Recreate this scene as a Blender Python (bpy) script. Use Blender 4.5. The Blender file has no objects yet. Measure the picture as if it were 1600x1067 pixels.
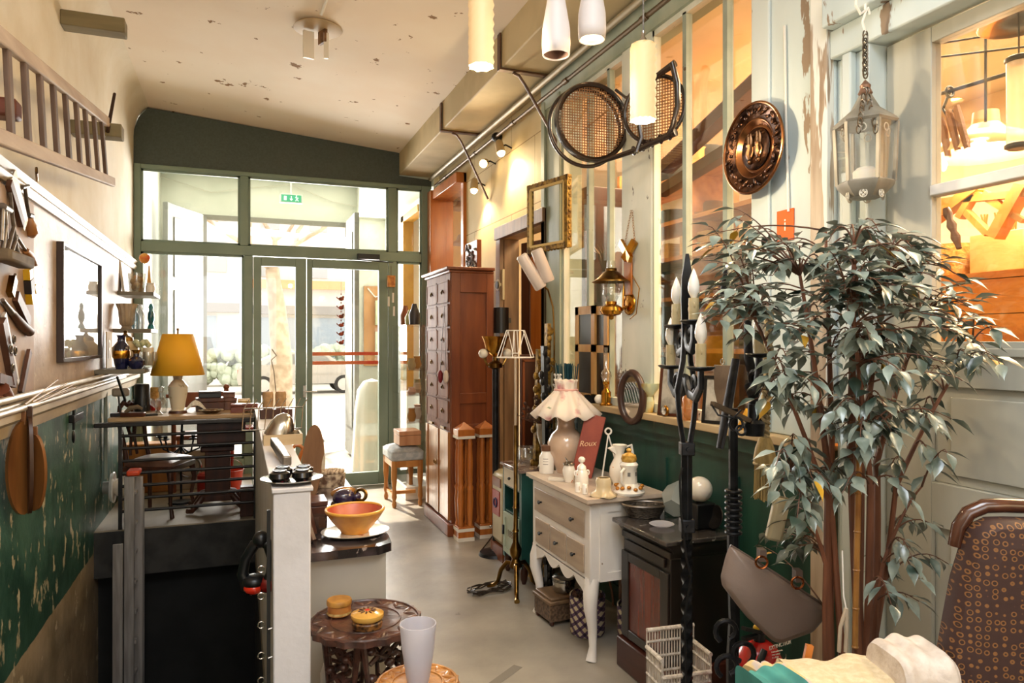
import bpy, bmesh, math, random
from mathutils import Vector, Matrix, Euler
PI = math.pi
random.seed(7)
SC = bpy.context.scene
COL = SC.collection
# ---------------------------------------------------------------- camera, world, sun, daylight, exposure
F, HC = 1108.0, 1.5
TH = math.atan2(425.0, F); S_, C_ = math.sin(TH), math.cos(TH)
cam_d = bpy.data.cameras.new('camera'); cam = bpy.data.objects.new('camera', cam_d); COL.objects.link(cam)
cam.location = (0, 0, HC); cam.rotation_euler = (PI / 2, 0, -TH)
cam_d.sensor_width = 36; cam_d.lens = F / 1600 * 36; cam_d.clip_start = 0.05; cam_d.clip_end = 300
SC.camera = cam
W = bpy.data.worlds.new('world'); SC.world = W; W.use_nodes = True
W.node_tree.nodes['Background'].inputs[0].default_value = (1, 0.97, 0.93, 1)
W.node_tree.nodes['Background'].inputs[1].default_value = 2.2
def lamp(kind, name, loc, energy, color, size=0.1, rot=None, **kw):
    l = bpy.data.lights.new(name, kind); l.energy = energy; l.color = color
    o = bpy.data.objects.new(name, l); COL.objects.link(o); o.location = loc
    if rot: o.rotation_euler = rot
    if kind == 'AREA':
        l.shape = 'RECTANGLE'; l.size = size; l.size_y = kw.get('sy', size)
    elif kind == 'SUN': l.angle = size
    else: l.shadow_soft_size = size
    if kind == 'SPOT': l.spot_size = kw.get('spot', 1.5); l.spot_blend = .6
    return o
sun_dir = Vector((0.27, -1.0, -0.72))
lamp('SUN', 'sun', (0, 12, 10), 10.0, (1, .88, .7), 0.01, sun_dir.to_track_quat('-Z', 'Y').to_euler())
# daylight through the skylight over the near part of the shop, and through the shop's rear window
lamp('AREA', 'skylight', (0.35, 0.15, 3.78), 52, (.82, .91, 1), 1.6, (math.radians(6), 0, 0), sy=1.6)
lamp('AREA', 'rear_window_light', (-0.1, -2.35, 2.0), 4, (.9, .95, 1), 1.6, (math.radians(90), 0, 0), sy=1.8)
# daylight entering at the street opening of the entrance passage
lamp('AREA', 'street_daylight', (0.6, 9.75, 2.2), 260, (1, .96, .9), 2.4, (math.radians(-90), 0, 0), sy=2.0)
# warm light of the room next door
lamp('AREA', 'workshop_ceiling_light', (3.4, 4.0, 3.2), 230, (1, .76, .46), 1.4, (0, 0, 0), sy=4.5)
lamp('AREA', 'workshop_front_light', (3.3, 1.3, 3.2), 110, (1, .74, .42), 1.0, (0, 0, 0), sy=1.5)
SC.view_settings.view_transform = 'Standard'; SC.view_settings.look = 'None'
SC.view_settings.gamma = 1; SC.view_settings.use_curve_mapping = False
SC.view_settings.exposure = 0.55
SC.cycles.use_denoising = True
try: SC.cycles.denoiser = 'OPENIMAGEDENOISE'
except Exception: pass
SC.cycles.max_bounces = 8; SC.cycles.transparent_max_bounces = 24
SC.cycles.caustics_reflective = False; SC.cycles.caustics_refractive = False
SC.cycles.sample_clamp_indirect = 6
# ---------------------------------------------------------------- from a photo point to a place in the room
def onX(u, v, X):
    r = (u - 800) / F; Y = X * (C_ - r * S_) / (S_ + r * C_); d = X * S_ + Y * C_
    return Vector((X, Y, HC - (v - 533) / F * d))
def onY(u, v, Y):
    r = (u - 800) / F; X = Y * (S_ + r * C_) / (C_ - r * S_); d = X * S_ + Y * C_
    return Vector((X, Y, HC - (v - 533) / F * d))
def onZ(u, v, z):
    d = (HC - z) * F / (v - 533); l = (u - 800) / F * d
    return Vector((d * S_ + l * C_, d * C_ - l * S_, z))
def onD(u, v, d):
    l = (u - 800) / F * d
    return Vector((d * S_ + l * C_, d * C_ - l * S_, HC - (v - 533) / F * d))
# ---------------------------------------------------------------- materials
def lin(h):
    h = h.lstrip('#'); r = [int(h[i:i + 2], 16) / 255 for i in (0, 2, 4)]
    return tuple(x / 12.92 if x < .04045 else ((x + .055) / 1.055) ** 2.4 for x in r) + (1,)
_M = {}
def P(name, c1, c2=None, scale=6, rough=.5, metal=0, bump=0, stretch=(1, 1, 1), lo=.38, hi=.62, detail=4, chip=None, chip_t=.66, chip_s=9,
      coat=0, sheen=0, emit=None, es=0, bscale=None, sss=0):
    if name in _M: return _M[name]
    m = bpy.data.materials.new(name); m.use_nodes = True; _M[name] = m
    nt = m.node_tree; N = nt.nodes; L = nt.links; b = N['Principled BSDF']
    b.inputs['Roughness'].default_value = rough; b.inputs['Metallic'].default_value = metal
    b.inputs['Coat Weight'].default_value = coat; b.inputs['Coat Roughness'].default_value = .15
    b.inputs['Base Color'].default_value = lin(c1)
    if sss: b.inputs['Subsurface Weight'].default_value = sss; b.inputs['Subsurface Radius'].default_value = (.02, .015, .01)
    if emit: b.inputs['Emission Color'].default_value = lin(emit); b.inputs['Emission Strength'].default_value = es
    if c2 or bump or chip:
        tc = N.new('ShaderNodeTexCoord'); mp = N.new('ShaderNodeMapping'); mp.inputs['Scale'].default_value = stretch
        L.new(tc.outputs['Object'], mp.inputs['Vector'])
        nz = N.new('ShaderNodeTexNoise'); nz.inputs['Scale'].default_value = scale; nz.inputs['Detail'].default_value = detail
        L.new(mp.outputs[0], nz.inputs['Vector'])
        col = None
        if c2:
            cr = N.new('ShaderNodeValToRGB'); cr.color_ramp.elements[0].position = lo; cr.color_ramp.elements[1].position = hi
            cr.color_ramp.elements[0].color = lin(c1); cr.color_ramp.elements[1].color = lin(c2)
            L.new(nz.outputs[0], cr.inputs[0]); col = cr.outputs[0]
        hgt = nz.outputs[0]
        if chip:
            n2 = N.new('ShaderNodeTexNoise'); n2.inputs['Scale'].default_value = chip_s; n2.inputs['Detail'].default_value = 5; n2.inputs['Roughness'].default_value = .6
            L.new(mp.outputs[0], n2.inputs['Vector'])
            r2 = N.new('ShaderNodeValToRGB'); r2.color_ramp.elements[0].position = chip_t; r2.color_ramp.elements[1].position = chip_t + .015
            L.new(n2.outputs[0], r2.inputs[0])
            mx = N.new('ShaderNodeMix'); mx.data_type = 'RGBA'; L.new(r2.outputs[0], mx.inputs[0])
            if col: L.new(col, mx.inputs[6])
            else: mx.inputs[6].default_value = lin(c1)
            mx.inputs[7].default_value = lin(chip); col = mx.outputs[2]
        if col: L.new(col, b.inputs['Base Color'])
        if bump:
            bp = N.new('ShaderNodeBump'); bp.inputs['Strength'].default_value = bump; bp.inputs['Distance'].default_value = .01
            if bscale:
                n3 = N.new('ShaderNodeTexNoise'); n3.inputs['Scale'].default_value = bscale; n3.inputs['Detail'].default_value = 6
                L.new(mp.outputs[0], n3.inputs['Vector']); hgt = n3.outputs[0]
            L.new(hgt, bp.inputs['Height']); L.new(bp.outputs[0], b.inputs['Normal'])
    return m
def wood(name, c1, c2, axis='z', rough=.45, scale=8, bump=.15, coat=0, chip=None, chip_t=.66):
    st = {'x': (.12, 1, 1), 'y': (1, .12, 1), 'z': (1, 1, .12)}[axis]
    return P(name, c1, c2, scale=scale * 2, rough=rough, stretch=st, lo=.3, hi=.7, detail=8, bump=bump, coat=coat, chip=chip, chip_t=chip_t, chip_s=7)
def glassy(name, tint=(1, 1, 1, 1), gloss=.08, rough=.02, op=0.0, opc='#ffffff'):
    """clear pane: mostly transparent, a share of mirror reflection that grows at grazing angles"""
    if name in _M: return _M[name]
    m = bpy.data.materials.new(name); m.use_nodes = True; _M[name] = m
    nt = m.node_tree; N = nt.nodes; L = nt.links; N.remove(N['Principled BSDF'])
    out = N['Material Output']; t = N.new('ShaderNodeBsdfTransparent'); t.inputs[0].default_value = tint
    g = N.new('ShaderNodeBsdfGlossy'); g.inputs['Roughness'].default_value = rough
    lw = N.new('ShaderNodeLayerWeight'); lw.inputs[0].default_value = .35
    mr = N.new('ShaderNodeMapRange'); mr.inputs[3].default_value = gloss; mr.inputs[4].default_value = min(.75, gloss + .45)
    L.new(lw.outputs['Facing'], mr.inputs[0])
    mx = N.new('ShaderNodeMixShader'); L.new(mr.outputs[0], mx.inputs[0]); L.new(t.outputs[0], mx.inputs[1]); L.new(g.outputs[0], mx.inputs[2])
    last = mx
    if op:
        d = N.new('ShaderNodeBsdfTranslucent'); d.inputs[0].default_value = lin(opc)
        d2 = N.new('ShaderNodeBsdfDiffuse'); d2.inputs[0].default_value = lin(opc)
        a = N.new('ShaderNodeMixShader'); a.inputs[0].default_value = .5; L.new(d.outputs[0], a.inputs[1]); L.new(d2.outputs[0], a.inputs[2])
        z = N.new('ShaderNodeMixShader'); z.inputs[0].default_value = op; L.new(mx.outputs[0], z.inputs[1]); L.new(a.outputs[0], z.inputs[2]); last = z
    L.new(last.outputs[0], out.inputs[0])
    return m
def emis(name, c, s):
    if name in _M: return _M[name]
    m = bpy.data.materials.new(name); m.use_nodes = True; _M[name] = m
    b = m.node_tree.nodes['Principled BSDF']; b.inputs['Base Color'].default_value = lin(c)
    b.inputs['Emission Color'].default_value = lin(c); b.inputs['Emission Strength'].default_value = s
    return m
# ---------------------------------------------------------------- mesh builder
def frame_of(a, b):
    d = (Vector(b) - Vector(a)).normalized()
    up = Vector((0, 0, 1)) if abs(d.z) < .95 else Vector((1, 0, 0))
    x = d.cross(up).normalized(); return x, x.cross(d).normalized()
class MB:
    def __init__(s, M=None): s.bm = bmesh.new(); s.M = M or Matrix()
    def add(s, vs, fs, smooth=False):
        V = [s.bm.verts.new(s.M @ Vector(v)) for v in vs]
        for f in fs:
            try:
                q = s.bm.faces.new([V[i] for i in f]); q.smooth = smooth
            except ValueError: pass
        return s
    def bx(s, x0, x1, y0, y1, z0, z1):
        x0, x1 = sorted((x0, x1)); y0, y1 = sorted((y0, y1)); z0, z1 = sorted((z0, z1))
        v = [(x, y, z) for z in (z0, z1) for x, y in ((x0, y0), (x1, y0), (x1, y1), (x0, y1))]
        return s.add(v, [(3, 2, 1, 0), (4, 5, 6, 7), (0, 1, 5, 4), (1, 2, 6, 5), (2, 3, 7, 6), (3, 0, 4, 7)])
    def box(s, c, d, R=None):
        c = Vector(c); v = []
        for z in (-1, 1):
            for x, y in ((-1, -1), (1, -1), (1, 1), (-1, 1)):
                p = Vector((x * d[0] / 2, y * d[1] / 2, z * d[2] / 2))
                if R is not None: p = R @ p
                v.append(c + p)
        return s.add(v, [(3, 2, 1, 0), (4, 5, 6, 7), (0, 1, 5, 4), (1, 2, 6, 5), (2, 3, 7, 6), (3, 0, 4, 7)])
    def bar(s, a, b, w, t, side=None):
        """rectangular bar from a to b, w wide along side, t the other way"""
        a = Vector(a); b = Vector(b); d = (b - a).normalized()
        x = Vector(side).normalized() if side else frame_of(a, b)[0]
        y = d.cross(x).normalized(); x = y.cross(d).normalized(); v = []
        for p in (a, b):
            for i, j in ((-1, -1), (1, -1), (1, 1), (-1, 1)): v.append(p + x * w / 2 * i + y * t / 2 * j)
        return s.add(v, [(3, 2, 1, 0), (4, 5, 6, 7), (0, 1, 5, 4), (1, 2, 6, 5), (2, 3, 7, 6), (3, 0, 4, 7)])
    def tube(s, pts, r, n=8, closed=False, flat=None):
        pts = [Vector(p) for p in pts]; k = len(pts)
        rs = r if isinstance(r, (list, tuple)) else [r] * k
        V = []; prev = None
        for i, p in enumerate(pts):
            if closed: d = pts[(i + 1) % k] - pts[i - 1]
            else: d = pts[min(i + 1, k - 1)] - pts[max(i - 1, 0)]
            d.normalize()
            if prev is None:
                up = Vector((0, 0, 1)) if abs(d.z) < .95 else Vector((1, 0, 0)); x = d.cross(up).normalized()
            else:
                x = prev - d * prev.dot(d)
                x = x.normalized() if x.length > 1e-6 else frame_of(p, p + d)[0]
            prev = x; y = d.cross(x)
            for j in range(n):
                a = 2 * PI * j / n; V.append(p + x * math.cos(a) * rs[i] + y * math.sin(a) * rs[i] * (flat or 1))
        fs = []
        for i in range(k if closed else k - 1):
            i2 = (i + 1) % k
            for j in range(n): fs.append((i * n + j, i * n + (j + 1) % n, i2 * n + (j + 1) % n, i2 * n + j))
        s.add(V, fs, True)
        if not closed:
            s.add(V[:n], [tuple(range(n))[::-1]]); s.add(V[-n:], [tuple(range(n))])
        return s
    def cyl(s, a, b, r, r2=None, n=20): return s.tube([a, b], [r, r if r2 is None else r2], n)
    def lathe(s, prof, c=(0, 0, 0), n=28, R=None, wav=0, wn=8, caps=True, sx=1, sy=1, a0=0, a1=2 * PI):
        c = Vector(c); V = []; full = abs(a1 - a0 - 2 * PI) < 1e-6; nn = n if full else n + 1
        for q in prof:
            r, z = q[0], q[1]; w = q[2] if len(q) > 2 else 0
            for j in range(nn):
                a = a0 + (a1 - a0) * j / n; rr = max(r, 1e-5) * (1 + w * math.cos(wn * a))
                p = Vector((rr * math.cos(a) * sx, rr * math.sin(a) * sy, z + (q[3] * math.cos(wn * a) if len(q) > 3 else 0)))
                V.append(c + (R @ p if R is not None else p))
        fs = []
        for i in range(len(prof) - 1):
            for j in range(n if full else n): fs.append((i * nn + j, i * nn + (j + 1) % nn if full else i * nn + j + 1, (i + 1) * nn + (j + 1) % nn if full else (i + 1) * nn + j + 1, (i + 1) * nn + j))
        s.add(V, fs, True)
        if caps and full:
            if prof[0][0] > .001: s.add(V[:nn], [tuple(range(nn))[::-1]])
            if prof[-1][0] > .001: s.add(V[-nn:], [tuple(range(nn))])
        return s
    def sph(s, c, r, sx=1, sy=1, sz=1, n=16, R=None):
        k = max(6, n // 2)
        return s.lathe([(r * math.sin(PI * i / k), -r * math.cos(PI * i / k) * sz) for i in range(k + 1)], c, n, R, sx=sx, sy=sy, caps=False)
    def prism(s, poly, t, R=None, c=(0, 0, 0), smooth=False):
        """poly in local XY, thickness t along local +Z"""
        c = Vector(c); n = len(poly); V = []
        for z in (0, t):
            for x, y in poly:
                p = Vector((x, y, z)); V.append(c + (R @ p if R is not None else p))
        s.add(V, [tuple(range(n))[::-1], tuple(range(n, 2 * n))])
        s.add(V, [(i, (i + 1) % n, n + (i + 1) % n, n + i) for i in range(n)], smooth)
        return s
    def ring(s, c, R_, r, Rm=None, n=28, m=8, sx=1, sy=1):
        pts = []
        for i in range(n):
            a = 2 * PI * i / n; p = Vector((math.cos(a) * R_ * sx, math.sin(a) * R_ * sy, 0))
            pts.append(Vector(c) + (Rm @ p if Rm is not None else p))
        return s.tube(pts, r, m, True)
    def sheet(s, fn, nu, nv, smooth=True):
        V = [fn(i / nu, j / nv) for i in range(nu + 1) for j in range(nv + 1)]
        return s.add(V, [(i * (nv + 1) + j, (i + 1) * (nv + 1) + j, (i + 1) * (nv + 1) + j + 1, i * (nv + 1) + j + 1) for i in range(nu) for j in range(nv)], smooth)
    def link(s, name, m, parent=None, bevel=0, solid=0, label=None, sub=0, loc=None):
        bmesh.ops.remove_doubles(s.bm, verts=s.bm.verts, dist=1e-6) if solid else None
        bmesh.ops.recalc_face_normals(s.bm, faces=s.bm.faces)
        me = bpy.data.meshes.new(name); s.bm.to_mesh(me); s.bm.free()
        me.set_sharp_from_angle(angle=math.radians(38))
        if isinstance(m, (list, tuple)):
            for q in m: me.materials.append(q)
        else: me.materials.append(m)
        o = bpy.data.objects.new(name, me); COL.objects.link(o)
        if parent: o.parent = parent
        if loc: o.location = loc
        if bevel:
            b = o.modifiers.new('bevel', 'BEVEL'); b.width = bevel; b.segments = 2; b.limit_method = 'ANGLE'; b.angle_limit = .7
        if solid:
            b = o.modifiers.new('solid', 'SOLIDIFY'); b.thickness = solid; b.offset = 0
        if sub:
            b = o.modifiers.new('sub', 'SUBSURF'); b.levels = sub; b.render_levels = sub
        if label: o['label'] = label
        return o
def Rz(a): return Matrix.Rotation(a, 3, 'Z')
def Rx(a): return Matrix.Rotation(a, 3, 'X')
def Ry(a): return Matrix.Rotation(a, 3, 'Y')
def D(a): return math.radians(a)
def tag(o, label, cat, group=None, kind=None):
    o['label'] = label; o['category'] = cat
    if group: o['group'] = group
    if kind: o['kind'] = kind
    return o
def thing(name, label, cat, loc=(0, 0, 0), rz=0, group=None):
    o = bpy.data.objects.new(name, None); COL.objects.link(o); o.location = loc; o.rotation_euler = (0, 0, rz); o.empty_display_size = .05
    return tag(o, label, cat, group)
def struct(name, mb, m, parent=None, **k):
    o = mb.link(name, m, parent, **k)
    if parent is None: o['kind'] = 'structure'
    return o
def kids(o, allo): return [c for c in allo if c.parent == o]
def dup(root, loc, label, rz=None, group=None, scale=None):
    allo = list(COL.objects); r = root.copy(); COL.objects.link(r); r.location = loc; r['label'] = label
    if rz is not None: r.rotation_euler = (0, 0, rz)
    if group: r['group'] = group
    if scale: r.scale = (scale,) * 3
    for ch in kids(root, allo):
        c = ch.copy(); COL.objects.link(c); c.parent = r
        for g in kids(ch, allo):
            d = g.copy(); COL.objects.link(d); d.parent = c
    return r
def text(txt, size, m, loc, R, parent=None, name='lettering', ext=.0008, align='CENTER'):
    c = bpy.data.curves.new(name, 'FONT'); c.body = txt; c.size = size; c.extrude = ext; c.align_x = align; c.align_y = 'CENTER'
    q = bpy.data.objects.new('tmp', c); COL.objects.link(q); bpy.context.view_layer.update()
    me = bpy.data.meshes.new_from_object(q.evaluated_get(bpy.context.evaluated_depsgraph_get())); bpy.data.objects.remove(q)
    me.name = name; me.materials.clear(); me.materials.append(m)
    me.transform(Matrix.Translation(Vector(loc)) @ R.to_4x4())
    o = bpy.data.objects.new(name, me); COL.objects.link(o)
    if parent: o.parent = parent
    return o
# faces of signs: text read by someone looking along +Y / towards +X / from the camera
R_FRONT = Matrix(((1, 0, 0), (0, 0, -1), (0, 1, 0)))         # faces -Y
R_LEFT = Matrix(((0, 0, -1), (-1, 0, 0), (0, 1, 0)))          # faces -X
R_CAM = Rz(-TH) @ R_FRONT
# ---------------------------------------------------------------- shared materials
M = {}
M['cream'] = P('cream_plaster', '#e3d5b9', '#d3c3a2', scale=2.2, rough=.75, bump=.15, bscale=9)
M['green'] = P('sage_frame_paint', '#788b7c', '#809384', scale=3, rough=.45)
M['dkgreen'] = P('dark_grey_green_panel', '#454e49', '#4b5550', scale=60, rough=.7, chip='#8d8f80', chip_t=.79, chip_s=30)
M['panegl'] = glassy('window_glass', gloss=.05)
M['postw'] = P('pale_green_white_paint', '#dddccf', '#c9cdc0', scale=4, rough=.5, stretch=(1, 1, .5), chip='#4f4436', chip_t=.655, chip_s=13, bump=.1)
M['postg'] = P('green_grey_worn_paint', '#8f9a88', '#a6ad9a', scale=5, rough=.5, stretch=(1, 1, .4), chip='#4a3c2c', chip_t=.68, chip_s=9, bump=.1)
M['blueg'] = P('blue_white_worn_paint', '#cfd8d8', '#bccaca', scale=3, rough=.5, stretch=(1, 1, .3), chip='#8d7a66', chip_t=.63, chip_s=8, bump=.15)
M['mull'] = P('grey_green_bar_paint', '#858f82', '#9aa396', scale=6, rough=.5, chip='#5a4a38', chip_t=.68, chip_s=12)
M['wainsc'] = P('dark_green_wainscot', '#18362e', '#234a3e', scale=9, rough=.4, stretch=(1, 1, .3), chip='#6b6a4c', chip_t=.7, chip_s=14, bump=.2)
M['orange'] = wood('orange_varnished_wood', '#a4581d', '#c27630', rough=.35, coat=.3)
M['dkwood'] = wood('dark_brown_wood', '#35190d', '#552b16', rough=.4)
M['redwood'] = wood('red_brown_oak', '#6a3216', '#8a4a22', rough=.4, coat=.15)
M['oldwood'] = wood('grey_old_wood', '#7a6a52', '#5c4c38', axis='x', rough=.8)
M['black'] = P('black_paint', '#0c0d0f', rough=.35)
M['blackiron'] = P('black_wrought_iron', '#17181c', '#24262b', scale=30, rough=.38, metal=.6, bump=.2)
M['brass'] = P('aged_brass', '#8a6a34', '#553c1c', scale=12, rough=.28, metal=1)
M['gold'] = P('bright_brass', '#d19a3c', '#a8702a', scale=12, rough=.2, metal=1)
M['gilt'] = P('gilded_wood', '#a8863c', '#5e431c', scale=40, rough=.45, metal=.6, bump=.6)
M['steel'] = P('polished_steel', '#b9b6b0', rough=.22, metal=1)
M['white'] = P('white_paint', '#e8e4de', '#dcd7cf', scale=5, rough=.5)
M['porc'] = P('white_porcelain', '#efeae0', rough=.15, coat=.5)
M['clear'] = glassy('clear_glassware', gloss=.18, tint=(.96, .97, .96, 1))
M['frost'] = glassy('frosted_glass', gloss=.1, rough=.3, op=.75, opc='#e4e4ee')
M['mirror'] = P('mirror_silver', '#d8d4cc', rough=.03, metal=1)
M['conduit'] = P('grey_conduit', '#a89c84', rough=.45, metal=.3)
# ================================================================ THE SETTING
XL, XR, YE = -0.93, 2.0, 7.5
# --- left wall: peeling green dado, worn gloss panel above it, cream plaster on top
def left_wall_mat():
    m = bpy.data.materials.new('left_wall_paint'); m.use_nodes = True; nt = m.node_tree; N = nt.nodes; L = nt.links; b = N['Principled BSDF']
    g = N.new('ShaderNodeTexCoord'); sp = N.new('ShaderNodeSeparateXYZ'); L.new(g.outputs['Object'], sp.inputs[0])
    def noise(s, d=5, st=(1, 1, 1)):
        mp = N.new('ShaderNodeMapping'); mp.inputs['Scale'].default_value = st; L.new(g.outputs['Object'], mp.inputs[0])
        n = N.new('ShaderNodeTexNoise'); n.inputs['Scale'].default_value = s; n.inputs['Detail'].default_value = d; n.inputs['Roughness'].default_value = .6
        L.new(mp.outputs[0], n.inputs[0]); return n.outputs[0]
    def ramp(x, a, b_, c1, c2):
        r = N.new('ShaderNodeValToRGB'); r.color_ramp.elements[0].position = a; r.color_ramp.elements[1].position = b_
        r.color_ramp.elements[0].color = lin(c1); r.color_ramp.elements[1].color = lin(c2); L.new(x, r.inputs[0]); return r.outputs[0]
    def mix(f, a, b_):
        x = N.new('ShaderNodeMix'); x.data_type = 'RGBA'; L.new(f, x.inputs[0]); L.new(a, x.inputs[6]); L.new(b_, x.inputs[7]); return x.outputs[2]
    def above(z, wob=0):
        src = sp.outputs[2]
        if wob:
            a = N.new('ShaderNodeMath'); a.operation = 'MULTIPLY_ADD'; L.new(noise(7), a.inputs[0]); a.inputs[1].default_value = wob; L.new(src, a.inputs[2]); src = a.outputs[0]; z += wob * .5
        k = N.new('ShaderNodeMath'); k.operation = 'GREATER_THAN'; L.new(src, k.inputs[0]); k.inputs[1].default_value = z; return k.outputs[0]
    green = ramp(noise(3.5), .35, .65, '#17392c', '#3d6252')
    green = mix(ramp(noise(11, 6, (1, 1, .55)), .60, .615, '#000000', '#ffffff'), green, ramp(noise(20), .4, .6, '#a39677', '#c4b897'))
    low = ramp(noise(4), .35, .65, '#b9a486', '#8f7d5f')
    low = mix(ramp(noise(6), .6, .63, '#000000', '#ffffff'), low, ramp(noise(3), .4, .6, '#e2d5bd', '#cdbd9e'))
    mid = ramp(noise(5), .35, .65, '#c9b6a4', '#a8917e')
    mid = mix(ramp(noise(14, 6), .62, .66, '#000000', '#ffffff'), mid, ramp(noise(8), .4, .6, '#947c66', '#d8c9b4'))
    up = ramp(noise(2.2), .35, .65, '#f0e8d6', '#e4d8be')
    c = mix(above(.06, .03), low, green); c = mix(above(1.16), c, mid); c = mix(above(2.24), c, up)
    L.new(c, b.inputs['Base Color']); b.inputs['Specular IOR Level'].default_value = .28
    k = N.new('ShaderNodeMix'); L.new(above(2.24), k.inputs[0]); k.inputs[2].default_value = .45; k.inputs[3].default_value = .75; L.new(k.outputs[0], b.inputs['Roughness'])
    bp = N.new('ShaderNodeBump'); bp.inputs['Strength'].default_value = .35; bp.inputs['Distance'].default_value = .01; L.new(noise(12, 6), bp.inputs['Height']); L.new(bp.outputs[0], b.inputs['Normal'])
    return m
prof = [(XL, -2.6)] + [(XL, 3.42)] + [(XL + .13 * (1 - math.cos(a)), 3.42 + .29 * math.sin(a)) for a in (.35, .7, 1.0, 1.3, PI / 2)] + [(XL - .25, 3.9), (XL - .25, -2.6)]
# prism in XZ extruded along +Y
R_XZ = Matrix(((1, 0, 0), (0, 0, -1), (0, 1, 0)))
struct('wall_left', MB().prism(prof, 10.1, R_XZ, (0, YE + .02, 0), True), left_wall_mat())
lr = P('aged_moulding_paint', '#cfc0a4', '#a8957a', scale=6, rough=.35, stretch=(1, .3, 1), chip='#6a4e38', chip_t=.68, chip_s=12, bump=.15)
mb = MB(); mb.prism([(XL, 1.10), (XL + .025, 1.10), (XL + .035, 1.15), (XL + .06, 1.17), (XL + .06, 1.2), (XL, 1.2)], 9.9, R_XZ, (0, YE, 0)); struct('trim_1', mb, lr)
mb = MB(); mb.prism([(XL, 2.17), (XL + .015, 2.17), (XL + .035, 2.2), (XL + .02, 2.22), (XL + .04, 2.245), (XL, 2.26)], 9.9, R_XZ, (0, YE, 0)); struct('trim_2', mb, lr)
# --- ceiling, with the skylight opening over the near part of the shop
cm = P('stained_ceiling_plaster', '#f3e7d5', '#efdfca', scale=1.4, rough=.85, chip='#8a6436', chip_t=.66, chip_s=7, bump=.25, bscale=3)
def cz(x): return 3.71 - (x + .8) / 2.4 * .21
mb = MB()
def slab(x0, x1, y0, y1):
    v = [(x, y, cz(x) + dz) for dz in (0, .15) for x, y in ((x0, y0), (x1, y0), (x1, y1), (x0, y1))]
    mb.add(v, [(3, 2, 1, 0), (4, 5, 6, 7), (0, 1, 5, 4), (1, 2, 6, 5), (2, 3, 7, 6), (3, 0, 4, 7)])
slab(-.82, 2.3, 1.0, YE + .02); slab(-.82, 2.3, -2.6, -1.2); slab(-.82, -.5, -1.2, 1.0); slab(1.2, 2.3, -1.2, 1.0)
struct('ceiling', mb, cm)
# --- floors: shop floor, raised landing above the stairwell, stairwell shaft
fl = P('worn_concrete_floor', '#7f786d', '#a69d8f', scale=2.6, rough=.38, bump=.2, bscale=18, chip='#6f675b', chip_t=.69, chip_s=5, detail=9, lo=.3, hi=.7)
mb = MB(); mb.bx(.105, 5.2, 1.9, YE + .05, -.12, 0); mb.bx(-1.1, 5.2, -2.6, 1.9, -.12, 0)
mb.bx(-1.0, 2.3, YE + .05, 9.95, -.14, -.02)
struct('floor', mb, fl)
struct('trim_10', MB().bar((.62, 2.62, .0005), (1.2, 3.05, .0005), .001, .045, (0, 0, 1)), P('floor_seam', '#7a7266', rough=.8))
mb = MB(); mb.bx(XL, .105, 5.55, YE + .02, .08, .2); struct('floor_2', mb, P('landing_boards', '#8b7d68', '#a3947c', scale=5, rough=.5, stretch=(1, .2, 1)))
struct('trim_3', MB().bx(XL, .105, 5.53, 5.549, -.12, .19), P('landing_edge_concrete', '#3a3835', '#2a2926', scale=8, rough=.8, bump=.3))
pit = P('stairwell_shade', '#1a1917', '#100f0e', scale=5, rough=.85, bump=.3)  # near-black colour carries the shade of the unlit stairwell void
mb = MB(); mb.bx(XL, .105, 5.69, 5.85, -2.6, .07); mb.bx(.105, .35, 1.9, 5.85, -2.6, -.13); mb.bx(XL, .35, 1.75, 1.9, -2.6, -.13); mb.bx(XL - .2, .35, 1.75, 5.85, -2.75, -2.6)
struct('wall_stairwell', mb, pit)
# stairs going down
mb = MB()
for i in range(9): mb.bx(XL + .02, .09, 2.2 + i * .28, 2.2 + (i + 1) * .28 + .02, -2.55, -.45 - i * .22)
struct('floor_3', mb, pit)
# --- white half wall with its end pillar, beside the stairwell
hw = P('half_wall_white_paint', '#d9d5d6', '#c9c4c2', scale=3, rough=.6, bump=.25, bscale=16, chip='#8a8178', chip_t=.74, chip_s=12)
mb = MB(); mb.bx(.105, .228, 2.53, 6.3, 0, .985); struct('wall_divider', mb, hw, bevel=.006)
mb = MB(); mb.bx(.10, .236, 2.525, 5.9, .985, 1.0); struct('trim_4', mb, hw, bevel=.003)
# --- end wall: dark panel, sage green steel glazing, double door
def zf(u, v): return onY(u, v, YE).z
def xf(u): return onY(u, 500, YE).x
zt0, zt1 = zf(215, 256.5), zf(222, 264)
zm0, zm1 = zf(222, 377), zf(222, 393)         # the transom bar
mb = MB()
poly = [(XL, zt0 - .02), (XL, 3.47), (XL + .04, 3.6), (XL + .12, 3.70), (1.58, cz(1.58)), (1.58, 3.26), (1.93, 3.24), (1.93, zt0 - .02)]
mb.prism(poly, .06, R_XZ, (0, YE + .02, 0)); struct('wall_end', mb, M['dkgreen'])
xs = dict(L0=xf(210), L1=xf(221), m0=xf(375), m1=xf(388), j0=xf(381), j1=xf(395), r0=xf(605), r1=xf(618), R0=xf(657), R1=xf(668.5))
mb = MB(); Y0, Y1 = YE - .06, YE + .06
mb.bx(xs['L0'], xs['L1'], Y0, Y1, 0, zt0); mb.bx(xs['R0'], xs['R1'] + .02, Y0, Y1, 0, zt0)
mb.bx(xs['L1'], xs['R0'], Y0, Y1, zt1, zt0); mb.bx(xs['L1'], xs['R0'], Y0, Y1, zm1, zm0)
mb.bx(xs['m0'], xs['m1'], Y0, Y1, zm0, zt1); mb.bx(xs['r0'], xs['r1'], Y0, Y1, zm0, zt1)
mb.bx(xs['j0'], xs['j1'], Y0, Y1, 0, zm1); mb.bx(xs['r0'], xs['r1'], Y0, Y1, 0, zm1)
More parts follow.
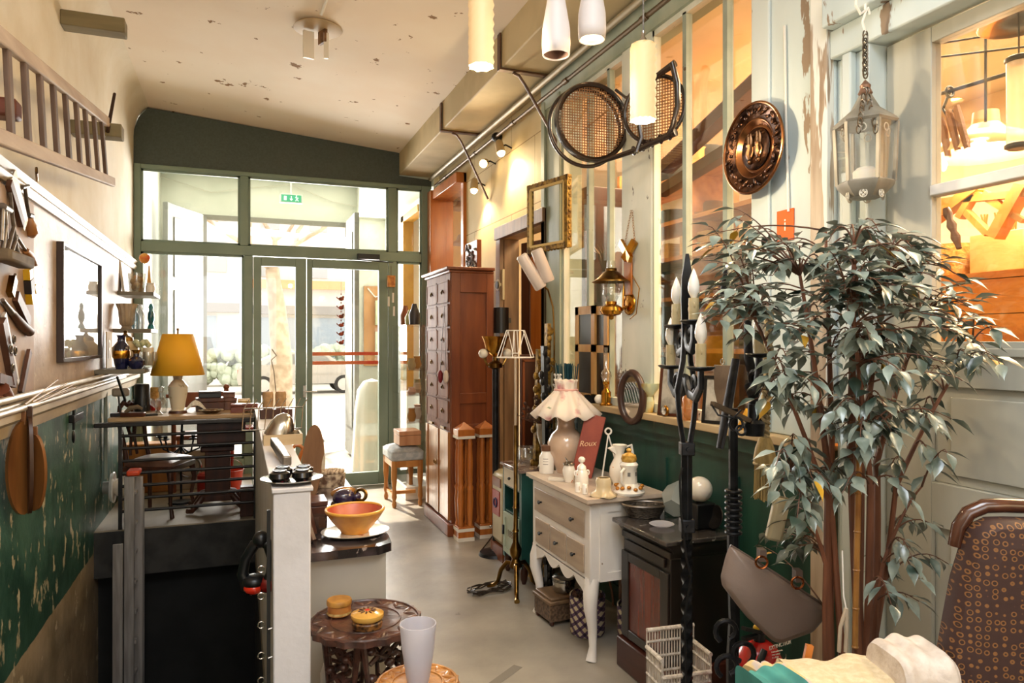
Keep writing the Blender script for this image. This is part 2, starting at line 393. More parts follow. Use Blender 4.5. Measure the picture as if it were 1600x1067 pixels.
mb.bx(xs['L1'], xs['j0'], Y0, Y1, .2, .35); mb.bx(xs['r1'], xs['R0'], Y0, Y1, 0, .12)
wf = struct('window_1', mb, M['green'], bevel=.006)
mb = MB()
for a, b, c, d in ((xs['L1'], xs['m0'], zm0, zt1), (xs['m1'], xs['r0'], zm0, zt1), (xs['r1'], xs['R0'], zm0, zt1), (xs['L1'], xs['j0'], .35, zm1), (xs['r1'], xs['R0'], .12, zm1)):
    mb.bx(a, b, YE - .004, YE + .004, c, d)
mb.link('pane', M['panegl'], wf)
mb = MB()   # slim glazing beads
for a, b, c, d in ((xs['L1'], xs['m0'], zm0, zt1), (xs['m1'], xs['r0'], zm0, zt1), (xs['r1'], xs['R0'], zm0, zt1), (xs['L1'], xs['j0'], .35, zm1), (xs['r1'], xs['R0'], .12, zm1)):
    for e in (0, 1):
        mb.bx(a, b, Y0 + .02, Y0 + .035, (c if e == 0 else d - .02), (c + .02 if e == 0 else d)); mb.bx((a if e == 0 else b - .02), (a + .02 if e == 0 else b), Y0 + .02, Y0 + .035, c, d)
mb.link('glazing_bead', M['green'], wf)
def leaf(name, x0, x1, gx0, gx1, gz0, gz1, z1):
    mb = MB(); y0, y1 = YE - .075, YE - .015
    mb.bx(x0, gx0, y0, y1, .01, z1); mb.bx(gx1, x1, y0, y1, .01, z1); mb.bx(gx0, gx1, y0, y1, gz1, z1); mb.bx(gx0, gx1, y0, y1, .01, gz0)
    o = struct(name, mb, M['green'], bevel=.005)
    MB().bx(gx0, gx1, YE - .05, YE - .042, gz0, gz1).link('pane', M['panegl'], o); return o
xd = xf(478); z1 = zm1 - .01
zd = zf(440, 417)
dl = leaf('door_1', xs['j1'] + .005, xd - .004, xf(408), xf(461), .14, zd, z1)
dr = leaf('door_2', xd + .004, xs['r0'] - .005, xf(487), xf(590), .14, zf(540, 421), z1)
mb = MB()
for v in (552, 566): mb.bx(xf(487) + .003, xf(590) - .003, YE - .056, YE - .051, zf(530, v) - .018, zf(530, v) + .018)
mb.link('safety_stripe', P('red_orange_film', '#e2552e', '#f0905c', scale=3, rough=.5), dr, label='red orange safety stripes on the door glass')
hz = zf(480, 610)
mb = MB(); mb.bx(xd - .035, xd - .005, YE - .1, YE - .075, hz - .06, hz + .06); mb.cyl((xd - .02, YE - .1, hz), (xd - .02, YE - .14, hz), .009); mb.cyl((xd - .02, YE - .135, hz), (xd + .1, YE - .135, hz), .008)
mb.link('door_handle', M['steel'], dr)
mb = MB(); cx, czz = xf(575), zf(575, 403); mb.bx(xf(556), xf(590), YE - .13, YE - .07, czz - .025, czz + .03)
mb.bar((xf(556), YE - .12, czz - .03), (xf(608), YE - .22, czz - .06), .02, .01)
mb.link('door_closer', M['black'], dr, label='black door closer arm')
# --- right wall: plaster blocks, window, doorway, glazed shopfront, panelled door
pl = P('ochre_plaster_blocks', '#d8c394', '#cdb784', scale=2.5, rough=.7, bump=.2, bscale=8)
def block_lines(m):   # thin joints between large blocks: real grooves of the paint
    nt = m.node_tree; N = nt.nodes; L = nt.links; b = N['Principled BSDF']
    g = N.new('ShaderNodeTexCoord'); mp = N.new('ShaderNodeMapping'); mp.inputs['Rotation'].default_value = (PI / 2, 0, PI / 2); L.new(g.outputs['Object'], mp.inputs[0])
    sp = N.new('ShaderNodeSeparateXYZ'); cb = N.new('ShaderNodeCombineXYZ'); L.new(g.outputs['Object'], sp.inputs[0]); L.new(sp.outputs[1], cb.inputs[0]); L.new(sp.outputs[2], cb.inputs[1])
    br = N.new('ShaderNodeTexBrick'); L.new(cb.outputs[0], br.inputs[0]); br.inputs['Scale'].default_value = 1; br.inputs['Brick Width'].default_value = .95; br.inputs['Row Height'].default_value = .5
    br.inputs['Mortar Size'].default_value = .004; br.inputs['Color1'].default_value = br.inputs['Color2'].default_value = (1, 1, 1, 1); br.inputs['Mortar'].default_value = (.5, .4, .28, 1)
    src = b.inputs['Base Color'].links[0].from_socket; mx = N.new('ShaderNodeMix'); mx.data_type = 'RGBA'; mx.blend_type = 'MULTIPLY'; mx.inputs[0].default_value = 1
    L.new(src, mx.inputs[6]); L.new(br.outputs[0], mx.inputs[7]); L.new(mx.outputs[2], b.inputs['Base Color'])
block_lines(pl)
mb = MB(); T = XR + .13
mb.bx(XR, T, 5.42, 6.42, 0, 3.6); mb.bx(XR, T, 4.56, 5.42, 2.33, 3.6); mb.bx(XR, T, 6.42, YE - .06, 3.1, 3.6); mb.bx(XR, T, 6.42, YE - .06, 0, .9)
struct('wall_right', mb, pl)
mb = MB(); mb.bx(XR, T, 2.0, 4.25, 0, 1.10)
mb.bx(XR - .045, XR, 2.15, 4.25, 1.04, 1.098); mb.bx(XR - .02, XR, 2.15, 4.25, .99, 1.04)
for y in (2.5, 3.05, 3.6, 4.15): mb.bx(XR - .01, XR, y - .012, y + .012, .1, .92)
struct('wall_right_dado', mb, M['wainsc'])
mb = MB(); mb.bx(XR - .012, XR, 2.15, 4.25, 0, .12); struct('baseboard_right', mb, M['wainsc'], bevel=.004)
sill = wood('pale_worn_sill_wood', '#a88f6a', '#c9b38c', axis='y', rough=.6)
struct('trim_5', MB().bx(XR - .075, T + .02, 2.12, 4.42, 1.10, 1.135), sill, bevel=.004)
# posts
mb = MB(); mb.bx(XR - .02, T, 4.25, 4.56, 0, 3.6); mb.bx(XR - .035, XR - .02, 4.5, 4.56, 0, 3.2); mb.bx(XR - .035, XR - .02, 4.25, 4.29, 1.135, 3.15)
struct('wall_right_post', mb, M['postg'], bevel=.004)
mb = MB(); mb.bx(XR - .02, XR + .03, 3.16, 3.46, 1.135, 3.12); struct('wall_right_pillar', mb, M['postw'], bevel=.006)
mb = MB(); mb.bx(XR - .02, T + .05, 1.95, 2.375, 1.135, 3.12); mb.bx(XR - .035, XR - .02, 2.27, 2.375, 1.135, 3.12)
struct('wall_right_pier', mb, M['blueg'], bevel=.006)
struct('trim_11', MB().bx(XR - .055, XR - .02, 1.95, 2.03, 0, 3.12), wood('raw_post_wood', '#8d7660', '#c9bba8', axis='z', rough=.6, chip='#dfe0da', chip_t=.56), bevel=.004)
# head beam over the glazing
mb = MB(); mb.prism([(XR - .06, 3.27), (XR - .06, 3.19), (XR - .03, 3.15), (XR - .03, 3.10), (T, 3.10), (T, 3.6), (XR, 3.6), (XR, 3.27)], 7.3, R_XZ, (0, 4.5, 0))
struct('trim_6', mb, M['postg'])
# large dropped beam along the right side
bm_ = P('beam_plaster', '#c9b78f', '#b3a27c', scale=2.5, rough=.7, bump=.2, bscale=6, chip='#5b4a30', chip_t=.73, chip_s=5)
mb = MB(); mb.bx(1.58, XR, -2.6, YE - .03, 3.27, 3.56); struct('ceiling_beam', mb, bm_, bevel=.008); bpy.data.objects['ceiling_beam']['kind'] = 'structure'
# glazing of the shopfront
def window(name, y0, y1, bars, mat_):
    mb = MB()
    mb.bx(XR - .01, XR + .03, y0, y0 + .015, 1.136, 3.1); mb.bx(XR - .01, XR + .03, y1 - .015, y1, 1.136, 3.1); mb.bx(XR - .01, XR + .03, y0, y1, 3.07, 3.1); mb.bx(XR - .01, XR + .03, y0, y1, 1.136, 1.18)
    o = struct(name, mb, mat_)
    for y in bars: MB().bx(XR - .01, XR + .025, y - .015, y + .015, 1.16, 3.08).link('glazing_bar', M['mull'], o)
    MB().bx(XR + .004, XR + .008, y0, y1, 1.16, 3.08).link('pane', M['panegl'], o)
    return o
window('window_2', 3.46, 4.25, (3.89, 3.63), M['postw']); window('window_3', 2.375, 3.16, (2.88, 2.575), M['postw'])
# orange framed window near the end wall, shelves of the next room behind it
mb = MB(); mb.bx(XR - .12, T, 7.30, 7.44, .9, 3.1); mb.bx(XR - .03, T, 6.42, 6.50, .9, 3.1); mb.bx(XR - .1, T, 6.42, 7.44, 3.0, 3.1); mb.bx(XR - .1, T, 6.42, 7.44, .88, .94)
w4 = struct('window_4', mb, M['orange'], bevel=.006); MB().bx(XR + .05, XR + .055, 6.5, 7.3, .94, 3.0).link('pane', M['panegl'], w4)
# doorway with its wooden casing and an ajar oak door
cas = wood('worn_door_casing', '#5f4630', '#957450', axis='z', rough=.5)
mb = MB(); mb.bx(XR - .035, XR, 5.40, 5.50, 0, 2.42); mb.bx(XR - .035, XR, 4.5, 4.56, 0, 2.42); mb.bx(XR - .05, XR, 4.5, 5.5, 2.33, 2.43)
mb.bx(XR, T, 5.39, 5.42, 0, 2.33); mb.bx(XR, T, 4.56, 4.585, 0, 2.33); struct('trim_7', mb, cas, bevel=.004)
d4 = bpy.data.objects.new('door_4', None); COL.objects.link(d4); d4.location = (T + .03, 5.38, 0); d4.rotation_euler = (0, 0, D(14)); d4['kind'] = 'structure'
mb = MB()
for a, b, c, d in ((0, .12, 0, 2.3), (.68, .80, 0, 2.3), (.12, .68, 2.18, 2.3), (.12, .68, 1.0, 1.14), (.12, .68, 0, .2), (.38, .42, 1.14, 2.18)): mb.bx(-.02, .02, -b, -a, c, d)
mb.bx(-.01, .01, -.68, -.12, .2, 1.0); mb.link('door_leaf', M['dkwood'], d4, bevel=.004)
MB().bx(-.012, .012, -.38, -.12, 1.14, 2.18).link('door_panel', M['orange'], d4)
MB().bx(-.003, .003, -.68, -.42, 1.14, 2.18).link('pane', M['panegl'], d4)
# panelled door at the right edge
greyd = P('grey_worn_door_paint', '#a9a79a', '#bfbdb0', scale=4, rough=.5, stretch=(1, 1, .3), chip='#6f5a44', chip_t=.70, chip_s=7, bump=.15)
mb = MB(); mb.bx(XR - .04, T, 1.785, 1.80, 0, 2.50); mb.bx(XR - .01, T, 1.80, 1.948, 0, 2.50); mb.bx(XR - .04, XR - .01, 1.86, 1.90, 0, 2.5); mb.bx(XR - .045, T + .05, .2, 1.948, 2.50, 2.60); mb.bx(XR - .09, T, .2, 1.94, 2.60, 2.72); mb.bx(XR - .03, T, .2, 1.94, 2.72, 3.6)
struct('trim_8', mb, M['blueg'], bevel=.006)
mb = MB(); mb.bx(XR, T, -2.6, .32, 0, 3.6); struct('wall_right_near', mb, M['cream'])
d3 = bpy.data.objects.new('door_3', None); COL.objects.link(d3); d3['kind'] = 'structure'
mb = MB(); a, b = XR + .03, XR + .075
mb.bx(a, b, 1.61, 1.775, .01, 2.49); mb.bx(a, b, .35, .52, .01, 2.49); mb.bx(a, b, .52, 1.61, 2.44, 2.49); mb.bx(a, b, .52, 1.61, 1.36, 1.50); mb.bx(a, b, .52, 1.61, .92, 1.06); mb.bx(a, b, .52, 1.61, .01, .2)
mb.bx(a - .012, a, .52, 1.62, 1.455, 1.48); mb.bx(a + .004, a + .01, 1.69, 1.70, .02, 2.48)
mb.bx(a + .015, b - .01, .52, 1.61, .2, .92); mb.bx(a + .015, b - .01, .52, 1.61, 1.06, 1.36)
for z0, z1 in ((.24, .88), (1.09, 1.33)):
    mb.bx(a + .005, a + .016, .58, 1.55, z0, z1)
mb.link('door_leaf', greyd, d3, bevel=.006)
MB().bx(a - .01, b - .01, .52, 1.61, 1.955, 1.99).link('glazing_bar', M['white'], d3, bevel=.004)
MB().bx(a + .02, a + .024, .52, 1.61, 1.5, 2.44).link('pane', M['panegl'], d3)
# --- walls behind the camera, with the rear window
mb = MB(); mb.bx(XL - .2, -1.0, -2.75, -2.6, 0, 3.9)
mb.bx(.8, 2.2, -2.75, -2.6, 0, 3.9); mb.bx(-1.0, .8, -2.75, -2.6, 0, .95); mb.bx(-1.0, .8, -2.75, -2.6, 3.0, 3.9); struct('wall_rear', mb, M['cream'])
# --- the room next door, seen through the glazing
wr = P('workshop_plaster', '#f0e0c0', '#e3cfa8', scale=1.6, rough=.8)
mb = MB(); mb.bx(5.1, 5.25, -.5, 9.2, 0, 3.4); mb.bx(T, 5.25, 9.1, 9.2, 0, 3.4); mb.bx(T, 5.25, -.6, -.5, 0, 3.4); mb.bx(T, 5.25, -.6, 9.2, 3.3, 3.4); struct('wall_workshop', mb, wr)
# --- entrance passage beyond the glazed end wall
vp = P('passage_pale_plaster', '#d6d8cc', '#c9ccbf', scale=2, rough=.75, bump=.15)
mb = MB(); mb.bx(XL - .2, XL, YE + .02, 9.98, -.14, 3.9); mb.bx(XL, -.42, 9.9, 10.15, -.14, 3.9); mb.bx(1.40, 2.6, 9.9, 10.15, -.14, 3.9); mb.bx(-.42, 1.40, 9.9, 10.15, 3.1, 3.9)
mb.bx(XR - .02, 2.2, YE + .06, 7.85, -.14, 3.9); mb.bx(XR - .02, 2.2, 8.75, 9.9, -.14, 3.9); mb.bx(XR - .02, 2.2, 7.85, 8.75, -.14, .9); mb.bx(XR - .02, 2.2, 7.85, 8.75, 3.05, 3.9)
mb.bx(1.5, XR, YE + .08, 9.9, 3.2, 3.6)
struct('wall_passage', mb, vp)
struct('ceiling_passage', MB().bx(XL, 2.1, YE + .03, 9.9, 3.62, 3.8), vp); bpy.data.objects['ceiling_passage']['kind'] = 'structure'
struct('trim_9', MB().bx(-.45, 1.42, 9.84, 9.9, 3.06, 3.12), P('grey_steel_lintel', '#77756a', rough=.6))
yel = P('yellow_ochre_paint', '#c9952f', '#b88427', scale=4, rough=.5)
mb = MB(); mb.bx(XR - .13, XR, 8.60, 8.75, .9, 3.05); mb.bx(XR - .05, XR, 7.85, 7.93, .9, 3.05); mb.bx(XR - .13, XR, 7.85, 8.75, 2.97, 3.05); w5 = struct('window_5', mb, yel, bevel=.005)
MB().bx(XR + .06, XR + .065, 7.93, 8.6, .9, 2.97).link('pane', M['panegl'], w5)
# --- street ground outside
st = P('pale_street_paving', '#cfc8ba', '#bdb5a5', scale=.8, rough=.8)
mb = MB(); mb.bx(-25, 25, 13.5, 60, -.5, -.3); mb.add([(-25, 9.95, -.02), (25, 9.95, -.02), (25, 13.5, -.3), (-25, 13.5, -.3)], [(0, 1, 2, 3)]); struct('ground', mb, st)
bpy.data.objects['ground']['kind'] = 'structure'
# ================================================================ LEFT WALL AND STAIRWELL
# helper: a turned object standing upright as a thing of one mesh
def pot(name, label, cat, loc, prof, m, group=None, n=28, **k):
    o = MB().lathe(prof, n=n, **k).link(name, m); o.location = loc
    return tag(o, label, cat, group)
# --- wooden stub beams that carry the old ladder
stub = wood('weathered_stub_beam', '#6f6448', '#8c8162', axis='x', rough=.8, chip='#3c3222')
for (u0, v, u1, w, lab) in ((97, 31, 197, .085, 'weathered wooden stub beam under the ceiling above the ladder'), (112, 200, 192, .08, 'worn wooden stub beam behind the far end of the ladder')):
    p = onX(u0, v, XL); q = onY(u1, v + 8, p.y)
    o = MB().box(((XL + q.x) / 2, p.y, p.z), (q.x - XL, .11, w)).link('stub_beam', stub, bevel=.006); tag(o, lab, 'beam')
p = onX(-12, 168, XL); q = onY(30, 172, p.y)
o = MB().box(((XL + q.x) / 2, p.y, p.z), (q.x - XL, .10, .075)).link('stub_beam', wood('red_brown_stub', '#5a2a1c', '#7a4030', axis='x', rough=.5), bevel=.012); tag(o, 'red brown wooden stub with rounded end under the ladder, nearest the camera', 'beam')
# --- old tapered wooden ladder on its side
LX = XL + .2
A0, A1 = onX(-60, 8, LX), onX(167, 190, LX); B0, B1 = onX(-60, 190, LX), onX(176, 284, LX)
t = thing('wooden_ladder', 'old grey wooden ladder lying sideways along the upper left wall', 'ladder', A1)
lw_ = wood('pale_weathered_ladder_wood', '#a58f7c', '#c5b3a0', axis='y', rough=.7); rw_ = wood('dark_ladder_rung', '#4d3a30', '#6a5446', axis='z', rough=.6)
for a, b in ((A0, A1), (B0, B1)): MB().bar(a - A1, b - A1, .03, .055, (1, 0, 0)).link('rail', lw_, t, bevel=.006)
for u in (-20, 10, 37, 61, 82, 101, 118, 132, 146, 158):
    ca = onX(u, 0, LX).y; f = (ca - A0.y) / (A1.y - A0.y); pa = A0.lerp(A1, f); g = (onX(u + 8, 0, LX).y - B0.y) / (B1.y - B0.y); pb = B0.lerp(B1, g)
    MB().bar(pa - A1, pb - A1, .018, .045, (1, 0, 0)).link('rung', rw_, t, bevel=.004)
p = onX(168, 205, LX); q = onX(179, 146, LX)
tag(MB().cyl(p, q, .011, .009, 10).link('iron_rod', P('rusty_rod', '#3a2418', rough=.7, metal=.4)), 'thin dark rod sticking up from the stub beam at the ladder end', 'rod')
# --- framed glazed picture
p0, p1 = onX(88, 376, XL), onX(151, 566, XL)
zt, zb_ = p0.z, onX(88, 566, XL).z
t = thing('framed_picture', 'large picture with white mount in thin dark frame on the left wall', 'picture', (XL, (p0.y + p1.y) / 2, (zt + zb_) / 2))
hw_, hh = (p1.y - p0.y) / 2, (zt - zb_) / 2
mb = MB(); fw = .022
for a in (-1, 1): mb.bx(0, .035, a * hw_ - fw * (a > 0), a * hw_ + fw * (a < 0), -hh, hh); mb.bx(0, .035, -hw_ + fw, hw_ - fw, a * hh - fw * (a > 0), a * hh + fw * (a < 0))
mb.link('frame', P('dark_picture_frame', '#3a2c26', rough=.4), t, bevel=.002)
MB().bx(.006, .012, -hw_ + fw, hw_ - fw, -hh + fw, hh - fw).link('print', P('watercolour_print', '#f4f1e8', '#cfcabc', scale=4, rough=.6, lo=.55, hi=.8), t)
MB().bx(.02, .022, -hw_ + fw, hw_ - fw, -hh + fw, hh - fw).link('pane', M['panegl'], t)
# --- tool board with hanging hand tools
y0 = onX(-60, 500, XL).y; y1 = onX(46, 500, XL).y
tag(MB().bx(XL + .002, XL + .018, y0, y1, 1.22, 2.15).link('tool_board', P('brown_grey_board', '#a08470', '#b29782', scale=5, rough=.6), bevel=.003), 'brown board on the left wall carrying the hand tools', 'board')
TX = XL + .03
steel_d = P('worn_tool_steel', '#8e867c', '#6a6259', scale=20, rough=.35, metal=.8)
hwd = wood('tool_handle_wood', '#8a5526', '#b57d43', rough=.4, coat=.2); dwd = wood('dark_tool_wood', '#452a1c', '#694532', rough=.5)
def pt(u, v, dx=0): return onX(u, v, TX + dx)
def tool(name, label, parts, cat=None):
    base = parts[0][2][0] if isinstance(parts[0][2], list) else parts[0][2]
    t = thing(name, label, cat or name.split('_')[-1], pt(*base)); o = Vector(t.location)
    for pn, m, pts, *r in parts:
        mb = MB(); P3 = [pt(*q) - o for q in pts]
        if len(r) == 2: mb.bar(P3[0], P3[1], r[0], r[1], (1, 0, 0))
        else: mb.tube(P3, r[0], 10)
        mb.link(pn, m, t)
    return t
tool('hand_saw', 'broad pale hand saw with wooden grip hanging from the top moulding', [('blade', P('pale_saw_steel', '#cfc3ac', rough=.4, metal=.3), [(20, 272), (40, 352)], .006, .085), ('grip', dwd, [(14, 285), (34, 350)], .02, .04)], 'saw')
tool('hand_drill', 'slim hand drill with pear shaped wooden handle', [('shaft', steel_d, [(39, 292), (42, 318), (46, 338)], .008), ('crank', steel_d, [(34, 292), (44, 290)], .009), ('chuck', steel_d, [(44, 335), (50, 337)], .012), ('handle', hwd, [(46, 340), (47, 352), (49, 362), (51, 369)], [.012, .026, .03, .012])], 'drill')
tool('wood_chisel', 'wood chisel with pale wooden handle below the hand drill', [('blade', steel_d, [(27, 370), (41, 392)], .007), ('handle', hwd, [(40, 391), (47, 400), (55, 412)], [.014, .022, .012])], 'chisel')
for i, (a, b) in enumerate((((2, 405), (12, 330)), ((7, 407), (22, 352)), ((14, 409), (26, 368)), ((26, 392), (15, 300)), ((30, 400), (24, 376)))):
    tool('long_file', ('long pale file leaning left of the others', 'second long pale file in the fan of tools', 'third long pale file in the fan of tools', 'long thin rod crossing behind the files', 'short stubby file beside the wood chisel')[i], [('blade', steel_d, [a, b], .008)], 'file')
tool('pliers', 'pair of dark steel pliers near the top of the tool board', [('jaw', steel_d, [(4, 322), (14, 328)], .016), ('grip', steel_d, [(4, 326), (2, 375)], .008), ('grip', steel_d, [(8, 328), (10, 372)], .008)], 'pliers')
t = thing('wooden_bracket', 'thick rounded wooden bracket arm jutting across the tools', 'bracket', pt(-10, 416)); o = Vector(t.location)
p = onD(-20, 416, 3.0); q = onX(38, 416, TX + .03)
MB().box((.075, -.17, 0), (.07, .34, .05)).link('arm', M['oldwood'], t, bevel=.012); t.location = (XL, onX(38, 416, XL + .07).y, pt(38, 416).z)
tool('penknife', 'brass coloured penknife with open blade hanging under the bracket', [('body', M['brass'], [(21, 434), (16, 460)], .024, .04), ('hook', steel_d, [(24, 428), (21, 436)], .006)], 'knife')
tool('pipe_wrench', 'yellow and black stubby wrench on the tool board', [('jaw', P('tool_yellow', '#d7a81e', rough=.4), [(43, 420), (44, 436)], .03, .055), ('body', P('tool_black_rubber', '#2b2220', rough=.5), [(44, 436), (46, 456)], .034, .06), ('grip', _M['tool_yellow'], [(46, 456), (48, 472)], .03, .055), ('stub', _M['tool_yellow'], [(52, 445), (54, 457)], .02, .02)], 'wrench')
tool('spirit_level', 'dark wooden spirit level leaning among the tools', [('body', dwd, [(25, 462), (44, 503)], .02, .05), ('plate', steel_d, [(30, 458), (46, 498)], .006, .01)], 'level')
tool('gouge', 'stout gouge with steel ferrule lying across the spirit level', [('blade', steel_d, [(4, 468), (18, 488)], [.008, .014]), ('handle', dwd, [(18, 487), (34, 508), (46, 518)], [.014, .022, .022])], 'chisel')
tool('wooden_triangle', 'open triangular wooden frame at the bottom of the tool board', [('side', dwd, [(2, 500), (20, 596)], .025, .05), ('side', P('pale_metal_strip', '#c7bdae', rough=.4), [(6, 490), (27, 598)], .012, .03), ('crosspiece', dwd, [(-4, 590), (22, 598)], .02, .04)], 'frame')
for i, (u, v) in enumerate(((17, 545), (20, 575), (22, 530), (24, 548))):
    o = MB().ring((0, 0, 0), .016, .004, Ry(PI / 2), 16, 6).link('key_ring', steel_d); o.location = pt(u, v, .02)
    tag(o, ('metal ring on the left of the triangular frame', 'lowest metal ring on the triangular frame', 'upper small metal ring by the triangular frame', 'middle metal ring right of the triangular frame')[i], 'ring')
tool('wooden_stick', 'loose dark wooden slat leaning at the corner of the tool board', [('slat', dwd, [(46, 548), (33, 614)], .015, .035)], 'slat')
tool('mallet', 'small mallet with red brown head resting on the lower moulding', [('head', P('mallet_red', '#6d3a22', rough=.4), [(2, 607), (10, 622)], .03), ('handle', dwd, [(-6, 640), (3, 615)], .012)], 'mallet')
for i, (u, v) in enumerate(((57, 268), (30, 250))):
    pass
tag(MB().tube([onX(57, 262, XL + .02), onX(57, 270, XL + .03), onX(58, 282, XL + .01)], .006, 8).link('wall_hook', M['brass']), 'tiny brass hook on the cream wall below the ladder', 'hook')
# pipes and bamboo lying on the lower moulding
pw = P('pale_pipe', '#c9bda9', '#a99a84', scale=8, rough=.35)
for i, (dx, dz, r, lab) in enumerate(((.03, 1.222, .018, 'pale pipe lying against the wall on the lower moulding'), (.05, 1.262, .015, 'thinner pale pipe on top of the two others on the moulding'), (.068, 1.216, .014, 'front pale pipe lying along the lower moulding'))):
    tag(MB().cyl((XL + dx, 2.9, dz), (XL + dx, 7.2 - i * .4, dz), r, n=12).link('pipe', pw), lab, 'pipe', 'pipes on the lower moulding')
bam = P('dry_reed', '#8a6a3c', '#b08f58', scale=20, rough=.5)
labs = ('dry reed with its tip highest, above the pipes', 'dry reed second from the left above the pipes', 'dry reed third from the left above the pipes', 'shortest dry reed, right end of the bundle', 'low dry reed lying flat on the pipes')
for i, (a, b) in enumerate((((38, 632), (90, 593)), ((50, 628), (106, 597)), ((66, 625), (116, 600)), ((80, 622), (119, 604)), ((44, 634), (112, 606)))):
    tag(MB().cyl(onX(*a, XL + .07), onX(*b, XL + .05 + .012 * i), .0065, .004, 6).link('reed', bam), labs[i], 'reed', 'dry reeds on the lower moulding')
# --- oval wooden boards on a coat hanger, spoon
p = onX(40, 672, XL + .03)
t = thing('hanger_hook', 'bent wire hook holding three oval wooden boards', 'hook', p)
MB().tube([(0, -.03, .04), (0, -.01, .065), (0, .02, .05), (0, .01, .0), (0, 0, -.05)], .005, 8).link('wire', M['steel'], t)
obl = wood('oval_board_wood', '#5a3315', '#8d5a2c', rough=.4, coat=.3)
for i, (u, v, w, hgt, a, lab, m) in enumerate(((34, 730, .085, .20, -.5, 'left oval dark wooden board hanging from the wire hook', obl), (43, 726, .07, .21, .35, 'middle oval board with dark oval inset, hanging from the wire hook', wood('oval_board_dark', '#2e1a10', '#4d2f1c', rough=.35)), (52, 738, .06, .165, .95, 'right narrow oval wooden board hanging from the wire hook', obl))):
    c = onX(u, v, XL + .06 + .02 * i); pts = [(math.cos(k * PI / 16) * w, math.sin(k * PI / 16) * hgt) for k in range(32)]
    mb = MB(); R = Rz(a) @ R_LEFT.inverted().transposed() if False else Rz(a) @ Matrix(((0, 0, 1), (1, 0, 0), (0, 1, 0)))
    mb.prism(pts, .014, R)
    mb.bar(R @ Vector((0, hgt * .9, .007)), R @ Vector((0, hgt * 1.2, .007)), .012, .022)
    o = mb.link('oval_board', m, bevel=.003); o.location = c; tag(o, lab, 'board', 'oval boards on the wire hook')
p = onX(115, 655, XL + .02)
t = thing('hanging_spoon', 'dark iron spoon hanging alone on the green wall', 'spoon', p)
MB().tube([(0, 0, .055), (0, 0, 0), (0, 0, -.06)], .007, 8).link('handle', M['black'], t); MB().sph((0, 0, -.1), .026, sx=.35, sz=1.5).link('bowl', M['black'], t)
tag(MB().bx(XL, XL + .03, onX(107, 632, XL).y, onX(122, 632, XL).y, 1.025, 1.07).link('wall_switch', M['black'], bevel=.004), 'small black bakelite switch box above the spoon on the green wall', 'switch')
# --- conduit with globe wall lamp
p = onX(160, 700, XL)
tag(MB().cyl((XL + .02, p.y, onX(160, 596, XL).z), (XL + .02, p.y, onX(160, 748, XL).z), .013, n=12).link('conduit_pipe', P('greenish_pipe', '#8f9788', rough=.4)), 'vertical grey green conduit down the left wall above the globe lamp', 'pipe')
g = onX(161, 762, XL)
t = thing('globe_wall_lamp', 'wall lamp with white glass globe above the stairwell', 'wall lamp', g)
MB().cyl((0, 0, 0), (.05, 0, 0), .045, n=24).link('mount', P('lamp_mount_grey', '#7c7a70', rough=.5), t, bevel=.004)
MB().lathe([(.03, 0), (.1, .01), (.115, .03), (.11, .035)], (.04, 0, 0), R=Ry(PI / 2)).link('reflector', M['porc'], t)
MB().sph((.135, 0, 0), .078).link('globe', P('opal_glass', '#e7ded0', rough=.12, coat=.5, sss=.2), t)
# --- aluminium step ladder against the stairwell wall
alu = P('dull_aluminium', '#a9a39e', '#8b8580', scale=30, rough=.45, metal=.4, stretch=(1, 1, .1))
q0 = onD(206, 742, 4.75); q1 = onD(212, 744, 4.8)
q1 = q1; t = thing('step_ladder', 'grey aluminium step ladder with red plastic top standing in the stairwell', 'ladder', (q0.x, q0.y, -.9))
zt = q0.z + .9
for dx, dy, b, hh in ((-.012, -.02, -.015, zt), (.03, .06, .03, zt - .02)):
    MB().bar((b, dy, 0), (dx, dy, hh), .02, .06, (0, 1, 0)).link('rail', alu, t, bevel=.004)
MB().bar((-.07, -.10, 0), (-.07, -.09, zt - .43), .02, .06, (0, 1, 0)).link('rail', alu, t, bevel=.004)
MB().bar((.045, .1, 0), (.045, .09, zt - .1), .015, .04, (0, 1, 0)).link('rail', alu, t, bevel=.004)
for k in range(7): MB().bx(-.012, .03, -.02, .05, .18 + k * .2, .2 + k * .2).link('tread', alu, t)
for k in range(1): MB().bx(-.028, .05, -.05, .09, zt, zt + .035).link('ladder_top', P('ladder_red_plastic', '#c4431f', rough=.35), t, bevel=.01)
# --- three floating shelves at the far end of the left wall and what stands on them
shm = P('grey_brown_shelf_paint', '#6f6a5c', '#7c7666', scale=5, rough=.5)
def shelf(u0, u1, v0, v1, dep, lab):
    p = onX(u0, v1, XL); q = onY(u1, v1, p.y); top = onY((u0 + u1) / 2, v0, p.y).z; th = .03
    o = MB().bx(XL, q.x, p.y, p.y + dep, top - th, top).link('wall_shelf', shm, bevel=.003); tag(o, lab, 'shelf', 'floating shelves by the glazing')
    return p.y, top, q.x
yA, zA, xA = shelf(183, 240, 455, 464, .5, 'top floating shelf holding the glass tumbler')
yB, zB, xB = shelf(176, 236, 513, 521, .5, 'middle floating shelf holding the ribbed glass vase')
yC, zC, xC = shelf(147, 226, 577, 588, .62, 'lowest and widest floating shelf holding the dark blue vases')
def on_s(u, yy, z): r = onY(u, 500, yy); return (r.x, yy, z)
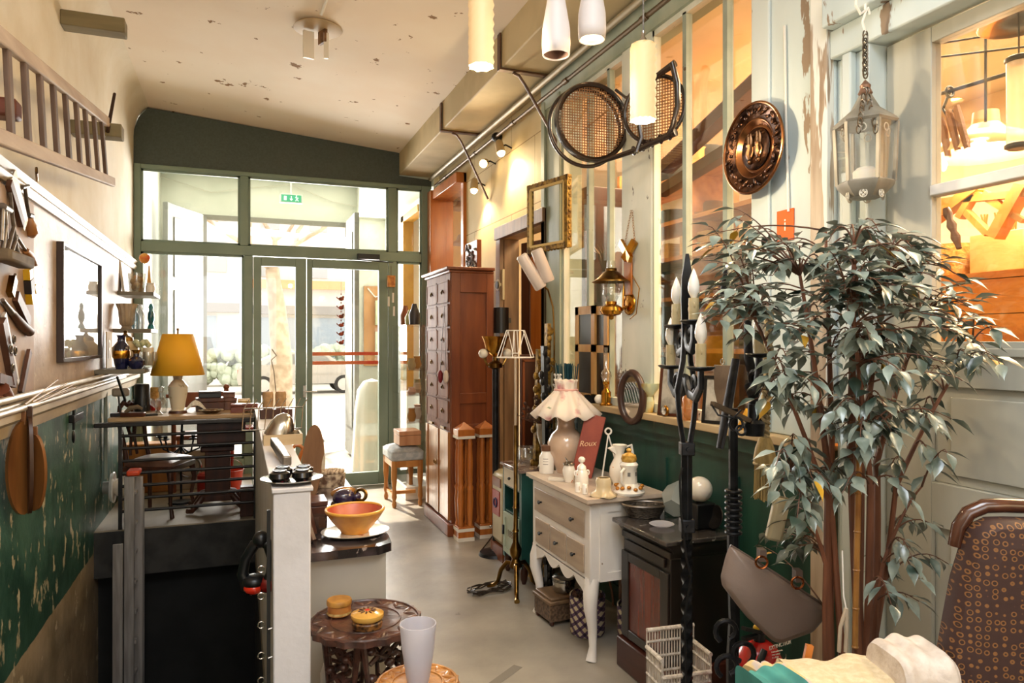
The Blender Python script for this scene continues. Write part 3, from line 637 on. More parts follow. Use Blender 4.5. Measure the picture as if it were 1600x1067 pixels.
# top shelf
p = on_s(192, yA + .2, zA)
tag(MB().box((0, 0, .13), (.02, .16, .26), Ry(-.12)).link('book', P('pale_book_cover', '#e9e2d2', rough=.6), bevel=.003), 'pale upright card leaning at the wall end of the top shelf', 'book'); bpy.data.objects['book'].location = p
t = thing('glass_tumbler', 'wide clear glass tumbler filled with dried sponge on the top shelf', 'glass', on_s(214, yA + .12, zA))
MB().lathe([(.0, .004), (.06, .004), (.075, .16), (.072, .16), (.058, .01), (0, .01)]).link('glass', M['clear'], t)
mb = MB()
for k in range(7): mb.sph((math.cos(k * 2.4) * .025, math.sin(k * 2.4) * .025, .03 + .015 * k), .028, n=10)
mb.link('dried_sponge', P('dried_sponge', '#b98a4a', '#d7ad6c', scale=30, rough=.9), t)
pot('small_white_jar', 'small white jar at the outer end of the top shelf', 'jar', on_s(235, yA + .1, zA), [(0, 0), (.035, 0), (.038, .05), (.03, .065), (.033, .08), (0, .08)], M['porc'])
tag(MB().lathe([(.03, 0), (.02, .06), (.012, .16), (.004, .25)], wav=1).link('paper_cone', P('straw_paper', '#d5a35c', rough=.7)), 'thin straw coloured cone standing at the back of the top shelf', 'ornament'); bpy.data.objects['paper_cone'].location = on_s(233, yA + .33, zA)
t = thing('glass_flower', 'orange and red glass flower on a thin stem behind the top shelf', 'ornament', on_s(226, yA + .25, zA))
MB().cyl((0, 0, 0), (.0, 0, .26), .004, n=8).link('stem', M['clear'], t); MB().sph((0, 0, .3), .045, n=12).link('bloom', P('red_glass', '#d8432e', '#eab14a', scale=14, rough=.2), t)
# middle shelf
pot('ribbed_glass_vase', 'ribbed flared smoky glass vase on the middle shelf', 'vase', on_s(198, yB + .1, zB), [(.0, 0), (.045, 0), (.035, .02), (.05, .04, .06), (.058, .15, .07), (.075, .2, .08), (.07, .2, .08), (.052, .14, .07), (.044, .05, .06), (0, .04)], P('smoky_ribbed_glass', '#bcae9a', '#8f7f6a', scale=8, rough=.12, coat=.6), wn=12, n=48)
for i, (u, hgt, lab, c) in enumerate(((211, .17, 'pale blue glass bottle beside the ribbed vase', '#4f9fb8'), (219, .2, 'clear glass decanter in the middle of the middle shelf', '#dfe8ea'), (228, .18, 'clear slim bottle left of the blue figurine', '#dfe8ea'))):
    pot('glass_bottle', lab, 'bottle', on_s(u, yB + .14 + .04 * i, zB), [(0, 0), (.035, 0), (.037, hgt * .6), (.014, hgt * .8), (.014, hgt), (0, hgt)], glassy('bottle_glass_%d' % i, gloss=.2, op=.35 if i == 0 else .12, opc=c), 'glass bottles on the middle shelf')
t = pot('bird_figurine', 'dark turquoise parrot figurine at the outer end of the middle shelf', 'figurine', on_s(236, yB + .05, zB), [(0, 0), (.035, .0), (.03, .02), (.018, .04), (.032, .08), (.03, .12), (.018, .15), (.024, .175), (.012, .2), (0, .205)], P('turquoise_glaze', '#0f4f60', '#1f7c8a', scale=12, rough=.15, coat=.5), sx=.8)
# lowest shelf
t = thing('cobalt_vase', 'tall cobalt blue vase with gilt band on the lowest shelf', 'vase', on_s(190, yC + .12, zC)); cob = P('cobalt_glaze', '#0b1030', '#1a1f4a', scale=4, rough=.08, coat=.8)
MB().lathe([(0, 0), (.035, 0), (.045, .03), (.055, .1), (.05, .16), (.026, .19), (.024, .22), (.034, .24), (.03, .24), (0, .23)]).link('body', cob, t)
MB().lathe([(.0515, .075), (.0565, .1), (.0555, .125), (.054, .13)], caps=False).link('gilt_band', M['gold'], t, label='gilt band')
t = thing('bulbous_vase', 'small round cobalt vase with narrow neck on the lowest shelf', 'vase', on_s(213, yC + .1, zC))
MB().lathe([(0, 0), (.03, 0), (.055, .03), (.056, .06), (.02, .09), (.018, .12), (.034, .135), (.03, .135), (0, .13)]).link('body', cob, t)
MB().lathe([(.019, .11), (.02, .118), (.034, .135)], caps=False).link('gilt_rim', M['gold'], t, label='gilt rim')
t = thing('ginger_jar', 'cream lidded jar with gilt knob behind the tall cobalt vase', 'jar', on_s(196, yC + .32, zC))
MB().lathe([(0, 0), (.04, 0), (.085, .08), (.088, .15), (.05, .2), (0, .2)]).link('body', P('cream_glaze', '#c9a877', '#e4cfa5', scale=9, rough=.2, coat=.4), t)
MB().lathe([(.055, .2), (.05, .225), (.02, .24), (.012, .255), (.016, .27), (0, .28)]).link('lid', M['brass'], t)
t = thing('candle_in_glass', 'white pillar candle in a round clear glass on the lowest shelf', 'candle', on_s(232, yC + .2, zC))
MB().cyl((0, 0, .02), (0, 0, .15), .035, n=20).link('candle', P('wax', '#e9dcc0', rough=.4, sss=.3), t); MB().lathe([(0, 0), (.04, 0), (.06, .05), (.055, .12), (.05, .12), (.055, .05), (.036, .01), (0, .01)]).link('glass', M['clear'], t)
t = thing('flower_ornament', 'pale green and white rosette on a short stem between vase and candle', 'ornament', on_s(222, yC + .3, zC))
mb = MB(); mb.cyl((0, 0, 0), (0, 0, .15), .02, n=10)
for k in range(9): mb.sph((math.cos(k * .7) * .04, math.sin(k * .7) * .04, .17 + .01 * (k % 3)), .022, n=8)
mb.link('rosette', P('pale_petal', '#d9d6b4', '#b5bd8c', scale=20, rough=.5), t)
p = onX(166, 574, XL + .03)
t = thing('letter_card', 'tall beige card with pale letter R leaning on the wall above the lowest shelf', 'card', (XL + .03, onX(163, 560, XL).y, zC), 0)
MB().box((0, 0, .13), (.008, .22, .27)).link('card', P('beige_card', '#b99c6c', rough=.7), t)
text('R', .2, P('pale_letter_paint', '#e4dac4', rough=.6), (.006, 0, .13), Matrix(((0, 0, 1), (1, 0, 0), (0, 1, 0))), t)
MB().bar(onX(183, 588, XL + .22), onX(196, 626, XL + .25), .012, .012).link('strut', M['black'], bpy.data.objects['wall_shelf.002'])
# ================================================================ LANDING, BALUSTRADE, DESK
YB = 5.55; GZ = .2
# balustrade in front of the desk
t = thing('balustrade', 'black metal balustrade with seven thin bars guarding the landing', 'balustrade', (0, YB, 0))
blk = P('black_railing_paint', '#141312', '#26221f', scale=20, rough=.4)
MB().bx(XL + .001, .104, -.03, .03, .91, .94).link('handrail', blk, t, bevel=.006)
for u in (188, 399):
    x = onY(u, 700, YB).x; MB().bx(x - .012, x + .012, -.012, .012, .2, .91).link('post', blk, t)
xa, xb = onY(188, 700, YB).x, .104
for i in range(7):
    z = onY(399, 672 + i * 18.5, YB).z; MB().cyl((xa, 0, z), (xb, 0, z), .011, n=10).link('bar', blk, t)
# dark low cupboard end by the right post
tag(MB().bx(.0, .095, 5.62, 5.72, .2, .42).link('dark_crate', M['dkwood'], bevel=.006), 'dark wooden crate on the landing behind the right end of the balustrade', 'crate')
# pedestal desk behind the balustrade
t = thing('pedestal_desk', 'old dark pedestal desk with scrolled feet and pale worn top on the landing', 'desk', (-.16, 5.97, GZ))
MB().bx(-.70, .255, -.36, .36, .735, .765).link('desk_top', wood('worn_desk_top', '#9b7c58', '#c2a67c', axis='x', rough=.4), t, bevel=.006)
MB().bx(-.14, .20, -.2, .2, .52, .735).link('apron_box', M['dkwood'], t, bevel=.004)
mb = MB(); mb.bx(-.09, .09, -.09, .09, .1, .5); mb.bx(-.12, .12, -.12, .12, .46, .5); mb.bx(-.11, .11, -.11, .11, .08, .13); mb.link('column', M['dkwood'], t, bevel=.008)
for sx in (-1, 1):
    for sy in (-1, 1):
        pts = [(sx * .07, sy * .06, .12), (sx * .11, sy * .09, .11), (sx * .15, sy * .11, .06), (sx * .18, sy * .13, .025), (sx * .21, sy * .15, .03)]
        MB().tube(pts, [.03, .03, .026, .022, .018], 10).link('foot', M['dkwood'], t)
DZ = GZ + .765
# yellow table lamp
t = thing('yellow_table_lamp', 'table lamp with yellow conical shade and painted white vase base on the desk', 'lamp', (onY(278, 600, 5.85).x, 5.85, DZ))
L0 = Vector(t.location)
MB().lathe([(0, 0), (.055, 0), (.055, .02), (.045, .03), (.05, .06), (.066, .15), (.07, .2), (.045, .235), (.03, .25), (.035, .28), (0, .28)]).link('lamp_base', P('painted_cream_ceramic', '#ddd2b8', '#9c8a5e', scale=16, lo=.6, hi=.72, rough=.2, coat=.4), t)
MB().lathe([(0, 0), (.065, 0), (.06, .02), (0, .02)]).link('base_plinth', M['dkwood'], t)
MB().cyl((0, 0, .28), (0, 0, .62), .006).link('stem', M['brass'], t)
MB().lathe([(.185, .285), (.105, .59)], caps=False, n=40).link('lamp_shade', P('yellow_shade_fabric', '#f2b426', '#e8a81c', scale=3, rough=.7, sss=.3), t, solid=.004)
MB().sph((0, 0, .625), .01).link('finial', M['brass'], t)
# boxes, dishes and glass on the desk
def boxy(name, label, cat, loc, d, m, rz=0, lid=None, group=None):
    t = thing(name, label, cat, loc, rz, group)
    MB().bx(-d[0] / 2, d[0] / 2, -d[1] / 2, d[1] / 2, 0, d[2] * .68).link('body', m, t, bevel=.003)
    MB().bx(-d[0] / 2 - .002, d[0] / 2 + .002, -d[1] / 2 - .002, d[1] / 2 + .002, d[2] * .7, d[2]).link('lid', lid or m, t, bevel=.004)
    return t
def xd_(u, y): return onY(u, 600, y).x
boxy('jewellery_box', 'largest red brown wooden box behind the small oval dish', 'box', (xd_(328, 5.98), 5.98, DZ), (.2, .15, .10), M['dkwood'], .1)
boxy('wooden_box', 'long red brown wooden box lying at the right front of the desk', 'box', (xd_(382, 5.75), 5.75, DZ), (.19, .1, .065), wood('mahogany_box', '#5a2416', '#8a4328', axis='x', rough=.3, coat=.4), -.05)
boxy('black_box', 'black flat box on top of the largest wooden box', 'box', (xd_(328, 6.0), 6.0, DZ + .101), (.16, .11, .05), M['black'], .05, P('grey_lid', '#4a4644', rough=.4))
boxy('small_box', 'small square brown box on the stack right of the black one', 'box', (xd_(358, 6.0), 6.0, DZ + .096), (.085, .09, .045), wood('brown_box_wood', '#4f2c1a', '#7b4d30', rough=.35), 0)
boxy('flat_box', 'flat brown box under the small square one', 'box', (xd_(356, 6.0), 6.02, DZ), (.13, .12, .095), wood('brown_box_wood', '', ''), 0)
t = thing('oval_dish', 'small oval brown dish with pale painted rim on the desk edge', 'dish', (xd_(330, 5.72), 5.72, DZ))
MB().lathe([(0, 0), (.04, 0), (.085, .025), (.08, .028), (.04, .008), (0, .008)], sy=.7).link('dish_body', P('brown_dish_glaze', '#4a2c16', rough=.2), t); MB().lathe([(.078, .027), (.086, .03), (.088, .026)], sy=.7, caps=False).link('rim', P('cream_rim', '#d9c9a0', '#6b4a2a', scale=40, rough=.3), t, label='cream patterned rim')
tag(MB().sheet(lambda a, b: Vector((-.08 + .16 * a, -.05 + .1 * b, .085 * math.sin(PI * a) * (.6 + .4 * math.sin(PI * b)))), 12, 8).link('embroidered_cloth', P('white_embroidery', '#e8e4da', '#c9c2b4', scale=50, rough=.8), solid=.004, loc=(xd_(306, 5.9), 5.9, DZ + .002)), 'white embroidered cloth bundle between lamp and boxes', 'cloth')
pot('cut_glass_bowl', 'short cut glass goblet in front of the yellow lamp', 'glass', (xd_(247, 5.75), 5.75, DZ), [(0, 0), (.035, 0), (.03, .01), (.012, .03), (.02, .05), (.05, .08), (.055, .12), (.05, .12), (.02, .06), (0, .055)], M['clear'], wn=10)
pot('glass_decanter', 'clear glass decanter with stopper left of the yellow lamp', 'decanter', (xd_(252, 5.95), 5.95, DZ), [(0, 0), (.04, 0), (.042, .08), (.016, .12), (.015, .15), (.022, .16), (.02, .19), (0, .2)], M['clear'])
pot('red_jar', 'squat red jar behind the glass decanter', 'jar', (xd_(243, 6.15), 6.15, DZ), [(0, 0), (.035, 0), (.04, .06), (.03, .08), (0, .085)], P('red_glaze', '#b3261c', rough=.25))
pot('black_tin', 'tall black cylindrical tin standing under the lowest shelf', 'tin', (xd_(222, 6.1), 6.1, DZ), [(0, 0), (.055, 0), (.055, .2), (.05, .21), (0, .21)], M['black'])
pot('straw_holder', 'pale straw coloured cylinder behind the black tin', 'holder', (xd_(240, 6.27), 6.27, DZ), [(0, 0), (.04, 0), (.04, .17), (.036, .17), (.036, .02), (0, .02)], P('straw', '#c9a96a', '#a98a4c', scale=40, rough=.8))
t = thing('desk_clamp', 'black desk tool with pale round head at the left end of the desk', 'tool', (xd_(188, 5.75), 5.75, DZ))
MB().bx(-.06, .06, -.04, .04, 0, .025).link('foot', M['black'], t, bevel=.004); MB().cyl((0, 0, .02), (-.02, .02, .2), .006).link('arm', M['black'], t)
MB().box((.0, .02, .17), (.11, .06, .06)).link('head', P('pale_tool_head', '#8b8171', rough=.4), t, bevel=.015)
t = thing('wood_plane', 'small wooden plane with curled handle on the desk beside the black tool', 'tool', (xd_(208, 5.68), 5.68, DZ), -.2)
MB().box((0, 0, .015), (.16, .05, .03)).link('body', M['dkwood'], t, bevel=.006); MB().tube([(-.05, 0, .03), (-.02, 0, .06), (.03, 0, .07), (.06, 0, .055)], [.012, .018, .016, .01]).link('handle', M['oldwood'], t)
tag(MB().box((0, 0, .007), (.12, .03, .014), Rz(.3)).link('file_case', M['black'], bevel=.003, loc=(xd_(232, 5.7), 5.7, DZ)), 'flat black case lying at the desk edge left of the goblet', 'case')
tag(MB().bar((0, 0, 0), (.2, .1, 0), .05, .012).link('wooden_ruler', M['oldwood'], loc=(xd_(385, 5.66), 5.68, DZ + .01)), 'flat pale piece of wood at the right end of the desk', 'wood')
for i, (u, y, lab) in enumerate(((398, 6.0, 'pale straw box behind the long red brown box'), (414, 6.15, 'pale woven box at the very right end of the desk row'))):
    boxy('straw_box', lab, 'box', (min(xd_(u, y), .03), y, DZ), (.09, .08, .07), P('straw', '', ''))
# chair behind the desk with turned finials
t = thing('desk_chair', 'red brown chair with turned finials behind the desk', 'chair', (xd_(313, 6.75), 6.75, GZ))
for s in (-1, 1):
    mb = MB(); mb.cyl((s * .21, 0, 0), (s * .21, 0, .88), .02, n=12); mb.sph((s * .21, 0, .9), .026, n=12); mb.cyl((s * .19, 0, .83), (s * .27, 0, .83), .018, n=12); mb.link('post', M['redwood'], t)
MB().bx(-.2, .2, -.012, .012, .72, .86).link('top_rail', M['redwood'], t, bevel=.006); MB().bx(-.22, .22, .02, .42, .44, .48).link('seat', M['redwood'], t, bevel=.01)
for s in (-1, 1): MB().cyl((s * .2, .4, 0), (s * .2, .4, .44), .018, n=12).link('leg', M['redwood'], t)
# carved chair on the landing
t = thing('carved_dining_chair', 'dark carved chair with brown leather seat behind the balustrade', 'chair', (xd_(250, 6.0), 6.0, GZ), 1.2); t.scale = (.8, .8, .88)
sm_ = P('brown_leather', '#6b4a3a', '#8a6450', scale=6, rough=.35)
mb = MB()
mb.sheet(lambda a, b: Vector((-.22 + .44 * a, -.22 + .44 * b, .46 + .045 * math.sin(PI * a) ** .5 * math.sin(PI * b) ** .5)), 14, 14); mb.bx(-.22, .22, -.22, .22, .43, .46); mb.link('seat', sm_, t)
MB().bx(-.25, .25, -.23, .23, .38, .43).link('seat_rail', M['dkwood'], t, bevel=.01)
for sx in (-1, 1):
    MB().tube([(sx * .22, -.2, .4), (sx * .24, -.22, .28), (sx * .21, -.2, .12), (sx * .23, -.23, .0)], [.03, .024, .016, .02], 10).link('leg', M['dkwood'], t)
    MB().tube([(sx * .2, .2, .0), (sx * .2, .2, .42), (sx * .19, .24, .62), (sx * .22, .27, .8), (sx * .17, .29, .92)], [.018, .022, .02, .02, .018], 10).link('back_post', M['dkwood'], t)
MB().tube([(-.17, .29, .92), (-.1, .29, .96), (-.04, .29, .93), (0, .29, .95), (.04, .29, .93), (.1, .29, .96), (.17, .29, .92)], [.02] * 7, 10).link('crest_rail', M['dkwood'], t)
mb = MB(); mb.tube([(-.06, .25, .5), (-.03, .26, .65), (-.09, .28, .8), (0, .29, .92)], .014, 8); mb.tube([(.06, .25, .5), (.03, .26, .65), (.09, .28, .8), (0, .29, .92)], .014, 8); mb.ring((0, .27, .72), .04, .01, Rx(PI / 2)); mb.link('splat', M['dkwood'], t)
# small candelabrum seen through the bars
t = thing('iron_candelabrum', 'curly iron candelabrum with candle cups on the landing between chair and desk', 'candelabrum', (xd_(283, 6.3), 6.3, GZ))
MB().tube([(0, 0, 0), (0, 0, .5), (.01, 0, .68)], .009, 8).link('stem', M['blackiron'], t)
MB().lathe([(0, 0), (.1, 0), (.09, .015), (.01, .03)]).link('base', M['blackiron'], t)
for k in range(5):
    a = k * 2 * PI / 5 + .3; c, s = math.cos(a), math.sin(a)
    mb = MB(); mb.tube([(0, 0, .45), (c * .06, s * .06, .40), (c * .14, s * .14, .43), (c * .17, s * .17, .52)], .007, 8); mb.lathe([(.006, 0), (.03, .01), (.032, .016), (.014, .018), (.014, .04), (0, .04)], (c * .17, s * .17, .52)); mb.link('arm', M['blackiron'], t)
# bucket and small stools beyond
t = thing('red_bucket', 'orange red bucket with wire handle on the landing behind the desk', 'bucket', (xd_(361, 6.55), 6.55, GZ))
MB().lathe([(0, 0), (.075, 0), (.1, .2), (.105, .2), (.097, .195), (.073, .01), (0, .01)]).link('pail', P('bucket_red', '#d8401c', rough=.35), t)
MB().tube([(-.1 * math.cos(a), 0, .19 + .1 * math.sin(a)) for a in [k * PI / 10 for k in range(11)]], .003, 6).link('handle', M['steel'], t)
pot('red_canister', 'low dark red canister left of the desk column on the landing', 'canister', (xd_(322, 6.6), 6.6, GZ), [(0, 0), (.07, 0), (.07, .16), (.05, .18), (0, .18)], P('dull_red_paint', '#a3251b', rough=.4))
t = thing('small_red_stool', 'small red lacquered stool with turned legs behind the balustrade right end', 'stool', (xd_(390, 6.8) - .05, 6.8, GZ))
MB().bx(-.12, .12, -.12, .12, .5, .54).link('seat', P('red_lacquer', '#8c2a20', rough=.25), t, bevel=.008)
for sx in (-1, 1):
    for sy in (-1, 1): MB().tube([(sx * .1, sy * .1, z) for z in (0, .1, .2, .3, .42, .5)], [.012, .02, .014, .022, .014, .022], 10).link('leg', _M['red_lacquer'], t)
t = thing('box_speaker', 'pale low cabinet with round grille on the landing behind the chair', 'cabinet', (xd_(298, 6.95), 6.95, GZ))
MB().bx(-.18, .18, -.12, .12, 0, .34).link('body', P('pale_cabinet', '#b9aa92', '#a3937a', scale=4, rough=.5), t, bevel=.008); MB().ring((0, -.125, .2), .09, .014, Rx(PI / 2)).link('grille_ring', M['steel'], t)
tag(MB().bx(-.2, .2, -.1, .1, 0, .42).link('gilt_frame_stack', wood('amber_wood', '#a8641f', '#d08a3a', rough=.35), bevel=.01, loc=(xd_(235, 6.9), 6.9, GZ)), 'amber wooden box standing on the landing behind the carved chair', 'box')

# ================================================================ HALF WALL, COUNTER, CARVED TABLES
HZ = 1.0
# plate with four dark lacquered bowls
t = thing('silver_plate', 'oval silver plate on the end of the white half wall', 'plate', (.172, 2.635, HZ))
MB().lathe([(0, .0), (.06, 0), (.105, .014), (.107, .018), (.06, .006), (0, .006)], sx=1.0, sy=.95, n=40).link('plate_body', M['steel'], t)
lac = P('black_lacquer_flowers', '#0b0a0c', '#7a1e30', scale=26, lo=.63, hi=.66, rough=.15, coat=.6)
for i, (x, y, lab) in enumerate(((-.045, -.03, 'front left black lacquer pot on the silver plate'), (.035, -.035, 'front right black lacquer pot with pink flowers'), (-.03, .045, 'back left black lacquer pot on the silver plate'), (.045, .04, 'back right black lacquer pot on the silver plate'))):
    t = thing('lacquer_pot', lab, 'pot', (.172 + x * .95, 2.635 + y, HZ + .007), 0, 'black lacquer pots on the silver plate')
    MB().lathe([(0, 0), (.022, 0), (.036, .018), (.034, .034), (.022, .04), (.02, .042), (.0, .040)]).link('bowl', lac, t); MB().ring((0, 0, .041), .022, .003, None, 20, 6).link('rim', M['black'], t)
# tray box with a silver dome, tools leaning on the half wall
bxw = wood('pale_box_wood', '#cbb491', '#b0966e', axis='x', rough=.6)
t = thing('wooden_tray', 'open pale wooden tray box lying across the half wall', 'tray', (.185, 3.68, HZ))
mb = MB(); mb.bx(-.08, .10, -.09, .09, 0, .01); mb.bx(-.08, .10, -.09, -.08, .01, .05); mb.bx(-.08, .10, .08, .09, .01, .05); mb.bx(-.08, -.07, -.08, .08, .01, .05); mb.bx(.09, .10, -.08, .08, .01, .05); mb.link('tray_box', bxw, t)
t = thing('silver_dome', 'polished silver dome shaped cover tilted in the wooden tray', 'cover', (.178, 3.68, HZ + .03))
MB().lathe([(.072, 0), (.069, .02), (.06, .06), (.04, .1), (.015, .118), (0, .12)], R=Ry(.3), n=36).link('dome', M['steel'], t)
t = thing('metal_rack', 'thin wire rack behind the silver dome', 'rack', (.15, 4.25, HZ)); mb = MB()
for k in range(9): mb.tube([(-.14 + .04 * k, 0, 0), (-.13 + .04 * k, .03, .12), (-.1 + .04 * k, .05, .17)], .003, 6)
mb.tube([(-.14, 0, .0), (.18, 0, 0)], .004, 6); mb.tube([(-.13, .03, .12), (.19, .03, .12)], .004, 6); mb.link('wire_rack', M['steel'], t)
t = thing('hand_plane_iron', 'grey metal bar lying on top of the half wall', 'bar', (.165, 3.2, HZ))
MB().bar((-.02, .2, .045), (.012, -.22, .02), .035, .04, (1, 0, 0)).link('bar', steel_d, t, bevel=.006)
# counter with marble top
t = thing('marble_counter', 'low pale grey counter with dark marble top beside the half wall', 'counter', (0, 0, 0))
pnl = P('pale_grey_panel', '#b3ada2', '#aaa398', scale=2, rough=.5)
MB().bx(.24, .56, 2.99, 4.75, 0, .612).link('body', pnl, t, bevel=.003)
MB().bx(.24, .575, 2.985, 2.992, .012, .612).link('end_panel', pnl, t)
marb = P('dark_veined_marble', '#241f1f', '#55494a', scale=7, rough=.14, coat=.4, chip='#9c8f88', chip_t=.64, chip_s=9, detail=8)
poly = [(.236, 2.95), (.54, 2.95), (.60, 2.99), (.61, 3.1), (.61, 4.8), (.236, 4.8)]
MB().prism(poly, .036, None, (0, 0, .613)).link('marble_top', marb, t, bevel=.006)
CZ = .65
t = thing('oval_platter', 'oval cream platter with orange flowers under the big bowl', 'platter', (.475, 3.17, CZ))
MB().lathe([(0, 0), (.09, 0), (.145, .014), (.148, .018), (.09, .008), (0, .008)], sy=.85, n=40).link('platter_body', P('flowered_cream_glaze', '#ded5c0', '#c9621c', scale=11, lo=.62, hi=.66, rough=.2, coat=.4), t)
t = thing('earthenware_bowl', 'large orange glazed earthenware bowl with pink inside on the platter', 'bowl', (.475, 3.18, CZ + .009))
MB().lathe([(0, 0), (.06, 0), (.065, .012), (.1, .05), (.13, .095), (.128, .1)], n=40, caps=False).link('bowl_outside', P('orange_glaze', '#b8742a', '#dd9f45', scale=7, rough=.3, coat=.3), t)
MB().lathe([(.128, .1), (.122, .1), (.095, .055), (.06, .022), (0, .018)], n=40, caps=False).link('bowl_inside', P('salmon_glaze', '#b04a30', '#c46a4a', scale=8, rough=.35), t, label='salmon pink glazed inside')
MB().ring((0, 0, .1), .125, .006, None, 40, 8).link('rim', P('yellow_rim', '#dba644', rough=.3), t)
t = thing('pig_figurine', 'dark purple glass pig lying on the marble counter behind the bowl', 'figurine', (.50, 3.72, CZ))
mb = MB(); mb.sph((0, 0, .045), .045, sx=1.3, n=18); mb.sph((.06, -.02, .05), .026, n=12)
for a, b in ((-.03, -.02), (.03, -.02), (-.03, .02), (.03, .02)): mb.cyl((a, b, .03), (a, b, 0), .01, n=8)
mb.link('body', P('purple_glass', '#241a33', '#3a2c4c', scale=4, rough=.08, coat=.7), t); MB().ring((.08, -.03, .06), .028, .009, Rx(1.2), 20, 8).link('ring', M['brass'], t)
t = thing('wooden_clog', 'glossy brown carved wooden shoe form beside the pig', 'ornament', (.575 - .05, 3.93, CZ), .4)
MB().sph((0, 0, .03), .03, sx=2.6, sy=1.3, n=18).link('shell', wood('glossy_brown', '#6a4321', '#b07a3e', rough=.15, coat=.6), t)
t = thing('shell_box', 'oval box covered in shells on the counter', 'box', (.50, 4.28, CZ))
MB().lathe([(0, 0), (.08, 0), (.085, .075), (0, .075)], sy=.7, n=32).link('body', P('floral_box_pattern', '#cbb9a0', '#5f4638', scale=30, rough=.6), t)
mb = MB()
for k in range(46):
    a = k * 2.4; r = .075 * math.sqrt(k / 46); mb.sph((math.cos(a) * r, math.sin(a) * r * .7, .08 + .012 * math.cos(r * 18)), .012, n=8)
mb.link('shell_lid', P('shells', '#c7b49c', '#96806a', scale=50, rough=.5), t)
boxy('dark_chest', 'dark low chest on the counter near the half wall', 'box', (.33, 3.6, CZ), (.13, .16, .08), wood('dark_glossy', '#3a211a', '#5d3a2c', rough=.3))
t = thing('glass_jar', 'small squat smoky glass jar beside the earthenware bowl', 'jar', (.325, 3.28, CZ)); MB().lathe([(0, 0), (.04, 0), (.042, .06), (.036, .07), (.036, .01), (0, .01)], n=8).link('jar', glassy('smoky_glass', gloss=.2, op=.4, opc='#6b5348'), t)
for i, (x, y, h_, lab) in enumerate(((.262, 3.10, .12, 'front dark wooden slat leaning against the half wall on the counter'), (.275, 3.2, .16, 'second dark wooden slat leaning against the half wall on the counter'))):
    tag(MB().bar((.022, 0, 0), (-.012, .06, h_), .02, .045).link('leaning_board', wood('dark_glossy', '', ''), bevel=.003, loc=(x, y, CZ + .004)), lab, 'slat')
# wooden racket-like chair parts and spoons standing between half wall and counter
for i, (u, v, w, h_, a, lab, m) in enumerate(((464, 700, .05, .11, .15, 'left curved wooden hoop standing behind the half wall', M['orange']), (478, 715, .05, .12, .1, 'right curved wooden hoop standing behind the half wall', M['orange']))):
    p = onY(u, v, 4.55); o = MB().ring((0, 0, 0), w, .011, Rx(PI / 2) , 28, 8, sy=2.0).link('wooden_hoop', m, loc=(max(p.x, .33), 4.55 - .12 * i, CZ + .112)); tag(o, lab, 'hoop')
t = thing('long_paddle', 'tall brown wooden paddle shaped board standing on the counter by the half wall', 'board', (.36, 3.95, CZ))
pts = [(math.cos(k * PI / 14) * .06 * (1 if math.sin(k * PI / 14) > 0 else .8), .2 + math.sin(k * PI / 14) * .2) for k in range(28)]
MB().prism(pts, .012, Rz(-.5) @ R_FRONT @ Rx(-.12)).link('board', wood('paddle_wood', '#6a4a34', '#8f6c4e', rough=.4), t, bevel=.003)
t = thing('pewter_lidded_jug', 'white jug with pewter lid and yellow flowers behind the paddle', 'jug', (.44, 4.62, CZ))
MB().lathe([(0, 0), (.06, 0), (.065, .1), (.055, .22), (0, .22)]).link('body', P('jug_paint', '#d6cfc0', '#d99a2a', scale=9, lo=.58, hi=.62, rough=.2), t); MB().lathe([(.06, .22), (.05, .24), (.02, .26), (.01, .28), (.014, .3), (0, .31)]).link('lid', M['steel'], t)
t = thing('salt_box', 'dark wooden box with pale jars behind the wooden tray on the half wall', 'box', (.2, 4.9, HZ)); MB().bx(-.08, .12, -.07, .07, 0, .06).link('body', M['dkwood'], t, bevel=.004)
for i, x in enumerate((-.03, .05)):
    pot('cork_jar', ('left pale cork jar in the dark box on the half wall', 'right pale cork jar in the dark box on the half wall')[i], 'jar', (.2 + x, 4.9, HZ + .062), [(0, 0), (.032, 0), (.035, .09), (.03, .11), (0, .11)], P('cork', '#a8835a', '#c39c70', scale=30, rough=.8), 'cork jars on the half wall')
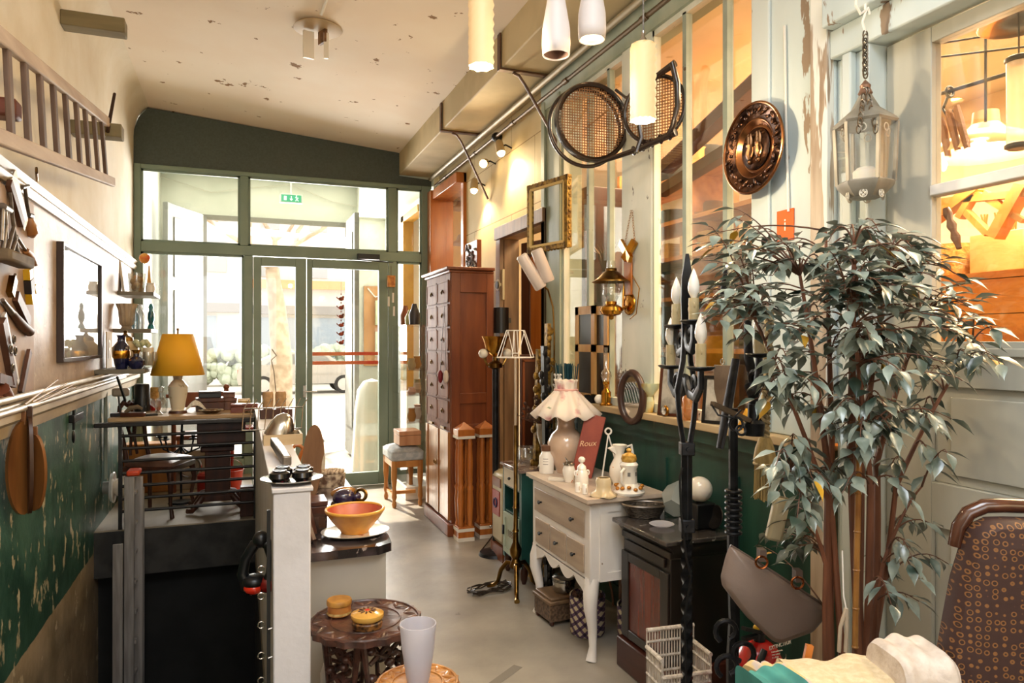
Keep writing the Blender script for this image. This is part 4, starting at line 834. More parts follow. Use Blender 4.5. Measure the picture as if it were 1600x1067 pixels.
# carved round side table
cw = P('carved_brown_wood', '#38201a', '#5d3a2e', scale=20, rough=.35, coat=.3, bump=.5)
def carved_table(name, label, loc, R_, H, m, legs=True):
    t = thing(name, label, 'table', loc)
    k = 72; poly = [((R_ + .006 * math.cos(18 * 2 * PI * i / k)) * math.cos(2 * PI * i / k), (R_ + .006 * math.cos(18 * 2 * PI * i / k)) * math.sin(2 * PI * i / k)) for i in range(k)]
    MB().prism(poly, .022, None, (0, 0, H - .026)).link('table_top', m, t, bevel=.004)
    mb = MB()   # carved border: leaves and scrolls in relief round the rim
    for i in range(28):
        a = 2 * PI * i / 28; c, s = math.cos(a), math.sin(a); rr = R_ * (.84 if i % 2 else .80)
        mb.sph((c * rr, s * rr, H - .005), .018, sx=1.5, sy=.55, sz=.35, n=10, R=Rz(a + (.7 if i % 2 else -.7)))
    mb.ring((0, 0, H - .004), R_ * .62, .004, None, 56, 6); mb.ring((0, 0, H - .004), R_ * .96, .006, None, 72, 6); mb.link('carved_border', m, t)
    n = 4
    for i in range(n):
        a = 2 * PI * i / n + .5; c, s = math.cos(a), math.sin(a); rr = R_ * .55; mb = MB(); sd = Vector((-s, c, 0))
        w = R_ * .62
        for q in (-1, 1):
            mb.tube([Vector((c * rr, s * rr, 0)) + sd * w * q * .75, Vector((c * rr, s * rr, H * .3)) + sd * w * q * .5, Vector((c * rr, s * rr, H * .62)) + sd * w * q * .62, Vector((c * rr, s * rr, H - .03)) + sd * w * q * .8], [.022, .016, .016, .024], 8, flat=.6)
        for j in range(6):
            z = H * (.35 + .1 * j); mb.tube([Vector((c * rr, s * rr, z)) - sd * w * .55, Vector((c * rr, s * rr, z + .04 * (-1) ** j)), Vector((c * rr, s * rr, z)) + sd * w * .55], [.008, .012, .008], 6)
        for j in range(7): mb.sph(Vector((c * rr, s * rr, H * (.5 + .07 * j))) + sd * w * .5 * math.sin(j * 2.2), .02, sz=.8, n=8)
        mb.link('leg_panel', cw, t)
    return t
TC = (.437, 2.66, 0); TZ = .47
carved_table('carved_side_table', 'round carved dark brown side table in front of the counter', TC, .205, TZ, cw)
t = thing('round_wooden_box', 'round pale lidded box with scalloped trim on the carved table, left of two', 'box', onZ(530, 958, TZ + .002))
MB().lathe([(0, 0), (.043, 0), (.043, .035), (0, .035)]).link('body', P('caramel_wood', '#a4622c', '#b97a3c', scale=8, rough=.35), t); MB().lathe([(.046, .037), (.047, .05), (.044, .055), (0, .056)]).link('lid', P('ochre_bark', '#b8853c', '#8d602a', scale=18, rough=.4), t)
MB().lathe([(.045, .004, .03), (.0445, .012, .03)], wn=12, caps=False, n=48).link('trim', P('straw', '', ''), t)
t = thing('flower_lid_box', 'round yellow box with painted flower lid on the carved table, right of two', 'box', onZ(574, 978, TZ + .002))
MB().lathe([(0, 0), (.052, 0), (.056, .02), (.052, .024), (.054, .03), (0, .03)]).link('body', P('dark_ribbed_box', '#2c1a12', '#a06c34', scale=60, rough=.4), t)
MB().lathe([(.056, .031), (.06, .04), (.058, .048), (.04, .056), (0, .06)], n=36).link('lid', P('honey_lacquer', '#c8923c', '#d7a850', scale=4, rough=.15, coat=.7), t)
mb = MB()
for k in range(10):
    a = k * PI / 5; mb.sph((math.cos(a) * .022, math.sin(a) * .022, .0585), .011, sx=1.1, sy=.35, sz=.2, n=10, R=Rz(a))
mb.link('petals', P('petal_brown', '#4a2417', rough=.3), t, label='dark painted petals'); MB().sph((0, 0, .06), .009, sz=.3, n=12).link('flower_centre', P('flower_red', '#c22a1e', rough=.3), t, label='red painted flower centre')
T2 = onD(652, 1067, 2.15); T2z = T2.z + .006
carved_table('carved_stool', 'small round honey coloured carved stool at the bottom of the picture', (T2.x, T2.y, 0), .125, T2z, P('honey_carved_wood', '#9a6228', '#c68a45', scale=16, rough=.3, coat=.4, bump=.6))
t = thing('frosted_vase', 'frosted white glass vase standing on the honey coloured carved stool', 'vase', (T2.x - .0, T2.y - .01, T2z + .002))
MB().lathe([(0, 0), (.032, 0), (.036, .02), (.048, .1), (.054, .165), (.055, .178), (.052, .178), (.045, .1), (.033, .012), (0, .01)], n=40).link('vase_body', M['frost'], t)
# white stoneware bottle under the table
pot('white_canister', 'white cylindrical canister on the floor behind the carved table', 'canister', (.335, 2.93 - .06, 0), [(0, 0), (.04, 0), (.042, .2), (.03, .23), (0, .235)], M['porc'])
# black curled horn-like ornament with red lens, hung on the dark side of the half wall, above a row of ring hooks
hx = .08
def oc(u, v): return onX(u, v, hx)
t = thing('curled_black_lamp', 'curled black tubular lamp with red lens hanging at the stairwell side of the half wall', 'lamp', onD(405, 860, 2.55)); o = Vector(t.location)
def od(u, v, d=2.55): return onD(u, v, d) - o
MB().tube([od(408, 845), od(398, 850), od(384, 872), od(379, 895), od(386, 915), od(398, 921)], [.016, .02, .018, .02, .024, .022], 12).link('left_tube', M['black'], t)
MB().tube([od(408, 845), od(420, 850), od(427, 870), od(424, 895), od(417, 912), od(408, 918)], [.016, .022, .022, .02, .022, .02], 12).link('right_tube', M['black'], t)
MB().sph(od(408, 842), .03, n=14).link('cap', M['black'], t); MB().sph(od(397, 916), .038, n=18, sz=.7).link('lens', P('red_lens', '#d42a12', rough=.1, coat=.8), t, label='glossy red lens')
MB().sph(od(397, 907), .042, n=18, sz=.6).link('lens_hood', M['black'], t); MB().sph(od(418, 912), .03, n=14).link('end_knob', P('red_dark', '#7c1610', rough=.2), t)
t = thing('hook_rail', 'narrow dark rail with a column of steel rings on the edge of the half wall', 'rail', (.09, 2.58, 0)); 
MB().bx(-.004, .008, -.006, .006, -.2, .92).link('rail', M['black'], t)
for i, v in enumerate((888, 930, 975, 1023, 1062)):
    p = onY(408, v, 2.56); MB().ring((p.x - .09, -.025, p.z), .011, .0022, Rx(PI / 2), 18, 6).link('ring', M['steel'], t)
for i, v in enumerate((983, 1028)):
    p = onY(416, v, 2.56); MB().cyl((.0, -.02, p.z), (.013, -.02, p.z + .003), .003, n=8).link('peg', M['steel'], t)
# ================================================================ RIGHT SIDE, FURNITURE
# --- tall oak filing cabinet
X0, X1, Ya, Yb, H = 1.515, 1.86, 5.26, 5.99, 2.03
t = thing('filing_cabinet', 'tall red brown oak cabinet with twelve small drawers and two lower doors', 'cabinet', (0, 0, 0))
rw = M['redwood']; fw_ = wood('cabinet_front_wood', '#6f4029', '#8d5a3c', rough=.65)
mb = MB(); mb.bx(X0, X1, Ya, Yb, .10, H); mb.link('carcass', rw, t, bevel=.005)
mb = MB(); mb.bx(X0 - .03, X1, Ya - .015, Yb + .01, 0, .10); mb.link('plinth', rw, t, bevel=.008)
mb = MB(); mb.bx(X0 - .02, X1, Ya - .02, Yb + .02, H, H + .02); mb.bx(X0 - .045, X1, Ya - .045, Yb + .04, H + .02, H + .045); mb.link('cornice', rw, t, bevel=.006)
mb = MB()  # frame strips on the side that faces the camera
for a, b, c, d in ((X0, X0 + .07, .10, H), (X1 - .06, X1, .10, H), (X0 + .07, X1 - .06, 1.88, H), (X0 + .07, X1 - .06, 1.02, 1.10), (X0 + .07, X1 - .06, .80, .86), (X0 + .07, X1 - .06, .10, .2)): mb.bx(a, b, Ya - .014, Ya, c, d)
mb.link('side_frame', rw, t, bevel=.003)
MB().bx(X0 - .006, X0, Ya + .004, Yb - .004, .805, H - .002).link('front_frame', fw_, t); rows, z0, z1 = 6, .86, 1.985; dh = (z1 - z0) / rows; ym = (Ya + Yb) / 2
for r in range(rows):
    for c_ in range(2):
        ya = (Ya + .03) if c_ == 0 else ym + .006; yb = ym - .006 if c_ == 0 else Yb - .03
        za, zb = z0 + r * dh + .008, z0 + (r + 1) * dh - .008
        d = MB().bx(X0 - .0135, X0 - .006, ya, yb, za, zb); d.bx(X0 - .018, X0 - .014, ya, yb, za, za + .012); d.bx(X0 - .018, X0 - .014, ya, yb, zb - .012, zb); d.bx(X0 - .018, X0 - .014, ya, ya + .012, za, zb); d.bx(X0 - .018, X0 - .014, yb - .012, yb, za, zb)
        d = d.link('drawer', fw_, t)
        yc, zc = (ya + yb) / 2, (za + zb) / 2; mb = MB(); mb.ring((X0 - .022, yc, zc - .004), .014, .003, Ry(PI / 2), 18, 6); mb.tube([(X0 - .016, yc - .04, zc - .01), (X0 - .018, yc, zc + .018), (X0 - .016, yc + .04, zc - .01)], .003, 6); mb.link('ring_pull', M['brass'], d)
for c_ in range(2):
    ya = (Ya + .02) if c_ == 0 else ym + .004; yb = ym - .004 if c_ == 0 else Yb - .02
    d = MB().bx(X0 - .012, X0, ya, yb, .12, .80); d.bx(X0 - .02, X0 - .012, ya, ya + .05, .12, .80); d.bx(X0 - .02, X0 - .012, yb - .05, yb, .12, .80); d = d.link('door', wood('amber_door_wood', '#8f5a2c', '#b57c42', rough=.3, coat=.4), t)
    MB().ring((X0 - .03, ym + (-.02 if c_ == 0 else .02), .52), .018, .004, Ry(PI / 2), 18, 6).link('ring_pull', M['brass'], d)
for i in range(2):
    MB().bx(X0 - .03, X0 - .014, (Ya + .1, ym + .1)[i], (Ya + .2, ym + .2)[i], .815, .835).link('slide_pull', M['brass'], t)
# tassels hung from a drawer pull
t = thing('tassel_pair', 'pair of dark red and white slipper shaped tassels on thin strings on the oak cabinet', 'tassels', onX(693, 480, X0 - .03)); o = Vector(t.location)
for i, u in enumerate((688, 697)):
    a, b = onX(694, 478, X0 - .03) - o, onX(u, 578, X0 - .035) - o
    MB().tube([a, b], .0025, 6).link('string', M['dkwood'], t)
    MB().sph(b - Vector((0, 0, .05)), .022, sz=2.4, n=12).link('slipper', P('slipper_red' if i == 0 else 'slipper_cream', '#7d1a22' if i == 0 else '#d9c7b8', rough=.5), t)
# carved printing panel on the cabinet
t = thing('carved_relief', 'dark carved relief panel standing upright on top of the oak cabinet', 'panel', (1.83, Ya + .42, H + .047))
MB().bx(-.02, .02, -.16, .16, 0, .26).link('board', rw, t, bevel=.004)
mb = MB(); rr = random.Random(3)
for k in range(34):
    y = rr.uniform(-.13, .13); z = rr.uniform(.03, .22); mb.tube([(-.024, y, z), (-.03, y + rr.uniform(-.03, .03), z + rr.uniform(-.03, .03)), (-.024, y + rr.uniform(-.04, .04), z + rr.uniform(-.04, .04))], .008, 6)
mb.link('relief', P('silvered_relief', '#7e7a76', '#2f2b29', scale=26, rough=.35, metal=.4), t)
# --- clusters of turned wooden columns leaning by the cabinet
cy_ = wood('orange_turned_wood', '#a2551f', '#c97a34', rough=.3, coat=.4); stripe = P('white_stripe', '#e8dfd0', rough=.5)
cprof = [(.02, 0), (.024, .01), (.018, .03), (.022, .06), (.027, .2), (.022, .26), (.028, .29), (.018, .31), (.022, .33), (.024, .5), (.018, .60), (.023, .62), (.017, .64), (.02, .66)]
def column_cluster(label, x, y):
    t = thing('turned_column', label, 'column', (x, y, 0), 0, 'turned wooden columns by the oak cabinet')
    MB().bx(-.062, .062, -.062, .062, 0, .11).link('base_block', cy_, t, bevel=.003)
    mb = MB(); mb.bx(-.064, .064, -.064, .064, .0, .028); mb.bx(-.064, .064, -.064, .064, .072, .096); mb.link('base_stripe', stripe, t, label='white stripe')
    for k, (a, b) in enumerate(((-.036, -.036), (.036, -.036), (-.036, .036), (.036, .036))): MB().lathe(cprof, (a, b, .11), n=16).link('shaft', cy_, t)
    MB().bx(-.066, .066, -.066, .066, .77, .84).link('top_block', cy_, t, bevel=.004); MB().bx(-.068, .068, -.068, .068, .77, .79).link('top_stripe', stripe, t, label='white stripe')
    MB().lathe([(.085, 0), (.0, .05)], (0, 0, .841), n=4, R=Rz(PI / 4)).link('cap', cy_, t)
    return t
column_cluster('left cluster of four turned orange wood columns against the oak cabinet', 1.585, 5.15); column_cluster('right cluster of four turned orange wood columns, partly behind the left one', 1.765, 5.18)
# --- glass display case near the end wall, stool in front of it
t = thing('display_case', 'tall glass display case with shelves between the glazing and the oak cabinet', 'display case', (1.60, 6.95, 0))
ww = P('white_case_trim', '#e0dbd0', rough=.4)
gd = glassy('case_glass', gloss=.12)
mb = MB(); mb.bx(-.13, -.126, -.33, .33, .12, 1.65); mb.bx(.216, .22, -.33, .33, .12, 1.65); mb.bx(-.13, .22, -.33, -.326, .12, 1.65); mb.link('glass_sides', gd, t)
MB().bx(-.14, .23, -.34, .34, 0, .12).link('base', ww, t, bevel=.004); MB().bx(-.135, .225, -.335, .335, 1.65, 1.662).link('top', gd, t)
shz = (.45, .72, .98, 1.22, 1.44)
for z in shz[:4]: MB().bx(-.125, .215, -.325, .325, z, z + .007).link('shelf', gd, t)
cc = [('cream_pitcher', 'cream jug', '#e0cfae'), ('green_bowl', 'olive bowl', '#b4ad7a'), ('gold_ornament', 'gold ornament', '#b98a3e'), ('white_cup', 'white cup', '#ece6dc'), ('pink_shell', 'pink shell', '#d9b7a0')]
rr = random.Random(5); lv = ('bottom', 'second', 'third', 'top'); sd = ('left', 'middle', 'right')
for i, z in enumerate(shz[:4]):
    for j in range(3):
        nm, kind, c = cc[(i * 2 + j) % 5]; h_ = rr.uniform(.07, .13)
        o = MB().lathe([(0, 0), (.03, 0), (.045, h_ * .4), (.03, h_ * .8), (.035, h_), (0, h_ * .95)], n=14).link(nm, P(nm, c, rough=.3)); o.location = (1.60 + (-.05, .05, .1)[j], 6.75 + .2 * j, z + .008)
        tag(o, '%s on the %s glass shelf of the display case, %s of three' % (kind, lv[i], sd[j]), 'ornament', 'trinkets in the display case')
for i, (y, h_, c, nm, lab) in enumerate(((6.72, .2, '#2d2a2e', 'dark_ornament', 'dark pointed ornament on top of the glass display case'), (6.9, .15, '#a9ac6e', 'green_jar', 'pale olive jar on top of the glass display case'), (7.12, .2, '#8a4a1e', 'wooden_figure', 'brown wooden figure on top of the glass display case'))):
    pot(nm, lab, 'ornament', (1.57, y, 1.663), [(0, 0), (.05, 0), (.055, h_ * .5), (.03, h_ * .8), (.02, h_), (0, h_)], P(nm, c, rough=.4), n=16)
t = thing('upholstered_stool', 'small wooden stool with grey upholstered seat by the display case', 'stool', (1.42, 6.55, 0))
MB().sheet(lambda a, b: Vector((-.15 + .3 * a, -.22 + .44 * b, .50 + .05 * (math.sin(PI * a) * math.sin(PI * b)) ** .4)), 12, 12).link('cushion', P('grey_tapestry', '#c3c6c4', '#a7adb0', scale=30, rough=.9), t)
MB().bx(-.15, .15, -.22, .22, .42, .50).link('seat_side', P('grey_tapestry', '', ''), t, bevel=.015)
lgw = wood('honey_oak', '#a8682d', '#cf924f', rough=.35)
MB().bx(-.14, .14, -.21, .21, .36, .42).link('seat_rail', lgw, t, bevel=.004)
for sx in (-1, 1):
    for sy in (-1, 1): MB().tube([(sx * .12, sy * .19, z) for z in (0, .03, .06, .09, .18, .24, .26, .42)], [.016, .022, .014, .024, .017, .024, .026, .026], 10).link('leg', lgw, t)
MB().bx(-.12, .12, -.012, .012, .08, .11).link('stretcher', lgw, t); MB().bx(-.125, -.1, -.19, .19, .08, .11).link('stretcher', lgw, t)
boxy('tapered_box', 'honey coloured wooden box sitting on the grey stool', 'box', (1.45, 6.5, .552), (.2, .26, .13), wood('honey_box', '#b87f55', '#d4a47c', rough=.4))
# --- wall socket, black canister, brass wall light, wire shade lamp
t = thing('wall_socket', 'yellowed round light switch on the plaster between cabinet and doorway', 'switch', (XR - .001, onX(784, 445, XR).y, onX(784, 445, XR).z), 0)
MB().bx(-.02, 0, -.075, .075, -.125, .125).link('back_plate', P('cream_plate', '#cdbf98', rough=.5), t, bevel=.004); MB().cyl((-.02, 0, .0), (-.035, 0, 0), .05).link('ring', P('cream_plate', ''), t); MB().cyl((-.035, 0, 0), (-.045, 0, 0), .03).link('knob', M['black'], t)
p = onX(783, 500, XR - .08); o = MB().lathe([(0, -.1), (.06, -.1), (.06, .1), (.056, .1), (0, .08)]).link('black_cylinder', M['black']); o.location = p; tag(o, 'black cylinder with red sheen hanging on the wall below the round switch', 'lampshade')
MB().bx(.055, .08, -.01, .01, -.02, .02).link('bracket', M['black'], o)
q = onD(774, 545, 5.0)
t = thing('brass_floor_uplighter', 'brass bowl floor lamp on a dark pole in front of the doorway', 'lamp', (q.x, q.y, 0))
zb = q.z
MB().lathe([(.0, zb - .06), (.03, zb - .05), (.07, zb + .0), (.085, zb + .06), (.1, zb + .09), (.095, zb + .09), (.06, zb), (0, zb - .03)], n=30).link('bowl', M['gold'], t)
MB().lathe([(.02, zb - .14), (.05, zb - .13), (.05, zb - .10), (.02, zb - .08), (.02, zb - .05)]).link('collar', M['brass'], t)
for s in (-1, 1):
    mb = MB(); mb.tube([(0, 0, zb - .12), (s * .06, 0, zb - .11), (s * .085, 0, zb - .06)], .008, 8); mb.link('side_arm', M['brass'], t); MB().sph((s * .09, 0, zb - .03), .034, n=16).link('bulb', P('opal_bulb', '#ded6c8', rough=.15, coat=.4), t)
MB().cyl((0, 0, .03), (0, 0, zb - .13), .022, n=14).link('pole', M['blackiron'], t); MB().lathe([(0, 0), (.12, 0), (.11, .02), (.03, .035)]).link('base', M['blackiron'], t)
# brass floor lamp with a bare white wire shade frame
LB = (1.54, 3.955, 0); s0 = 1.566
t = thing('wire_shade_floor_lamp', 'brass tripod floor lamp with bare white wire shade frame in front of the teal cabinet', 'floor lamp', LB)
MB().lathe([(.022, .14), (.04, .155), (.03, .18), (.02, .2), (.035, .23), (.036, .26), (.018, .3), (.016, .36), (.022, .365), (.014, .38), (.0125, .5), (.019, .505), (.0125, .515), (.0115, 1.0)], n=20).link('lower_pole', M['brass'], t)
MB().cyl((0, 0, 1.0), (0, 0, 1.42), .008, n=12).link('upper_pole', P('pale_pole', '#c7b49a', rough=.3, metal=.5), t)
for k in range(3):
    a = -1.9 + k * 2 * PI / 3; c, s = math.cos(a), math.sin(a)
    MB().tube([(c * .01, s * .01, .17), (c * .06, s * .06, .17), (c * .1, s * .1, .12), (c * .12, s * .12, .05), (c * .15, s * .15, .02), (c * .19, s * .19, .012)], [.012, .015, .014, .013, .012, .016], 10).link('leg', M['brass'], t)
wire = P('white_wire', '#efe9de', rough=.4); mb = MB(); ra, rb_, za, zb = .058, .118, 1.566, 1.405
for k in range(6):
    a = k * PI / 3; mb.cyl((math.cos(a) * ra, math.sin(a) * ra, za), (math.cos(a) * rb_, math.sin(a) * rb_, zb), .0028, n=6)
mb.ring((0, 0, za), ra, .003, None, 6, 6); mb.ring((0, 0, zb), rb_, .0035, None, 6, 6); mb.ring((0, 0, 1.43), .02, .003, None, 14, 6)
for k in range(3): a = k * 2 * PI / 3; mb.cyl((math.cos(a) * .02, math.sin(a) * .02, 1.43), (math.cos(a) * ra, math.sin(a) * ra, za), .0025, n=6)
mb.link('shade_frame', wire, t)
pts = []; rr = random.Random(11)
for k in range(60):
    a = k * .55; pts.append((1.40 + .13 * math.cos(a) + rr.uniform(-.02, .02), 4.02 + .07 * math.sin(a * 1.03) + rr.uniform(-.02, .02), .012 + .02 * abs(math.sin(k * .9))))
tag(MB().tube(pts, .0045, 6).link('coiled_cable', P('brown_cable', '#2c221b', rough=.4)), 'tangled brown cable lying on the floor at the foot of the wire shade lamp', 'cable')
tag(MB().tube([onZ(808, 800, .01), onZ(790, 806, .01), onZ(775, 830, .01), onZ(750, 862, .01), onZ(765, 868, .01), onZ(780, 862, .01)], .005, 6).link('floor_cable', P('brown_cable', '')), 'dark cable running over the floor from the turned columns', 'cable')
# --- teal bedside cabinet with marble top
teal = P('teal_cabinet_paint', '#16433e', '#1d5049', scale=6, rough=.45); crm = wood('cream_washed_wood', '#cfc3ab', '#b5a88e', axis='y', rough=.5)
t = thing('teal_bedside_cabinet', 'teal bedside cabinet with red marble top, cream drawer and open niche', 'cabinet', (1.62, 4.21, 0))
mb = MB(); mb.bx(0, .35, -.165, -.15, .12, .69); mb.bx(0, .35, .15, .165, .12, .69); mb.bx(.33, .35, -.15, .15, .12, .69); mb.bx(0, .33, -.15, .15, .12, .14); mb.bx(0, .33, -.15, .15, .40, .41); mb.bx(0, .33, -.15, .15, .56, .57); mb.bx(-.006, .0, .13, .165, .1, .69); mb.bx(-.006, 0, -.165, -.13, .1, .69); mb.link('carcass', teal, t)
MB().bx(-.02, .36, -.185, .185, .691, .712).link('marble_top', P('red_marble', '#5a3028', '#b8a596', scale=12, rough=.15, coat=.4, detail=8), t, bevel=.004)
d = MB().bx(-.014, 0, -.128, .128, .575, .685).link('drawer', crm, t, bevel=.003); MB().sph((-.026, 0, .63), .01, n=10).link('knob', M['black'], d)
d = MB().bx(-.012, 0, -.128, .128, .14, .395)
for a, b, c_, e in ((-.128, -.1, .14, .395), (.1, .128, .14, .395), (-.1, .1, .14, .17), (-.1, .1, .365, .395)): d.bx(-.018, -.012, a, b, c_, e)
d = d.link('door', P('pale_mint_paint', '#aebaa6', '#97a592', scale=6, rough=.5), t); text('1885', .062, M['brass'], (-.0135, .0, .27), R_LEFT, d); MB().bx(-.03, -.018, .105, .12, .25, .31).link('latch', M['blackiron'], d)
for a, b in ((.02, -.14), (.02, .14), (.33, -.14), (.33, .14)): MB().lathe([(.012, 0), (.022, .03), (.024, .07), (.018, .12)], (a, b, 0), n=14).link('leg', M['dkwood'], t)
pot('niche_bowl', 'dark bowl in the open niche of the teal cabinet', 'bowl', (1.70, 4.22, .411), [(0, 0), (.03, 0), (.07, .03), (.066, .03), (.028, .006), (0, .006)], M['black'])
t = thing('cream_tin_cabinet', 'narrow cream enamel tin cabinet with red emblem behind the teal cabinet', 'cabinet', (1.66, 4.62, 0))
MB().bx(0, .25, -.13, .13, .10, .60).link('body', P('cream_enamel', '#c2b793', '#b0a47f', scale=5, rough=.35), t, bevel=.035); MB().bx(-.004, .22, -.12, .12, 0, .10).link('base', M['redwood'], t)
MB().bx(-.006, 0, -.06, .08, .30, .47).link('emblem', P('emblem_red', '#9c1c1c', rough=.4), t, label='red emblem plate'); MB().ring((-.008, .01, .385), .03, .006, Ry(PI / 2), 20, 6).link('emblem_ring', P('emblem_blue', '#2b3560', rough=.4), t)
MB().bx(-.006, .0, -.08, .08, .5, .56).link('handle_strip', M['redwood'], t); MB().sph((-.012, .1, .2), .01, n=10).link('knob', M['steel'], t)
pot('glass_bowl', 'round clear glass bowl on the marble top of the teal cabinet', 'bowl', (1.74, 4.30, .713), [(0, 0), (.04, 0), (.075, .04), (.07, .09), (.06, .1), (.065, .09), (.07, .04), (.035, .006), (0, .006)], M['clear'])
t = thing('silver_goblet', 'tall silver goblet holding dried brown flowers on the teal cabinet', 'goblet', (1.80, 4.12, .713))
MB().lathe([(0, 0), (.045, 0), (.04, .01), (.01, .03), (.01, .1), (.03, .13), (.05, .2), (.052, .27), (.048, .27), (.03, .14), (0, .13)]).link('cup', M['steel'], t)
mb = MB(); rr = random.Random(2)
for k in range(60):
    a, e = rr.uniform(0, 6.28), rr.uniform(.3, 1.3); L = rr.uniform(.1, .2); d_ = Vector((math.cos(a) * math.cos(e), math.sin(a) * math.cos(e), math.sin(e))); b = Vector((0, 0, .25)); mb.tube([b, b + d_ * L], .0018, 4); mb.sph(b + d_ * L, .011, n=6)
mb.link('dried_flowers', P('dried_heads', '#3a2720', '#5c4133', scale=40, rough=.9), t)
# --- white commode with cabriole legs
CX0, CX1, CY0, CY1, CH = 1.52, 1.92, 2.95, 3.64, .77
wp = P('distressed_white_paint', '#e6e1dc', '#dcd6cf', scale=5, rough=.5, chip='#8a7660', chip_t=.75, chip_s=14); wt = wood('washed_oak', '#8f7a66', '#b3a08a', axis='y', rough=.5)
t = thing('white_commode', 'white painted commode with washed oak drawers and curved legs', 'commode', (0, 0, 0))
poly = [(CX0 - .03, CY0 - .03), (CX0 - .03, CY1 + .03), (CX1, CY1 + .03), (CX1, CY0 - .03)]
mb = MB(); mb.prism(poly, .018, None, (0, 0, CH - .018)); mb.bx(CX0 - .018, CX1, CY0 - .018, CY1 + .018, CH - .03, CH - .018); mb.link('commode_top', wood('washed_top', '#b09c8a', '#c9b9a8', axis='y', rough=.4), t, bevel=.005)
zb = .375
mb = MB(); mb.bx(CX0, CX1, CY0, CY1, zb, CH - .03); mb.link('body', wp, t, bevel=.005)
pts = [(CY0, zb + .01)]; n = 60                        # scalloped apron
for i in range(n + 1):
    f = i / n; y = CY0 + (CY1 - CY0) * f; e = abs(2 * f - 1); z = zb - .012 - .045 * abs(math.sin(f * PI * 4.0)) * (1 - .3 * e) - .06 * max(0, e - .72) / .28
    if e > .93: z = zb - .10
    pts.append((y, z))
pts.append((CY1, zb + .01)); RA = Matrix(((0, 0, 1), (1, 0, 0), (0, 1, 0)))
MB().prism(pts, .016, RA, (CX0, 0, 0)).link('apron', wp, t)
def drawer(y0, y1, z0, z1, ks):
    d = MB().bx(CX0 - .008, CX0, y0, y1, z0, z1).link('drawer', wt, t, bevel=.003)
    for y in ks:
        k = MB(); k.cyl((CX0 - .008, y, (z0 + z1) / 2), (CX0 - .022, y, (z0 + z1) / 2), .005, n=10); k.cyl((CX0 - .022, y, (z0 + z1) / 2), (CX0 - .03, y, (z0 + z1) / 2), .011, .009, n=14); k.link('knob', M['black'], d)
drawer(CY0 + .05, CY1 - .04, .575, .70, (CY0 + .16, CY1 - .14))
w3 = (CY1 - CY0 - .09) / 3
for k in range(3): y = CY0 + .045 + k * w3; drawer(y + .008, y + w3 - .008, .405, .54, (y + w3 / 2,))
for sx, x in ((-1, CX0 + .028), (1, CX1 - .03)):
    for sy, y in ((-1, CY0 + .03), (1, CY1 - .03)):
        ox = -.018 if sx < 0 else .01; oy = sy * .014
        MB().tube([(x, y, zb + .01), (x + ox * .8, y + oy * .8, zb - .06), (x + ox, y + oy, zb - .12), (x, y, .16), (x - ox * .3, y - oy * .3, .06), (x + ox * .6, y + oy * .6, 0)], [.034, .036, .032, .023, .018, .026], 12).link('leg', wp, t)
mb = MB(); a = CY0 - .006
for q in ((CX0 + .05, CX0 + .09, zb, CH - .03), (CX1 - .05, CX1, zb, CH - .03), (CX0 + .09, CX1 - .05, CH - .07, CH - .03), (CX0 + .09, CX1 - .05, zb, zb + .04)): mb.bx(q[0], q[1], a, CY0, q[2], q[3])
mb.link('side_frame', wp, t)
# --- on the commode
def oz(u, v, z=CH): return onZ(u, v, z + .001)
p = (1.70, 3.59, CH + .001)
t = thing('fabric_shade_lamp', 'table lamp with beige ceramic vase base and ruffled floral fabric shade', 'lamp', p); t.scale = (1.16, 1.16, 1.05)
MB().lathe([(0, 0), (.045, 0), (.05, .02), (.085, .11), (.09, .16), (.07, .205), (.045, .23), (.04, .27), (.052, .31), (.056, .33), (0, .33)], n=40).link('lamp_base', P('beige_ceramic', '#d3b8a2', '#c3a488', scale=2, rough=.12, coat=.6), t)
MB().lathe([(.165, .30, .055, .012), (.12, .355, .05, .004), (.075, .41, .03, 0), (.05, .44, .02, 0), (.05, .475, .04, 0), (.055, .49, .05, .002)], n=120, wn=11, caps=False).link('lamp_shade', P('floral_fabric', '#e6d9cb', '#c98c8c', scale=13, lo=.56, hi=.68, rough=.8, chip='#8a9a80', chip_t=.69, chip_s=16, sss=.2), t, solid=.003)
MB().ring((0, 0, .437), .053, .006, None, 30, 8).link('ribbon', P('pink_ribbon', '#dba79b', rough=.7), t, label='pink ribbon')
t = thing('cork_stopper_jar', 'white apothecary jar with brown stopper at the left end of the commode', 'jar', oz(854, 738)); t.scale = (1.15, 1.15, 1.22)
MB().lathe([(0, 0), (.034, 0), (.036, .01), (.036, .075), (.026, .09), (.024, .1), (0, .1)]).link('jar_body', M['porc'], t); MB().lathe([(.026, .1), (.028, .105), (.028, .125), (0, .126)]).link('stopper', P('brown_stopper', '#6d4a34', rough=.5), t)
mb = MB()
for k in range(3): mb.lathe([(.0362, .042 + .012 * k), (.0362, .045 + .012 * k)], n=10, caps=False, a0=-PI / 2 - .9, a1=-PI / 2 - .2)
mb.link('label_print', P('faint_grey_ink', '#8d8780', rough=.6), t)
q = oz(868, 748); tag(MB().prism([(0, -.03), (.03, -.02), (.11, -.02), (.12, .02), (.03, .02), (0, .03)], .012, Rz(-.6), smooth=False).link('white_tablet', P('chalk_white', '#d9d1c2', rough=.7), bevel=.003, loc=q - Vector((.04, 0, 0))), 'flat white slab lying in front of the stopper jar', 'slab')
flp = P('flowered_porcelain', '#ece6da', '#c8764a', scale=24, lo=.62, hi=.67, rough=.15, coat=.5)
t = thing('sugar_jar', 'flowered white porcelain jar with dark metal lid on the commode', 'jar', oz(889, 752)); t.scale = (1.12, 1.12, 1.1)
